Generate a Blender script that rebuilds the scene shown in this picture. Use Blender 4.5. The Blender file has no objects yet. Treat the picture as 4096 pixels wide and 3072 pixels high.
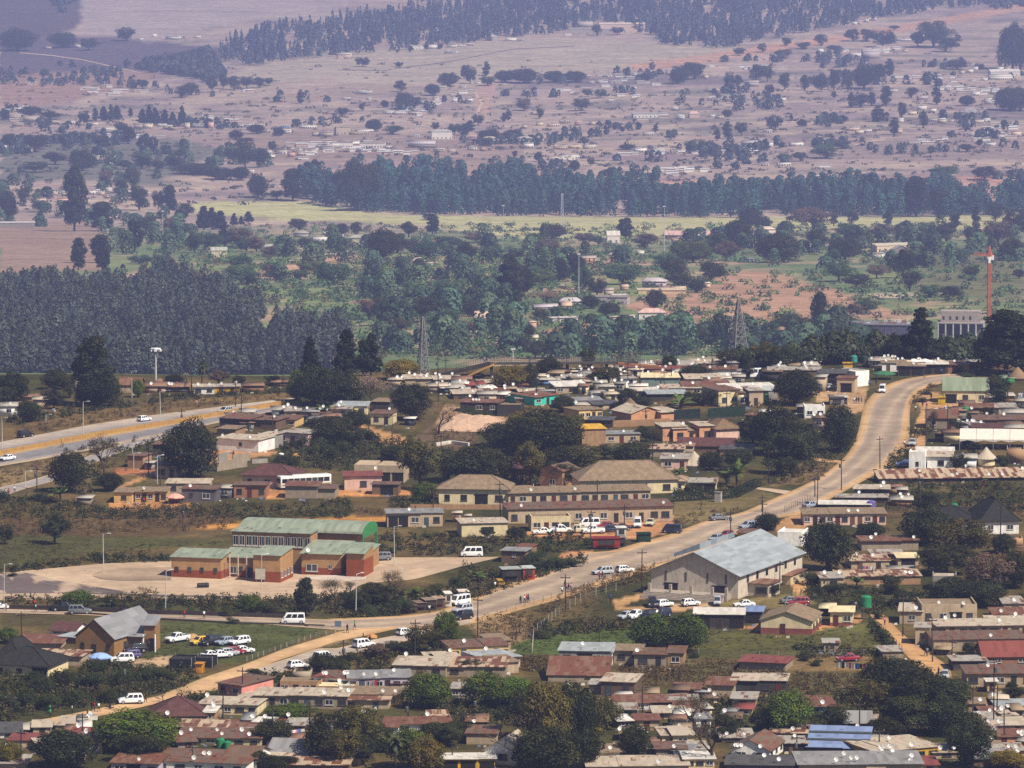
import bpy, bmesh, math, random
import numpy as np
from mathutils import Vector, Matrix, Euler
random.seed(7); RNG = np.random.default_rng(7)
R = math.radians
sc = bpy.context.scene
COL = sc.collection
# ------------------------------------------------------------------ camera
FP, CX, CY = 22756.0, 2048.0, 1536.0          # focal length and centre in photo pixels (4096 wide)
PITCH, CAMH = 0.1139, 165.0
CP, SP = math.cos(PITCH), math.sin(PITCH)
cd = bpy.data.cameras.new("camera"); cam = bpy.data.objects.new("camera", cd); COL.objects.link(cam)
cam.location = (0, 0, CAMH); cam.rotation_euler = (math.pi/2 - PITCH, 0, 0)
cd.sensor_width = 36; cd.lens = FP/4096*36; cd.clip_start = 1; cd.clip_end = 40000
sc.camera = cam

# ------------------------------------------------------------------ terrain height
def vhash(ix, iy, s):
    n = (ix.astype(np.int64)*374761393 + iy.astype(np.int64)*668265263 + s*974634777) & 0x7fffffff
    n = ((n ^ (n >> 13)) * 1274126177) & 0x7fffffff
    return ((n ^ (n >> 16)) & 0xffff)/65535.0
def vnoise(x, y, s=0):
    x = np.asarray(x, float); y = np.asarray(y, float)
    ix = np.floor(x); iy = np.floor(y); fx = x-ix; fy = y-iy
    fx = fx*fx*(3-2*fx); fy = fy*fy*(3-2*fy)
    a = vhash(ix, iy, s); b = vhash(ix+1, iy, s); c = vhash(ix, iy+1, s); d = vhash(ix+1, iy+1, s)
    return (a*(1-fx)+b*fx)*(1-fy) + (c*(1-fx)+d*fx)*fy
def fbm(x, y, s=0, o=4):
    v = 0; a = .5
    for k in range(o):
        v = v + a*vnoise(x, y, s+k); x = x*2.03+11; y = y*2.03+7; a *= .5
    return v/(1-.5**o)
KD = np.array([1500, 1600, 1750, 2000, 2300, 2700, 3100, 3800, 4600, 5200, 5700, 7000, 8200, 9500, 10500, 11600.])
KV = [None, None, None, None, 390, 340, 300, 260, 232, 215, 180, 110, 50, 0, -40, -100]
def rowdelta(v): return PITCH + math.atan((v-384)*4/FP)
KZ = np.array([0, -12, -45, -88] + [CAMH - KD[i]*math.tan(rowdelta(KV[i])) for i in range(4, 16)])
def smooth_interp(x, xs, ys):
    m = np.gradient(ys, xs); x = np.clip(x, xs[0], xs[-1])
    i = np.clip(np.searchsorted(xs, x, side='right')-1, 0, len(xs)-2)
    h = xs[i+1]-xs[i]; t = (x-xs[i])/h
    return ((2*t**3-3*t**2+1)*ys[i] + (t**3-2*t**2+t)*h*m[i] + (-2*t**3+3*t**2)*ys[i+1] + (t**3-t**2)*h*m[i+1])
def edge(x, y):
    a = np.asarray(x, float)/np.maximum(y, 1)*FP + CX
    return np.interp(a, [0, 1200, 2000, 2700, 3300, 4096], [1462, 1462, 1478, 1490, 1515, 1520])
def H(x, y):
    x = np.asarray(x, float); y = np.asarray(y, float)
    e = edge(x, y)
    near = .55*np.sin(x/31+1)*np.sin(y/57) + .35*np.sin(x/17+y/29)
    d = np.where(y < 2300, 1500 + np.clip((y-e)/(2300-e), 0, 1)*800, y)
    far = smooth_interp(d, KD, KZ)
    k = np.clip((y-2000)/1500, 0, 1); k2 = np.clip((y-5600)/2500, 0, 1)
    und = k*(7*(fbm(x/260, y/420, 3)-.5) + 2.0*(fbm(x/70, y/120, 9)-.5)) + k2*(16*(fbm(x/420, y/900, 5)-.5))
    tilt = k2*x*.012
    return np.where(y <= e, near, far + near*np.clip(1-(y-e)/120, 0, 1) + und + tilt)
def ray(px, py):
    a = (px-CX)/FP; b = (CY-py)/FP
    return np.array([a, CP + b*SP, -SP + b*CP])
def near_at(px, py):
    d = ray(px, py); y = CAMH/(-d[2])*d[1]
    for _ in range(5):
        x = d[0]/d[1]*y; emax = float(edge(x, y)) - 2
        y = min((CAMH - float(H(x, min(y, emax))))/(-d[2])*d[1], emax)
    x = d[0]/d[1]*y
    return Vector((x, y, float(H(x, y))))
FD = np.arange(1900, 11700, 5.0)
def proj(x, y, z):
    dep = y*CP - (z-CAMH)*SP; up = y*SP + (z-CAMH)*CP
    return CX + FP*x/dep, CY - FP*up/dep
TABX = np.arange(-112, 4240, 16.); TABY = np.arange(-280, 1521, 2.)
def far_table():
    T = np.zeros((len(TABX), len(TABY)))
    for i, px in enumerate(TABX):
        x = (px-CX)/FP*FD*1.0
        for _ in range(2):                        # the column's own lateral position depends a little on depth
            z = H(x, FD); dep = FD*CP - (z-CAMH)*SP; x = (px-CX)/FP*dep
        row = np.minimum.accumulate(proj(x, FD, z)[1])
        k = np.clip(np.searchsorted(-row, -TABY), 1, len(FD)-1)
        r0, r1 = row[k-1], row[k]; t = np.clip((r0-TABY)/np.maximum(r0-r1, 1e-6), 0, 1); T[i] = FD[k-1]+(FD[k]-FD[k-1])*t
    return T
FARTAB = far_table()
def far_at(px, py):
    u = min(max((px-TABX[0])/16, 0), len(TABX)-1.001); v = min(max((py-TABY[0])/2, 0), len(TABY)-1.001); i, j = int(u), int(v); u -= i; v -= j
    y = (FARTAB[i, j]*(1-u)+FARTAB[i+1, j]*u)*(1-v) + (FARTAB[i, j+1]*(1-u)+FARTAB[i+1, j+1]*u)*v
    d = ray(px, py); x = d[0]/d[1]*y
    return Vector((x, y, float(H(x, y))))
def at(px, py, far=None):
    if far is None: far = py < 1440
    return far_at(px, py) if far else near_at(px, py)
def ppm(p):                                     # photo pixels per metre at a point
    return FP/(p[1]*CP + (CAMH-p[2])*SP)
# ------------------------------------------------------------------ materials
def mat(name, build):
    m = bpy.data.materials.new(name); m.use_nodes = True; nt = m.node_tree; nt.nodes.clear()
    out = nt.nodes.new('ShaderNodeOutputMaterial'); build(nt, out); return m
class NT:
    def __init__(s, nt): s.nt = nt
    def n(s, t, **kw):
        x = s.nt.nodes.new(t)
        for k, v in kw.items():
            if k.startswith('i_'): x.inputs[int(k[2:])].default_value = v
            else: setattr(x, k, v)
        return x
    def l(s, a, b): s.nt.links.new(a, b)
    def noise(s, vec, scale, detail=3, rough=.55):
        x = s.n('ShaderNodeTexNoise'); x.inputs['Scale'].default_value = scale; x.inputs['Detail'].default_value = detail; x.inputs['Roughness'].default_value = rough
        if vec is not None: s.l(vec, x.inputs['Vector'])
        return x.outputs[0]
    def ramp(s, fac, a, b, ca=0., cb=1.):
        x = s.n('ShaderNodeMapRange'); s.l(fac, x.inputs[0]); x.inputs[1].default_value = a; x.inputs[2].default_value = b; x.inputs[3].default_value = ca; x.inputs[4].default_value = cb
        return x.outputs[0]
    def mul(s, col, fac):
        x = s.n('ShaderNodeVectorMath', operation='SCALE'); s.l(col, x.inputs[0]); s.l(fac, x.inputs['Scale']); return x.outputs[0]
    def mulc(s, a, b):
        x = s.n('ShaderNodeVectorMath', operation='MULTIPLY'); s.l(a, x.inputs[0]); s.l(b, x.inputs[1]); return x.outputs[0]
    def mix(s, fac, a, b):
        x = s.n('ShaderNodeMix', data_type='RGBA')
        if hasattr(fac, 'node'): s.l(fac, x.inputs[0])
        else: x.inputs[0].default_value = fac
        for q, i in ((a, 6), (b, 7)):
            if hasattr(q, 'node'): s.l(q, x.inputs[i])
            else: x.inputs[i].default_value = (*q, 1)
        return x.outputs[2]
    def math(s, op, a, b):
        x = s.n('ShaderNodeMath', operation=op)
        for q, i in ((a, 0), (b, 1)):
            if hasattr(q, 'node'): s.l(q, x.inputs[i])
            else: x.inputs[i].default_value = q
        return x.outputs[0]
    def bsdf(s, out, col, rough=.8, spec=.25, metal=0, coat=0):
        p = s.n('ShaderNodeBsdfPrincipled')
        if hasattr(col, 'node'): s.l(col, p.inputs['Base Color'])
        else: p.inputs['Base Color'].default_value = (*col, 1)
        p.inputs['Roughness'].default_value = rough; p.inputs['Specular IOR Level'].default_value = spec; p.inputs['Metallic'].default_value = metal; p.inputs['Coat Weight'].default_value = coat
        s.l(p.outputs[0], out.inputs['Surface']); return p
def m_plain(nt, out, rough=.75, spec=.25, metal=0, coat=0, amt=.25):
    b = NT(nt); oi = b.n('ShaderNodeObjectInfo'); tc = b.n('ShaderNodeTexCoord')
    f = b.ramp(b.noise(tc.outputs['Object'], 1.7, 4), .3, .7, 1-amt, 1+amt*.4)
    b.bsdf(out, b.mul(oi.outputs['Color'], f), rough, spec, metal, coat)
def m_wall(nt, out):
    b = NT(nt); oi = b.n('ShaderNodeObjectInfo'); tc = b.n('ShaderNodeTexCoord'); g = tc.outputs['Object']
    ad = b.n('ShaderNodeVectorMath', operation='ADD'); b.l(g, ad.inputs[0]); b.l(oi.outputs['Location'], ad.inputs[1])
    big = b.ramp(b.noise(ad.outputs[0], .7, 5, .6), .3, .7, .82, 1.15)
    mp = b.n('ShaderNodeMapping'); mp.inputs['Scale'].default_value = (3.5, 3.5, .5); b.l(ad.outputs[0], mp.inputs[0])
    streak = b.ramp(b.noise(mp.outputs[0], 1, 3), .45, .75, 1.0, .74)
    c = b.mul(b.mul(oi.outputs['Color'], big), streak)
    sep = b.n('ShaderNodeSeparateXYZ'); b.l(g, sep.inputs[0])
    hz = b.math('ADD', sep.outputs[2], b.math('MULTIPLY', b.noise(ad.outputs[0], 1.5, 2), .7))
    soil = b.ramp(hz, .3, .85, .38, 0.)      # splashed soil on the foot of the wall
    c = b.mix(soil, c, (.26, .14, .07))
    b.bsdf(out, c, .9, .1)
def m_roof(nt, out):                            # sheet metal laid in strips; the alpha of the object's colour says how rusty
    b = NT(nt); oi = b.n('ShaderNodeObjectInfo'); tc = b.n('ShaderNodeTexCoord'); g = tc.outputs['Object']
    sep = b.n('ShaderNodeSeparateXYZ'); b.l(g, sep.inputs[0])
    def cells(sx, sy, off):
        cx = b.math('FLOOR', b.math('MULTIPLY', b.math('ADD', sep.outputs[0], off), sx), 0); cy = b.math('FLOOR', b.math('MULTIPLY', b.math('ADD', sep.outputs[1], off), sy), 0)
        cb = b.n('ShaderNodeCombineXYZ'); b.l(cx, cb.inputs[0]); b.l(cy, cb.inputs[1]); b.l(oi.outputs['Random'], cb.inputs[2])
        w = b.n('ShaderNodeTexWhiteNoise', noise_dimensions='3D'); b.l(cb.outputs[0], w.inputs[0]); return w.outputs[0]
    w1 = cells(1.25, .33, 3.3)
    ad = b.n('ShaderNodeVectorMath', operation='ADD'); b.l(g, ad.inputs[0]); b.l(oi.outputs['Location'], ad.inputs[1])
    mp = b.n('ShaderNodeMapping'); mp.inputs['Scale'].default_value = (1.6, .35, 1); b.l(ad.outputs[0], mp.inputs[0])
    n1 = b.noise(mp.outputs[0], .8, 5, .65)
    f = b.math('ADD', b.math('MULTIPLY', w1, .55), b.math('MULTIPLY', n1, .75))
    thr = b.math('SUBTRACT', 1.12, oi.outputs['Alpha'])
    rust = b.ramp(b.math('SUBTRACT', f, thr), -.06, .12)
    base = b.mul(oi.outputs['Color'], b.ramp(w1, 0, 1, .8, 1.12))
    c = b.mix(rust, base, b.mix(n1, (.20, .075, .035), (.10, .045, .03)))
    wv = b.n('ShaderNodeTexWave', wave_type='BANDS', bands_direction='X'); wv.inputs['Scale'].default_value = 3.2; b.l(g, wv.inputs[0])
    bp = b.n('ShaderNodeBump'); bp.inputs['Strength'].default_value = .25; bp.inputs['Distance'].default_value = .04; b.l(wv.outputs[0 if 'Fac' not in wv.outputs else 'Fac'], bp.inputs['Height'])
    p = b.bsdf(out, c, .55, .3, .0); b.l(bp.outputs[0], p.inputs['Normal'])
def m_tile(nt, out):
    b = NT(nt); oi = b.n('ShaderNodeObjectInfo'); tc = b.n('ShaderNodeTexCoord'); g = tc.outputs['Object']
    br = b.n('ShaderNodeTexBrick'); br.inputs['Scale'].default_value = 2.2; br.inputs['Mortar Size'].default_value = .035
    br.inputs['Color1'].default_value = (.85, .85, .85, 1); br.inputs['Color2'].default_value = (1.1, 1.1, 1.1, 1); br.inputs['Mortar'].default_value = (.45, .45, .45, 1)
    b.l(g, br.inputs[0])
    c = b.mul(b.mulc(oi.outputs['Color'], br.outputs[0]), b.ramp(b.noise(g, .9, 4), .3, .7, .72, 1.15))
    b.bsdf(out, c, .85, .15)
def m_brick(nt, out):
    b = NT(nt); oi = b.n('ShaderNodeObjectInfo'); tc = b.n('ShaderNodeTexCoord'); g = tc.outputs['Object']
    sep = b.n('ShaderNodeSeparateXYZ'); b.l(g, sep.inputs[0]); cb = b.n('ShaderNodeCombineXYZ')
    b.l(b.math('ADD', sep.outputs[0], sep.outputs[1]), cb.inputs[0]); b.l(sep.outputs[2], cb.inputs[1])
    br = b.n('ShaderNodeTexBrick'); br.inputs['Scale'].default_value = 2.0; br.inputs['Mortar Size'].default_value = .02
    br.inputs['Color1'].default_value = (.9, .9, .9, 1); br.inputs['Color2'].default_value = (1.2, 1.15, 1.1, 1); br.inputs['Mortar'].default_value = (.9, .85, .8, 1)
    b.l(cb.outputs[0], br.inputs[0])
    c = b.mul(b.mulc(oi.outputs['Color'], br.outputs[0]), b.ramp(b.noise(g, .5, 4), .3, .7, .88, 1.12))
    b.bsdf(out, c, .9, .1)
def m_leaf(nt, out):
    b = NT(nt); oi = b.n('ShaderNodeObjectInfo'); at_ = b.n('ShaderNodeAttribute', attribute_name='tint')
    c = b.mulc(oi.outputs['Color'], at_.outputs['Color'])
    d = b.n('ShaderNodeBsdfDiffuse'); b.l(c, d.inputs[0])
    t = b.n('ShaderNodeBsdfTranslucent'); b.l(c, t.inputs[0])
    gl = b.n('ShaderNodeBsdfGlossy'); gl.inputs['Roughness'].default_value = .5; gl.inputs[0].default_value = (.5, .5, .45, 1)
    mx = b.n('ShaderNodeMixShader'); mx.inputs[0].default_value = .22; b.l(d.outputs[0], mx.inputs[1]); b.l(t.outputs[0], mx.inputs[2])
    m2 = b.n('ShaderNodeMixShader'); m2.inputs[0].default_value = .015; b.l(mx.outputs[0], m2.inputs[1]); b.l(gl.outputs[0], m2.inputs[2])
    b.l(m2.outputs[0], out.inputs['Surface'])
def m_ground(nt, out):
    b = NT(nt); at_ = b.n('ShaderNodeAttribute', attribute_name='cover'); ge = b.n('ShaderNodeNewGeometry'); g = ge.outputs['Position']
    n1 = b.ramp(b.noise(g, .9, 5, .7), .3, .7, .62, 1.35)
    n2 = b.ramp(b.noise(g, .11, 5, .6), .32, .68, .72, 1.25)
    mp = b.n('ShaderNodeMapping'); mp.inputs['Scale'].default_value = (.012, .03, .02); b.l(g, mp.inputs[0])
    n3 = b.ramp(b.noise(mp.outputs[0], 1, 6, .65), .35, .65, .8, 1.18)
    c = b.mul(b.mul(b.mul(at_.outputs['Color'], n1), n2), n3)
    b.bsdf(out, c, .95, .05)
def m_road(nt, out):                             # asphalt dusted with sand: the tint is the surface's own, the noise is wear
    b = NT(nt); at_ = b.n('ShaderNodeAttribute', attribute_name='cover'); ge = b.n('ShaderNodeNewGeometry'); g = ge.outputs['Position']
    n1 = b.ramp(b.noise(g, .35, 6, .7), .3, .7, .82, 1.15); n2 = b.ramp(b.noise(g, 2.5, 3, .7), .3, .7, .86, 1.14)
    n3 = b.ramp(b.noise(g, .06, 5, .7), .42, .58, .86, 1.08); b.bsdf(out, b.mul(b.mul(b.mul(at_.outputs['Color'], n1), n2), n3), .9, .1)
def m_glass(nt, out):
    b = NT(nt); oi = b.n('ShaderNodeObjectInfo')
    b.bsdf(out, b.mix(oi.outputs['Random'], (.012, .014, .018), (.05, .055, .065)), .12, .5)
M = dict(plain=mat('matte_paint', lambda n, o: m_plain(n, o)), paint=mat('car_paint', lambda n, o: m_plain(n, o, .35, .5, 0, .4, .06)),
         metal=mat('dull_metal', lambda n, o: m_plain(n, o, .5, .4, .25)), wall=mat('stained_plaster', m_wall), roof=mat('sheet_metal_roof', m_roof),
         tile=mat('roof_tiles', m_tile), brick=mat('brick', m_brick), leaf=mat('foliage', m_leaf), ground=mat('ground_cover', m_ground), road=mat('road_surface', m_road),
         glass=mat('dark_glass', m_glass), cloth=mat('cloth', lambda n, o: m_plain(n, o, .95, .05, 0, 0, .15)))
def m_fix(c, rough=.8):
    return lambda nt, out: NT(nt).bsdf(out, c, rough, .2)
M['tyre'] = mat('rubber', m_fix((.012, .012, .012))); M['skin'] = mat('dark_skin', m_fix((.07, .035, .02), .6)); M['trouser'] = mat('dark_cloth', m_fix((.02, .022, .035)))
M['frame'] = mat('window_frame', m_fix((.5, .48, .44))); M['frame_dark'] = mat('steel_window_frame', m_fix((.07, .06, .055)))

# ------------------------------------------------------------------ mesh building
class MB:
    def __init__(s): s.v = []; s.f = []; s.m = []
    def poly(s, pts, faces, mi=0):
        o = len(s.v); s.v += [tuple(p) for p in pts]; s.f += [tuple(o+i for i in f) for f in faces]; s.m += [mi]*len(faces)
    def box(s, x0, x1, y0, y1, z0, z1, mi=0):
        s.poly([(x0,y0,z0),(x1,y0,z0),(x1,y1,z0),(x0,y1,z0),(x0,y0,z1),(x1,y0,z1),(x1,y1,z1),(x0,y1,z1)],
               [(0,3,2,1),(4,5,6,7),(0,1,5,4),(1,2,6,5),(2,3,7,6),(3,0,4,7)], mi)
    def hexa(s, b4, t4, mi=0):
        s.poly(list(b4)+list(t4), [(0,3,2,1),(4,5,6,7),(0,1,5,4),(1,2,6,5),(2,3,7,6),(3,0,4,7)], mi)
    def prism(s, prof, x0, x1, mi=0, axis='x'):   # profile (a,z) swept along an axis; counter-clockwise seen from +axis
        n = len(prof)
        if axis == 'x': P = [(x0, a, z) for a, z in prof] + [(x1, a, z) for a, z in prof]
        else: P = [(-a, x0, z) for a, z in prof] + [(-a, x1, z) for a, z in prof]
        s.poly(P, [tuple(range(n-1, -1, -1)), tuple(range(n, 2*n))] + [(i, (i+1) % n, n+(i+1) % n, n+i) for i in range(n)], mi)
    def tube(s, p0, p1, r0, r1=None, n=6, mi=0, cap=True):
        r1 = r0 if r1 is None else r1; p0 = Vector(p0); p1 = Vector(p1); d = (p1-p0)
        if d.length < 1e-6: return
        q = d.to_track_quat('Z', 'Y'); P = []
        for p, r in ((p0, r0), (p1, r1)):
            for i in range(n):
                a = 2*math.pi*i/n; P.append(p + q @ Vector((r*math.cos(a), r*math.sin(a), 0)))
        F = [(i, (i+1) % n, n+(i+1) % n, n+i) for i in range(n)]
        if cap: F += [tuple(range(n-1, -1, -1)), tuple(range(n, 2*n))]
        s.poly(P, F, mi)
    def lathe(s, prof, n=14, mi=0, c=(0, 0, 0)):
        P = []; k = len(prof)
        for r, z in prof:
            for i in range(n):
                a = 2*math.pi*i/n; P.append((c[0]+r*math.cos(a), c[1]+r*math.sin(a), c[2]+z))
        s.poly(P, [(j*n+i, j*n+(i+1) % n, (j+1)*n+(i+1) % n, (j+1)*n+i) for j in range(k-1) for i in range(n)] + [tuple(range(n-1, -1, -1)), tuple((k-1)*n+i for i in range(n))], mi)
    def mesh(s, name, mats):
        me = bpy.data.meshes.new(name); me.from_pydata(s.v, [], s.f)
        for x in mats: me.materials.append(x)
        if any(s.m): me.polygons.foreach_set('material_index', s.m)
        me.update(); return me
def link(name, data, parent=None, M4=None, color=None, mat_=None):
    o = bpy.data.objects.new(name, data); COL.objects.link(o)
    if parent is not None: o.parent = parent
    if M4 is not None: o.matrix_local = M4
    if color is not None: o.color = color if len(color) == 4 else (*color, 1)
    return o
def part(mb, name, mat_, parent=None, color=(.5, .5, .5), M4=None):
    mats = [mat_] if not isinstance(mat_, (list, tuple)) else list(mat_)
    return link(name, mb.mesh(name, mats), parent, M4, color)
THINGS = []                                       # (object, description, category, group, px, py, fixed label)
def reg(o, desc, cat, group=None, px=0, py=0, label=None, plural=None):
    o['category'] = cat
    if group: o['group'] = group
    THINGS.append([o, desc, cat, px, py, label, plural])
    return o
def root(name, p, yaw=0, s=None):
    o = bpy.data.objects.new(name, None); COL.objects.link(o); o.location = p; o.rotation_euler = (0, 0, yaw); o.empty_display_size = .5
    if s is not None: o.scale = s
    return o
def struct(o): o['kind'] = 'structure'; return o
def T4(x=0, y=0, z=0, rz=0): return Matrix.Translation((x, y, z)) @ Matrix.Rotation(rz, 4, 'Z')
ORG = [0, 0, 1.58]
def org(x, y, s=1.58): ORG[:] = [x, y, s]
def PX(x, y): return ORG[0]+x/ORG[2], ORG[1]+y/ORG[2]

M_TINT = mat('distant_paint', lambda nt, out: (lambda b: b.bsdf(out, b.n('ShaderNodeAttribute', attribute_name='tint').outputs['Color'], .8, .15))(NT(nt)))
# ------------------------------------------------------------------ palettes
def hx(h, k=1.):
    c = [int(h[i:i+2], 16)/255 for i in (0, 2, 4)]
    return tuple(k*(x/12.92 if x <= .04045 else ((x+.055)/1.055)**2.4) for x in c)
WALL = dict(cream='d8c48e', tan='b39a78', pink='d9a896', salmon='d9786a', white='e6e2dc', grey='8d8983', slate='5f5a63', brick='9a6240', yellow='d6a845', orange='d58a4c', turquoise='3fb9a4',
            block='94836c', brown='6e5238', mauve='a79ab5', teal='5d7f78', mud='a5784a', blue='6f8fc0', red='8f3a2c', dark='3e3a36', green='2f6b4a', mustard='c79a2a', black='2a2826', maroon='6d4145', bluegrey='9fb0b4')
def dusty(c, k=.38):
    m = sum(c)/3; return tuple(x*(1-k)+m*q*k for x, q in zip(c, (1.16, 1.0, .82)))
WALL = {k: (hx(v, 1.05) if k in ('turquoise', 'white', 'blue', 'mustard') else dusty(hx(v, 1.05))) for k, v in WALL.items()}
ROOF = dict(rusty=('8a6a55', .62), tin=('aea69a', .32), pale=('c2b29d', .25), brown=('76604f', .42), maroon=('6a4844', 0), red=('85483e', .22), grey=('8f8d8b', .08), green=('88937a', .1), black=('34332f', 0),
            thatch=('8d7358', 0), bluegrey=('a3a8a8', .1), white=('ddd5ca', .06), blue=('7f8fb4', .06), darkgrey=('55524e', .05), stripe=('c9b093', .5), tan=('9c866d', .05))
ROOF = {k: (*hx(v[0], .85), v[1]) for k, v in ROOF.items()}
RNAME = dict(rusty='rusty', tin='patchy tin', pale='pale sheet', brown='brown', maroon='maroon tiled', red='red', grey='grey', green='green', black='black tiled', thatch='thatched', bluegrey='blue-grey', white='white',
             blue='blue', darkgrey='dark grey', stripe='rust-striped', tan='tan')
for _k in WALL: ROOF.setdefault(_k, (*WALL[_k], .05))
WNAME = dict(tan='tan', cream='cream', block='grey-brown', mud='mud-brown', dark='dark')

# shared little meshes
def win_mesh(dark):
    b = MB(); b.box(-.5, .5, -.03, .02, 0, 1, 0)
    for x0, x1, z0, z1 in ((-.5, -.44, 0, 1), (.44, .5, 0, 1), (-.44, .44, 0, .06), (-.44, .44, .94, 1), (-.03, .03, .06, .94)): b.box(x0, x1, -.075, -.032, z0, z1, 1)
    b.box(-.56, .56, -.12, .01, -.1, -.003, 1)
    return b.mesh('window', [M['glass'], M['frame_dark'] if dark else M['frame']])
WIN = [win_mesh(0), win_mesh(1)]
def door_mesh():
    b = MB(); b.box(-.44, .44, -.03, .02, 0, 1.96, 0)
    for x0, x1, z0, z1 in ((-.5, -.441, 0, 2.03), (.441, .5, 0, 2.03), (-.441, .441, 1.962, 2.03)): b.box(x0, x1, -.06, .02, z0, z1, 1)
    b.box(.3, .36, -.08, -.031, .95, 1.05, 1)
    return b.mesh('door', [M['plain'], M['frame_dark']])
DOOR = door_mesh()
def dish_meshes():
    b = MB(); n = 14; P = []; rings = [(.02, 0), (.2, .02), (.36, .075), (.47, .14)]
    for r, z in rings:
        for i in range(n): P.append((r*math.cos(2*math.pi*i/n), r*math.sin(2*math.pi*i/n), z))
    F = [(j*n+i, j*n+(i+1) % n, (j+1)*n+(i+1) % n, (j+1)*n+i) for j in range(3) for i in range(n)] + [tuple(range(n))]
    b.poly(P, F)
    m = b.mesh('satellite_dish', [M['plain']])
    c = MB(); c.tube((0, 0, -.75), (0, 0, .02), .03); c.tube((0, .33, -.12), (0, .05, .42), .018); c.box(-.05, .05, 0, .1, .38, .48)
    return m, c
DISH, _dc = dish_meshes(); DISHARM = _dc.mesh('mount', [M['metal']])
DROT = Euler((R(62), 0, R(-14)), 'XYZ').to_matrix().to_4x4()   # every dish looks the same way up the sky
def add_dish(parent, frame_yaw, loc, s=1.):
    m = T4(*loc) @ Matrix.Rotation(-frame_yaw, 4, 'Z') @ DROT @ Matrix.Scale(s, 4)
    d = link('satellite_dish', DISH, parent, m, hx(random.choice(['e8e6e2', 'dedbd6', 'cfccc6', 'efeeea'])))
    a = link('mount', DISHARM, d, Matrix.Translation((0, 0, 0)), (.3, .3, .3)); return d
def add_win(parent, x, z, w, h, M4, dark=None):
    d = random.random() < .6 if dark is None else dark
    return link('window', WIN[int(d)], parent, M4 @ T4(x, 0, z) @ Matrix.Diagonal((w, 1, h, 1)))
def add_door(parent, x, M4, col=None, w=.95, h=2.03):
    return link('door', DOOR, parent, M4 @ T4(x, 0, 0) @ Matrix.Diagonal((w, 1, h/2.03, 1)), col or random.choice([hx('3a2a20'), hx('5a2a22'), hx('2b2b2b'), hx('6b4a30'), hx('41505a')]))

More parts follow.
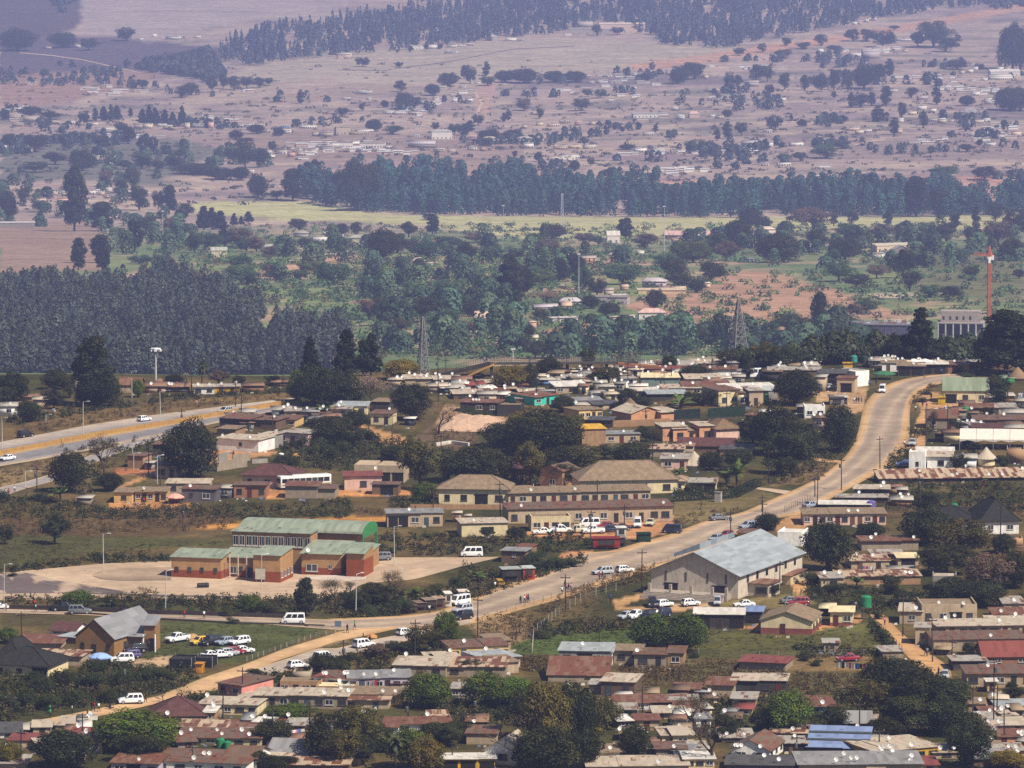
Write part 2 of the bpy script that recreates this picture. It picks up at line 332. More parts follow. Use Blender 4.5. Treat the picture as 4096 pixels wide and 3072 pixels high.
def house_parts(rt, M4, yaw, w, hf, d, wall, roof, kind, ops=None, dishes=0, rise=None, brick=False, slope=None, plinth=None, sidewin=0, over=.35, detail=2, roofmat=None, winz=None, winh=None, dark=None, wcol=None, rcol=None):
    """walls, roof, openings of one building; M4 is the building's frame inside rt, front wall at y=-d/2"""
    hw, hd = w/2, d/2; wm = M['brick' if brick else 'wall']; wc = WALL[wall] if isinstance(wall, str) else wall
    rc = ROOF[roof] if isinstance(roof, str) else roof; rm = M[roofmat] if roofmat else M['tile' if roof in ('maroon', 'black', 'tan', 'thatch') else 'roof']
    wc = wcol or wc; rc = rcol or rc
    jit = random.uniform(.88, 1.1); wc = tuple(c*jit for c in wc)
    b = MB(); r = MB(); t = .09; o = over; hb = hf
    if slope is None: slope = random.uniform(-.015, .04)
    if kind in ('flat', 'back', 'parapet', 'open'):
        s = slope if kind != 'back' else -slope
        hb = hf + s*d
        if kind == 'open': hb = hf
        prof = [(-hd, 0), (hd, 0), (hd, hb), (-hd, hf)]
        b.prism(prof, -hw, hw)
        if kind == 'parapet':
            top = max(hf, hb)+.45
            for x0, x1 in ((-hw-.002, -hw+.2), (hw-.2, hw+.002)): b.box(x0, x1, -hd+.2, hd+.002, .5, top)
            b.box(-hw-.002, hw+.002, -hd-.003, -hd+.2, .5, top)
            if roof: r.hexa([(-hw+.22, -hd+.22, hf+.01), (hw-.22, -hd+.22, hf+.01), (hw-.22, hd+.2, hb+.01), (-hw+.22, hd+.2, hb+.01)],
                   [(-hw+.22, -hd+.22, hf+.1), (hw-.22, -hd+.22, hf+.1), (hw-.22, hd+.2, hb+.1), (-hw+.22, hd+.2, hb+.1)])
        elif kind != 'open':
            # the roof in two or three sheets runs so that its eave is not one ruled line
            k = 1 if w < 6 else (2 if w < 14 else 3); xs = [-hw-o] + sorted(random.uniform(-hw*.7, hw*.7) for _ in range(k-1)) + [hw+o]
            for i in range(k):
                dz = random.uniform(0, .10)+i*.012; of, ob = o+random.uniform(-.12, .15), o+random.uniform(-.1, .15)
                r.hexa([(xs[i], -hd-of, hf-s*of+.012+dz), (xs[i+1]-.004, -hd-of, hf-s*of+.012+dz), (xs[i+1]-.004, hd+ob, hb+s*ob+.012+dz), (xs[i], hd+ob, hb+s*ob+.012+dz)],
                       [(xs[i], -hd-of, hf-s*of+.012+dz+t), (xs[i+1]-.004, -hd-of, hf-s*of+.012+dz+t), (xs[i+1]-.004, hd+ob, hb+s*ob+.012+dz+t), (xs[i], hd+ob, hb+s*ob+.012+dz+t)])
            for _ in range(int(w*d/14) if detail > 1 else 0):      # stones and tyres that hold the sheets down
                x = random.uniform(-hw, hw); y = random.uniform(-hd, hd); z = hf + (y+hd)/d*(hb-hf)+.12; q = random.uniform(.12, .28)
                r.box(x-q, x+q, y-q*.7, y+q*.7, z, z+random.uniform(.12, .3))
    elif kind == 'gable':
        rs = rise or d*.2; b.prism([(-hd, 0), (hd, 0), (hd, hf), (0, hf+rs), (-hd, hf)], -hw, hw)
        k = rs/hd
        for sg in (-1, 1):
            r.hexa([(-hw-o, sg*(hd+o), hf-k*o+.012), (hw+o, sg*(hd+o), hf-k*o+.012), (hw+o, 0, hf+rs+.012), (-hw-o, 0, hf+rs+.012)],
                   [(-hw-o, sg*(hd+o), hf-k*o+t), (hw+o, sg*(hd+o), hf-k*o+t), (hw+o, 0, hf+rs+t), (-hw-o, 0, hf+rs+t)])
    elif kind == 'front':                                # gable end to the front
        rs = rise or w*.2; b.prism([(-hw, 0), (hw, 0), (hw, hf), (0, hf+rs), (-hw, hf)], -hd, hd, axis='y')
        k = rs/hw
        for sg in (-1, 1):
            r.hexa([(sg*(hw+o), -hd-o, hf-k*o+.012), (0, -hd-o, hf+rs+.012), (0, hd+o, hf+rs+.012), (sg*(hw+o), hd+o, hf-k*o+.012)],
                   [(sg*(hw+o), -hd-o, hf-k*o+t), (0, -hd-o, hf+rs+t), (0, hd+o, hf+rs+t), (sg*(hw+o), hd+o, hf-k*o+t)])
    elif kind == 'hip':
        b.box(-hw, hw, -hd, hd, 0, hf); rs = rise or min(w, d)*.26; ow, od = hw+o+.15, hd+o+.15
        if w >= d: rx = hw-hd; ry = 0
        else: rx = 0; ry = hd-hw
        rx += .3
        P = [(-ow, -od, hf+.02), (ow, -od, hf+.02), (ow, od, hf+.02), (-ow, od, hf+.02), (-ow, -od, hf+.14), (ow, -od, hf+.14), (ow, od, hf+.14), (-ow, od, hf+.14)]
        if ry == 0:
            P += [(-rx, 0, hf+rs), (rx, 0, hf+rs)]; F = [(4, 5, 9, 8), (5, 6, 9), (6, 7, 8, 9), (7, 4, 8)]; E = [(8, 9), (4, 8), (5, 9), (6, 9), (7, 8)]
        else:
            P += [(0, -ry, hf+rs), (0, ry, hf+rs)]; F = [(4, 5, 8), (5, 6, 9, 8), (6, 7, 9), (7, 4, 8, 9)]; E = [(8, 9), (4, 8), (5, 8), (6, 9), (7, 9)]
        r.poly(P, [(3, 2, 1, 0), (0, 1, 5, 4), (1, 2, 6, 5), (2, 3, 7, 6), (3, 0, 4, 7)] + F)
        for i, j in E: r.tube(Vector(P[i])+Vector((0, 0, .02)), Vector(P[j])+Vector((0, 0, .02)), .11, n=5)
    elif kind in ('round', 'dome'):
        b.lathe([(hw, 0), (hw, hf)], 18); rs = rise or w*.34
        r.lathe([(hw+.5, hf-.25), (hw+.5, hf-.1), (hw*.5, hf+rs*.55), (.12, hf+rs)], 18)
    wo = part(b, 'wall', wm, rt, wc, M4)
    ro = None
    if r.v: ro = part(r, 'roof', rm, rt, rc, M4)
    if plinth:
        p = MB(); e = .03; p.box(-hw-e, hw+e, -hd-e, hd+e, -.3, plinth[1]); part(p, 'plinth', wm, rt, WALL.get(plinth[0], plinth[0]), M4)
    if detail and kind not in ('round', 'dome'):
        f4 = M4 @ T4(0, -hd-.004-(.03 if plinth else 0), 0)
        if ops is None:
            n = max(1, int(w/2.6)); ops = ''.join(random.choice('wwdw' if n > 2 else 'wd') for _ in range(n))
        n = len(ops); wh = min(1.25, hf*.4); wz = min(.95, hf*.36)
        if winz: wz, wh = winz/.8, winh/1.15
        for i, c in enumerate(ops):
            x = -hw + w*(i+.5)/n + random.uniform(-.15, .15)*w/n*.5
            if c == 'w': add_win(rt, x, wz, min(random.uniform(1.1, 1.7), w/n*.75), wh, f4)
            elif c == 'W': add_win(rt, x, wz*.8, min(2.4, w/n*.8), wh*1.15, f4, dark)
            elif c == 's': add_win(rt, x, wz*1.4, .7, wh*.7, f4)
            elif c == 'd': add_door(rt, x, f4, h=min(2.03, hf*.85))
            elif c == 'g':                               # wide garage or shop opening, its shaded inside painted as a dark panel
                q = MB(); gw = min(2.8, w/n*.85); q.box(-gw/2, gw/2, -.02, .02, 0, min(2.2, hf*.8)); q.box(-gw/2-.12, gw/2+.12, -.1, .015, min(2.2, hf*.8)+.005, min(2.2, hf*.8)+.2); part(q, 'dark_opening', M['plain'], rt, hx('1f1a17'), f4 @ T4(x))
        s4 = M4 @ T4(hw+.004+(.03 if plinth else 0), 0, 0, math.pi/2)
        for i in range(sidewin): add_win(rt, -hd + d*(i+.5)/sidewin, wz, min(1.2, d/sidewin*.6), wh, s4)
    for i in range(dishes):
        x = random.uniform(-hw*.92, hw*.92); y = random.choice([-hd-.1, random.uniform(-hd, hd)]); 
        z = hf + (y+hd)/d*(hb-hf) + .85 if kind in ('flat', 'back', 'parapet', 'open') else hf+.75
        if kind not in ('flat', 'back', 'parapet', 'open'): y = -hd-o-.2
        add_dish(rt, 0, (0, 0, 0)) if False else None
        dd = add_dish(rt, yaw, (M4 @ Vector((x, y, z)))[:], random.uniform(.66, .88))
    return wo, ro
NOUN = {'flat': 'flat-roofed house', 'back': 'flat-roofed house', 'parapet': 'block house', 'open': 'roofless shell', 'gable': 'gabled house', 'front': 'gabled house', 'hip': 'hip-roofed house', 'round': 'round hut', 'dome': 'round hut'}
GRPS = {}
def place_house(x, y, w, h, d, yaw, wall, roof, kind='flat', ops=None, dishes=0, label=None, far=None, name='house', cat='house', group=None, detail=2, rt=None, **kw):
    px, py = PX(x, y); p = at(px, py, far); s = ppm(p)*ORG[2]; ya = R(yaw)
    wm = max(w/s/max(.3, math.cos(ya)), .9); hm = max(h/s, .8)
    c = p + Vector((-math.sin(ya), math.cos(ya), 0))*d/2
    base = T4(c.x, c.y, p.z-.05, ya)
    own = rt is None
    if own: rt = root(name, c - Vector((0, 0, .05)), ya); m4 = Matrix.Identity(4); fy = ya
    else: m4 = (T4(*rt.location, rt.rotation_euler.z)).inverted() @ base; fy = ya
    house_parts(rt, m4, rt.rotation_euler.z, wm, hm, d, wall, roof, kind, ops, dishes, detail=detail, **kw)
    if own:
        rn = RNAME.get(roof, roof) if isinstance(roof, str) else ''
        long_ = 'long ' if wm > 15 else ('small ' if wm < 4.2 else '')
        wn = WNAME.get(wall, wall) if isinstance(wall, str) else 'pale'
        noun = NOUN[kind]
        if kind in ('flat', 'back', 'parapet') and roof: desc = f"{long_}{wn} house with {rn} roof" if kind != 'parapet' else f"{long_}{wn} block house with {rn} roof"
        elif kind == 'open': desc = f"{long_}{wn} roofless house shell"
        elif kind in ('round', 'dome'): desc = f"round {wn} hut with {rn} roof"
        else: desc = f"{long_}{wn} house with {rn} {'hipped' if kind=='hip' else 'gabled'} roof"
        reg(rt, desc, cat, group or ('houses of the hill village' if not far and far is not None or py > 1440 else 'houses across the far valley'), px, py, label)
    return rt

# ------------------------------------------------------------------ foliage
def quad_object(name, P, N, S, tint, mats, jitter=.6, aspect=1.3):
    n = len(P); N = N + RNG.normal(0, jitter, (n, 3)); N /= np.linalg.norm(N, axis=1, keepdims=True)+1e-9
    a = np.cross(N, RNG.normal(0, 1, (n, 3))); a /= np.linalg.norm(a, axis=1, keepdims=True)+1e-9; b = np.cross(N, a)
    S = np.asarray(S).reshape(-1, 1)*np.ones((n, 1)); a = a*S*aspect; b = b*S
    V = np.stack([P-a, P-b*.8+a*.1, P+a, P+b*.8+a*.1], 1).reshape(-1, 3)
    return raw_quads(name, V, np.repeat(tint, 4, 0), mats)
def raw_quads(name, V, tint, mats, attr='tint'):
    n = len(V)//4; me = bpy.data.meshes.new(name)
    me.vertices.add(4*n); me.vertices.foreach_set('co', V.astype(np.float32).ravel())
    me.loops.add(4*n); me.loops.foreach_set('vertex_index', np.arange(4*n, dtype=np.int32))
    me.polygons.add(n); me.polygons.foreach_set('loop_start', np.arange(0, 4*n, 4, dtype=np.int32))
    me.update(calc_edges=True)
    ca = me.color_attributes.new(attr, 'FLOAT_COLOR', 'POINT')
    ca.data.foreach_set('color', np.concatenate([tint, np.ones((len(tint), 1))], 1).astype(np.float32).ravel())
    for m in (mats if isinstance(mats, (list, tuple)) else [mats]): me.materials.append(m)
    return me
def sph(n):
    v = RNG.normal(0, 1, (n, 3)); return v/np.linalg.norm(v, axis=1, keepdims=True)
def lobes_to_leaves(C, r, n, leaf, squash=.85, up=.25):
    """leaves on the outside of many lobes; C (k,3), r (k,)"""
    k = len(C); w = r**2/np.sum(r**2); idx = RNG.choice(k, n, p=w); D = sph(n)
    D[:, 2] = np.where((D[:, 2] < -.5) & (RNG.uniform(0, 1, n) < .4), -D[:, 2], D[:, 2])
    rad = r[idx]*RNG.uniform(.72, 1.08, n)
    P = C[idx] + D*rad[:, None]*np.array([1, 1, squash])
    lt = RNG.uniform(.6, 1.45, k)[idx]; t = lt*RNG.uniform(.82, 1.2, n)
    warm = RNG.uniform(-.12, .12, k)[idx]
    tint = np.stack([t*(1+warm), t, t*(1-warm)], 1)
    N = D.copy(); N[:, 2] += up
    return P, N, np.full(n, leaf)*RNG.uniform(.7, 1.35, n), tint
def limbs(b, p, d, l, r, depth, tips, spread=.6, up=.15, n=5, kids=3):
    q = p + d*l; b.tube(p, q, r, r*.68, n=n, cap=False)
    if depth == 0: tips.append(q); return
    for i in range(kids):
        e = Vector((random.gauss(0, spread), random.gauss(0, spread), random.gauss(up, spread*.5))) + d
        e.normalize(); limbs(b, q if i < kids-1 else p + d*l*random.uniform(.55, .9), e, l*random.uniform(.62, .85), r*.62, depth-1, tips, spread, up, max(3, n-1), kids)
def tree_meshes(kind, seed):
    """crown and trunk in units of the tree's height (z 0..1); returns crown, trunk, half width"""
    random.seed(seed); global RNG; RNG = np.random.default_rng(seed)
    tb = MB(); tips = []
    if kind == 'mango':
        k = 56; q_ = np.arange(k)+.5; ph = np.arccos(1-2*q_/k); th_ = q_*2.39996; D = np.stack([np.cos(th_)*np.sin(ph), np.sin(th_)*np.sin(ph), np.cos(ph)], 1)+RNG.normal(0, .1, (k, 3)); rr = RNG.uniform(.55, .84, (k, 1))
        C = np.array([0, 0, .5]) + D*rr*np.array([.5, .5, .46]); r = RNG.uniform(.12, .21, k)
        P, N, S, t = lobes_to_leaves(C, r, 9600, .0170); hw = .5
        tb.tube((0, 0, -.03), (0, 0, .32), .045, .035)
        for i in range(6): tb.tube((0, 0, .28), tuple(C[i]), .026, .01, cap=False)
    elif kind == 'round':                                # looser crown with gaps
        k = 46; D = sph(k); rr = RNG.uniform(.4, .95, (k, 1))
        C = np.array([0, 0, .53]) + D*rr*np.array([.46, .46, .42]); r = RNG.uniform(.08, .17, k)
        P, N, S, t = lobes_to_leaves(C, r, 6400, .0155); hw = .5
        tb.tube((0, 0, -.03), (.01, 0, .35), .035, .028)
        for i in range(10): tb.tube((.01, 0, .3), tuple(C[i]), .02, .007, cap=False)
    elif kind == 'gum':
        C = []; r = []
        tb.tube((0, 0, -.02), (.01, 0, .55), .022, .016); tb.tube((.01, 0, .55), (0, .01, .9), .016, .006)
        for i in range(60):
            z = .16+.8*(i+random.random())/60; a = random.uniform(0, 6.28); wd = .2*(1-abs(z-.52)*1.25)+.02; q = random.uniform(.2, 1.05)*wd
            c = (q*math.cos(a), q*math.sin(a), z); C.append(c); r.append(random.uniform(.05, .1)); tb.tube((0, 0, z-.08), c, .009, .004, n=4, cap=False)
        P, N, S, t = lobes_to_leaves(np.array(C), np.array(r), 8500, .0140, 1.0); hw = .24
    elif kind == 'pine':
        C = []; r = []; tb.tube((0, 0, -.02), (0, 0, .95), .018, .004)
        for i in range(90):
            z = .10+.87*(i+random.random())/90; a = i*2.4+random.uniform(-.5, .5); wd = .19*(1-z)**.62+.02; q = random.choice((.3, .75, .95, 1.1))*wd
            C.append((q*math.cos(a), q*math.sin(a), z)); r.append(random.uniform(.045, .085)*(1.25-z*.75))
        P, N, S, t = lobes_to_leaves(np.array(C), np.array(r), 8500, .0140, .8, .1); hw = .2
    elif kind == 'cypress':
        C = []; r = []; tb.tube((0, 0, -.02), (0, 0, .3), .02, .01)
        for i in range(30):
            z = random.uniform(.1, .95); a = random.uniform(0, 6.28); q = .05*math.sin(math.pi*min(1, z*1.02))**.6
            C.append((q*math.cos(a), q*math.sin(a), z)); r.append(.055*math.sin(math.pi*min(.98, .12+z*.85))**.6+.012)
        P, N, S, t = lobes_to_leaves(np.array(C), np.array(r), 2600, .013, 1.4, .1); hw = .11
    elif kind in ('bare', 'sparse', 'blossom'):
        limbs(tb, Vector((0, 0, -.02)), Vector((random.uniform(-.08, .08), 0, 1)).normalized(), .27, .028, 4 if kind == 'bare' else 3, tips, .62, .2, 5, 3)
        T = np.array([tuple(q) for q in tips]); hw = .42
        n = {'bare': 500, 'sparse': 2200, 'blossom': 4200}[kind]; sig = {'bare': .02, 'sparse': .05, 'blossom': .055}[kind]
        i = RNG.integers(0, len(T), n); P = T[i] + RNG.normal(0, sig, (n, 3)); P[:, 2] = np.minimum(P[:, 2], 1.02); N = sph(n); N[:, 2] += .3; S = np.full(n, .0085)*RNG.uniform(.6, 1.4, n)
        t = (RNG.uniform(.6, 1.35, (n, 1)))*np.ones((1, 3))
    elif kind == 'bush':
        k = 14; D = sph(k); D[:, 2] = np.abs(D[:, 2]); C = D*RNG.uniform(.3, .8, (k, 1))*np.array([.55, .55, .62]) + np.array([0, 0, .12]); r = RNG.uniform(.14, .3, k)
        P, N, S, t = lobes_to_leaves(C, r, 3600, .021); hw = .6; tb.tube((0, 0, -.05), (0, 0, .35), .04, .02)
    elif kind in ('palm', 'banana'):
        h = .62 if kind == 'palm' else .35
        Vs = []; n = 34 if kind == 'palm' else 16
        for i in range(n):
            a = random.uniform(0, 6.28); e = random.uniform(-.9, 1.3) if kind == 'palm' else random.uniform(.5, 1.4); L = random.uniform(.26, .36) if kind == 'palm' else random.uniform(.4, .6); wd = .035 if kind == 'palm' else .055
            p = np.array([.03, .01, h]); d = np.array([math.cos(a)*math.cos(e), math.sin(a)*math.cos(e), math.sin(e)]); side = np.array([-math.sin(a), math.cos(a), 0])
            for s_ in range(6):
                q = p + d*L/6; w0 = wd*math.sin(math.pi*(s_+.25)/6.6); w1 = wd*math.sin(math.pi*(s_+1.25)/6.9)
                for sg in (-1, 1): Vs += [p, p+sg*side*w0*1.4-np.array([0, 0, w0*.5]), q+sg*side*w1*1.4-np.array([0, 0, w1*.5]), q]
                p = q; d = d + np.array([0, 0, -.26 if kind == 'palm' else -.2]); d /= np.linalg.norm(d)
        V = np.array(Vs); fz = 1/V[:, 2].max(); V[:, 2] *= fz; h *= fz; tb.tube((0, 0, -.02), (.02, 0, h*.5), .035, .03); tb.tube((.02, 0, h*.5), (.03, .01, h+.02), .03, .026); tt = np.repeat(RNG.uniform(.6, 1.3, (len(V)//4, 1)), 4, 0)*np.ones((1, 3))
        return raw_quads('crown', V, tt, M['leaf']), tb.mesh('trunk', [M['plain']]), .3
    zz = P[:, 2].max(); hwx = np.percentile(np.abs(P[:, :2]), 98); P[:, 2] /= zz
    P[:, 2] = np.maximum(P[:, 2], .02)
    return quad_object('crown', P, N, S, t, M['leaf'], .3), tb.mesh('trunk', [M['plain']]), hwx
KINDS = {'m': ('mango', 'dense dark round-crowned tree', (.030, .034, .009)), 'g': ('mango', 'bright green leafy tree', (.070, .10, .013)), 'o': ('round', 'olive-green tree', (.078, .068, .015)),
         'y': ('mango', 'yellow-green tree', (.15, .115, .018)), 'd': ('round', 'dark open-crowned tree', (.034, .038, .012)), 'u': ('gum', 'tall dark gum tree', (.022, .028, .012)), 'p': ('pine', 'tall dark pine tree', (.018, .023, .011)),
         'c': ('cypress', 'slim dark cypress tree', (.025, .035, .018)), 'b': ('bare', 'leafless bare-branched tree', (.13, .085, .05)), 's': ('sparse', 'thin sparse-leaved tree', (.08, .066, .028)),
         'f': ('blossom', 'grey-pink blossoming tree', (.26, .19, .14)), 'k': ('bush', 'low dark green bush', (.036, .046, .013)), 'l': ('palm', 'palm tree with drooping fronds', (.05, .06, .022)),
         'n': ('banana', 'banana plant with broad leaves', (.10, .14, .03)), 'v': ('round', 'mid-green valley tree', (.045, .085, .034)), 'r': ('round', 'pale green leafy tree', (.11, .16, .035)), 'x': ('round', 'greyish brown dry tree', (.12, .085, .06))}
TM = {}
def tree_protos():
    nv = {'mango': 4, 'round': 4, 'gum': 3, 'pine': 3, 'cypress': 2, 'bare': 3, 'sparse': 3, 'blossom': 2, 'bush': 3, 'palm': 2, 'banana': 1}
    for k, n in nv.items(): TM[k] = [tree_meshes(k, 100+i*17+len(k)) for i in range(n)]
NTREE = [0]
def tree(x, y, w, h, kind, label=None, far=None, group=None, px=None):
    if px is None: px, py = PX(x, y)
    else: px, py = x, y; 
    p = at(px, py, far); s = ppm(p)*(ORG[2] if True else 1); k, desc, col = KINDS[kind]; NTREE[0] += 1
    cr, tr, hw = TM[k][(NTREE[0]*7+int(px)) % len(TM[k])]; hm = h/s; wm = w/s
    rt = root({'palm': 'palm_tree', 'pine': 'pine_tree', 'cypress': 'cypress_tree', 'gum': 'gum_tree', 'bush': 'bush', 'banana': 'banana_plant'}.get(k, 'tree'), p, random.uniform(0, 6.28))
    sx = wm/(2*hw); rt.scale = (sx, sx, hm)
    q = random.uniform(.8, 1.25); wq = random.uniform(-.1, .12)
    link('crown', cr, rt, None, (col[0]*q*(1+wq), col[1]*q, col[2]*q*(1-wq)))
    link('trunk', tr, rt, None, hx('5a4a3a', .6))
    reg(rt, desc, {'bush': 'bush', 'banana': 'plant'}.get(k, 'tree'), group or ('trees of the hill village' if py > 1440 else 'trees across the valley'), px, py, label)
    return rt

# ------------------------------------------------------------------ scattered vegetation and woods (nobody could count it)
def inpoly(X, Y, poly):
    poly = np.asarray(poly, float); r = np.zeros(len(X), bool); j = len(poly)-1
    for i in range(len(poly)):
        xi, yi = poly[i]; xj, yj = poly[j]
        c = ((yi > Y) != (yj > Y)) & (X < (xj-xi)*(Y-yi)/(yj-yi+1e-12)+xi); r ^= c; j = i
    return r
def sample_poly(poly, n):
    poly = np.asarray(poly, float); lo = poly.min(0); hi = poly.max(0); out = []
    while len(out) < n:
        q = RNG.uniform(lo, hi, (n*2, 2)); out += list(q[inpoly(q[:, 0], q[:, 1], poly)])
    return np.array(out[:n])
def wood(name, polys, label, col, tw, th, shape='gum', nq=130, leaf=.16, cat='plantation', var=.35, far=None, kind='stuff'):
    """polys: [(polygon in photo pixels of tree feet, count)]; tw, th tree width and height in metres"""
    allP = []; allN = []; allS = []; allT = []
    for poly, n in polys:
        for px, py in sample_poly(poly, n):
            p = at(px, py, far); pt = float(fbm(px/90, py/38, 77, 3)); hm = th*random.uniform(.65, 1.2)*(.45+1.1*pt)
            if pt < .33: continue
            wm = tw*random.uniform(.7, 1.25)
            u = RNG.uniform(0, 1, nq); D = sph(nq)
            if shape == 'gum': z = .22 + .78*u; rad = np.sin(np.pi*np.clip((u*.92+.08), 0, 1))**.7
            elif shape == 'dome': z = .05+.95*np.sin(u*1.57); rad = np.cos(u*1.5)**.6
            elif shape == 'pine': z = .12+.88*u; rad = (1-u)**.8+.04
            else: z = .15+.85*u; rad = np.sqrt(np.clip(1-(2*u-.9)**2, .02, 1))
            a = RNG.uniform(0, 2*np.pi, nq); rr = rad*RNG.uniform(.55, 1.1, nq)
            P = np.stack([rr*np.cos(a)*wm/2, rr*np.sin(a)*wm/2, z*hm], 1) + np.array(p)
            N = np.stack([np.cos(a), np.sin(a), .35+.6*(u-.3)], 1)
            t = random.uniform(1-var, 1+var)*(.55+.9*pt)*RNG.uniform(.8, 1.2, (nq, 1)); wv = random.uniform(-.12, .12)
            allP.append(P); allN.append(N); allS.append(np.full(nq, wm*leaf)*RNG.uniform(.7, 1.3, nq)); allT.append(t*np.array([[col[0]*(1+wv), col[1], col[2]*(1-wv)]]))
    me = quad_object(name, np.concatenate(allP), np.concatenate(allN), np.concatenate(allS), np.concatenate(allT), M['leaf'], .28, 1.15)
    o = link(name, me, None, None, (1, 1, 1)); o['label'] = label; o['category'] = cat; o['kind'] = kind; return o
def scrub(name, polys, label, cat='undergrowth', far=None, hgt=(.6, 1.8), wid=(.8, 2.2), cols=((.05, .06, .02), (.09, .08, .03), (.035, .05, .018)), nq=26, upright=False, leaf=.16):
    aP = []; aN = []; aS = []; aT = []
    for poly, n in polys:
        for px, py in sample_poly(poly, n):
            p = at(px, py, far); h = random.uniform(*hgt); w = random.uniform(*wid); c = np.array(random.choice(cols))*random.uniform(.7, 1.3)
            D = sph(nq); D[:, 2] = np.abs(D[:, 2]); rr = RNG.uniform(.5, 1.05, (nq, 1))
            P = D*rr*np.array([w/2, w/2, h]) + np.array(p); N = D.copy(); N[:, 2] += .35
            aP.append(P); aN.append(N); aS.append(np.full(nq, (w+h)*.5*leaf)*RNG.uniform(.6, 1.3, nq)); aT.append(c[None, :]*RNG.uniform(.7, 1.3, (nq, 1)))
    me = quad_object(name, np.concatenate(aP), np.concatenate(aN), np.concatenate(aS), np.concatenate(aT), M['leaf'], .5, 1.3 if not upright else 2.2)
    o = link(name, me, None, None, (1, 1, 1)); o['label'] = label; o['category'] = cat; o['kind'] = 'stuff'; return o
# ------------------------------------------------------------------ cars
def bevelled(mb, name, mats, w=.06, seg=2):
    bm = bmesh.new(); me = mb.mesh(name, mats); bm.from_mesh(me)
    bmesh.ops.remove_doubles(bm, verts=bm.verts, dist=1e-4)
    bmesh.ops.bevel(bm, geom=[e for e in bm.edges if e.calc_face_angle(0) > .35], offset=w, segments=seg, affect='EDGES', profile=.6)
    bm.to_mesh(me); bm.free()
    for p in me.polygons: p.use_smooth = True
    return me
CARS = {}
def car_proto(kind):
    S = dict(sedan=(4.4, 1.72, 1.45), hatch=(3.9, 1.68, 1.5), suv=(4.6, 1.84, 1.78), van=(4.75, 1.72, 2.1), pickup=(5.1, 1.78, 1.76), wagon=(4.5, 1.72, 1.6))[kind]
    L, W, Hh = S; l = L/2; w = W/2; wr = .32 if kind not in ('suv', 'pickup', 'van') else .36
    belt = {'sedan': .92, 'hatch': .95, 'suv': 1.08, 'van': 1.12, 'pickup': 1.05, 'wagon': .93}[kind]
    b = MB(); z0 = .24
    hood = belt-.06
    if kind == 'van':
        prof = [(-l, z0), (l-.05, z0), (l, .5), (l-.06, .85), (l-.3, belt), (-l+.03, belt), (-l, .6)]
    elif kind == 'pickup':
        prof = [(-l, .34), (l-.1, z0), (l, .5), (l-.05, .82), (l-.25, .98), (l-1.25, belt), (-l+.02, belt), (-l, .6)]
    else:
        tail = belt-.02 if kind != 'sedan' else belt-.01
        prof = [(-l+.05, z0+.06), (l-.08, z0), (l, .48), (l-.06, .72), (l-.3, hood-.1), (l-1.15, belt), (-l+.12, tail), (-l, .66)]
    b.prism([(-a, z) for a, z in prof][::-1], -w, w, axis='y')      # length along x after the sweep
    body = bevelled(b, 'body', [M['paint']], .07)
    # greenhouse: belt rectangle narrowing to the roof
    gx = {'sedan': (-l+.75, l-1.2, -l+1.35, l-2.0), 'hatch': (-l+.08, l-1.05, -l+.5, l-1.75), 'suv': (-l+.06, l-1.2, -l+.32, l-1.85), 'van': (-l+.04, l-.28, -l+.14, l-1.0), 'pickup': (-.75, l-1.25, -.6, l-1.95), 'wagon': (-l+.08, l-1.15, -l+.4, l-1.9)}[kind]
    x0, x1, X0, X1 = gx; wi, Wi = w-.05, w-.2
    if kind == 'van': Wi = w-.13
    c = MB(); zt = Hh; e = belt-.02
    c.hexa([(x0, -wi, e), (x1, -wi, e), (x1, wi, e), (x0, wi, e)], [(X0, -Wi, zt), (X1, -Wi, zt), (X1, Wi, zt), (X0, Wi, zt)])
    cabin = bevelled(c, 'cabin', [M['paint']], .07)
    def on(u, v, side):                              # a point of a cabin side, u along, v up
        xa = x0+(X0-x0)*v; xb = x1+(X1-x1)*v; y = wi+(Wi-wi)*v+.006
        return (xa+(xb-xa)*u, side*y, e+(zt-e)*v)
    parts = []
    g = {'van': [(.04, .34), (.37, .62), (.65, .9)], 'pickup': [(.1, .47), (.53, .9)], 'hatch': [(.08, .3), (.34, .6), (.64, .92)], 'suv': [(.06, .27), (.31, .58), (.62, .92)], 'wagon': [(.06, .27), (.31, .58), (.62, .92)], 'sedan': [(.14, .48), (.53, .88)]}[kind]
    for sd in (-1, 1):
        q = MB()
        for u0, u1 in g:
            P = [on(u0, .1, sd), on(u1, .1, sd), on(u1-.015, .86, sd), on(u0+.015, .86, sd)]
            q.poly(P if sd < 0 else P[::-1], [(0, 1, 2, 3)])
        parts.append(('side_window', q.mesh('side_window', [M['glass']]), None))
    def endp(front):
        a, A = (x1, X1) if front else (x0, X0); o = .012 if front else -.012; q = MB()
        P = []
        for v, yy in ((.08, .9), (.9, .88)):
            xx = a+(A-a)*v+o; ww = (wi+(Wi-wi)*v)*yy; P.append([(xx, -ww, e+(zt-e)*v), (xx, ww, e+(zt-e)*v)])
        Q = [P[0][0], P[0][1], P[1][1], P[1][0]]
        q.poly(Q if front else Q[::-1], [(0, 1, 2, 3)]); return q
    parts.append(('windscreen', endp(1).mesh('windscreen', [M['glass']]), None)); parts.append(('rear_window', endp(0).mesh('rear_window', [M['glass']]), None))
    for sd in (-1, 1):
        q = MB(); q.box(l-.16, l+.008, sd*(w-.32)-.17, sd*(w-.32)+.17, .62, .76); parts.append(('headlight', q.mesh('headlight', [M['paint']]), (.8, .8, .78)))
        q = MB(); q.box(-l-.008, -l+.12, sd*(w-.2)-.13, sd*(w-.2)+.13, .68, .88); parts.append(('tail_light', q.mesh('tail_light', [M['paint']]), (.3, .012, .01)))
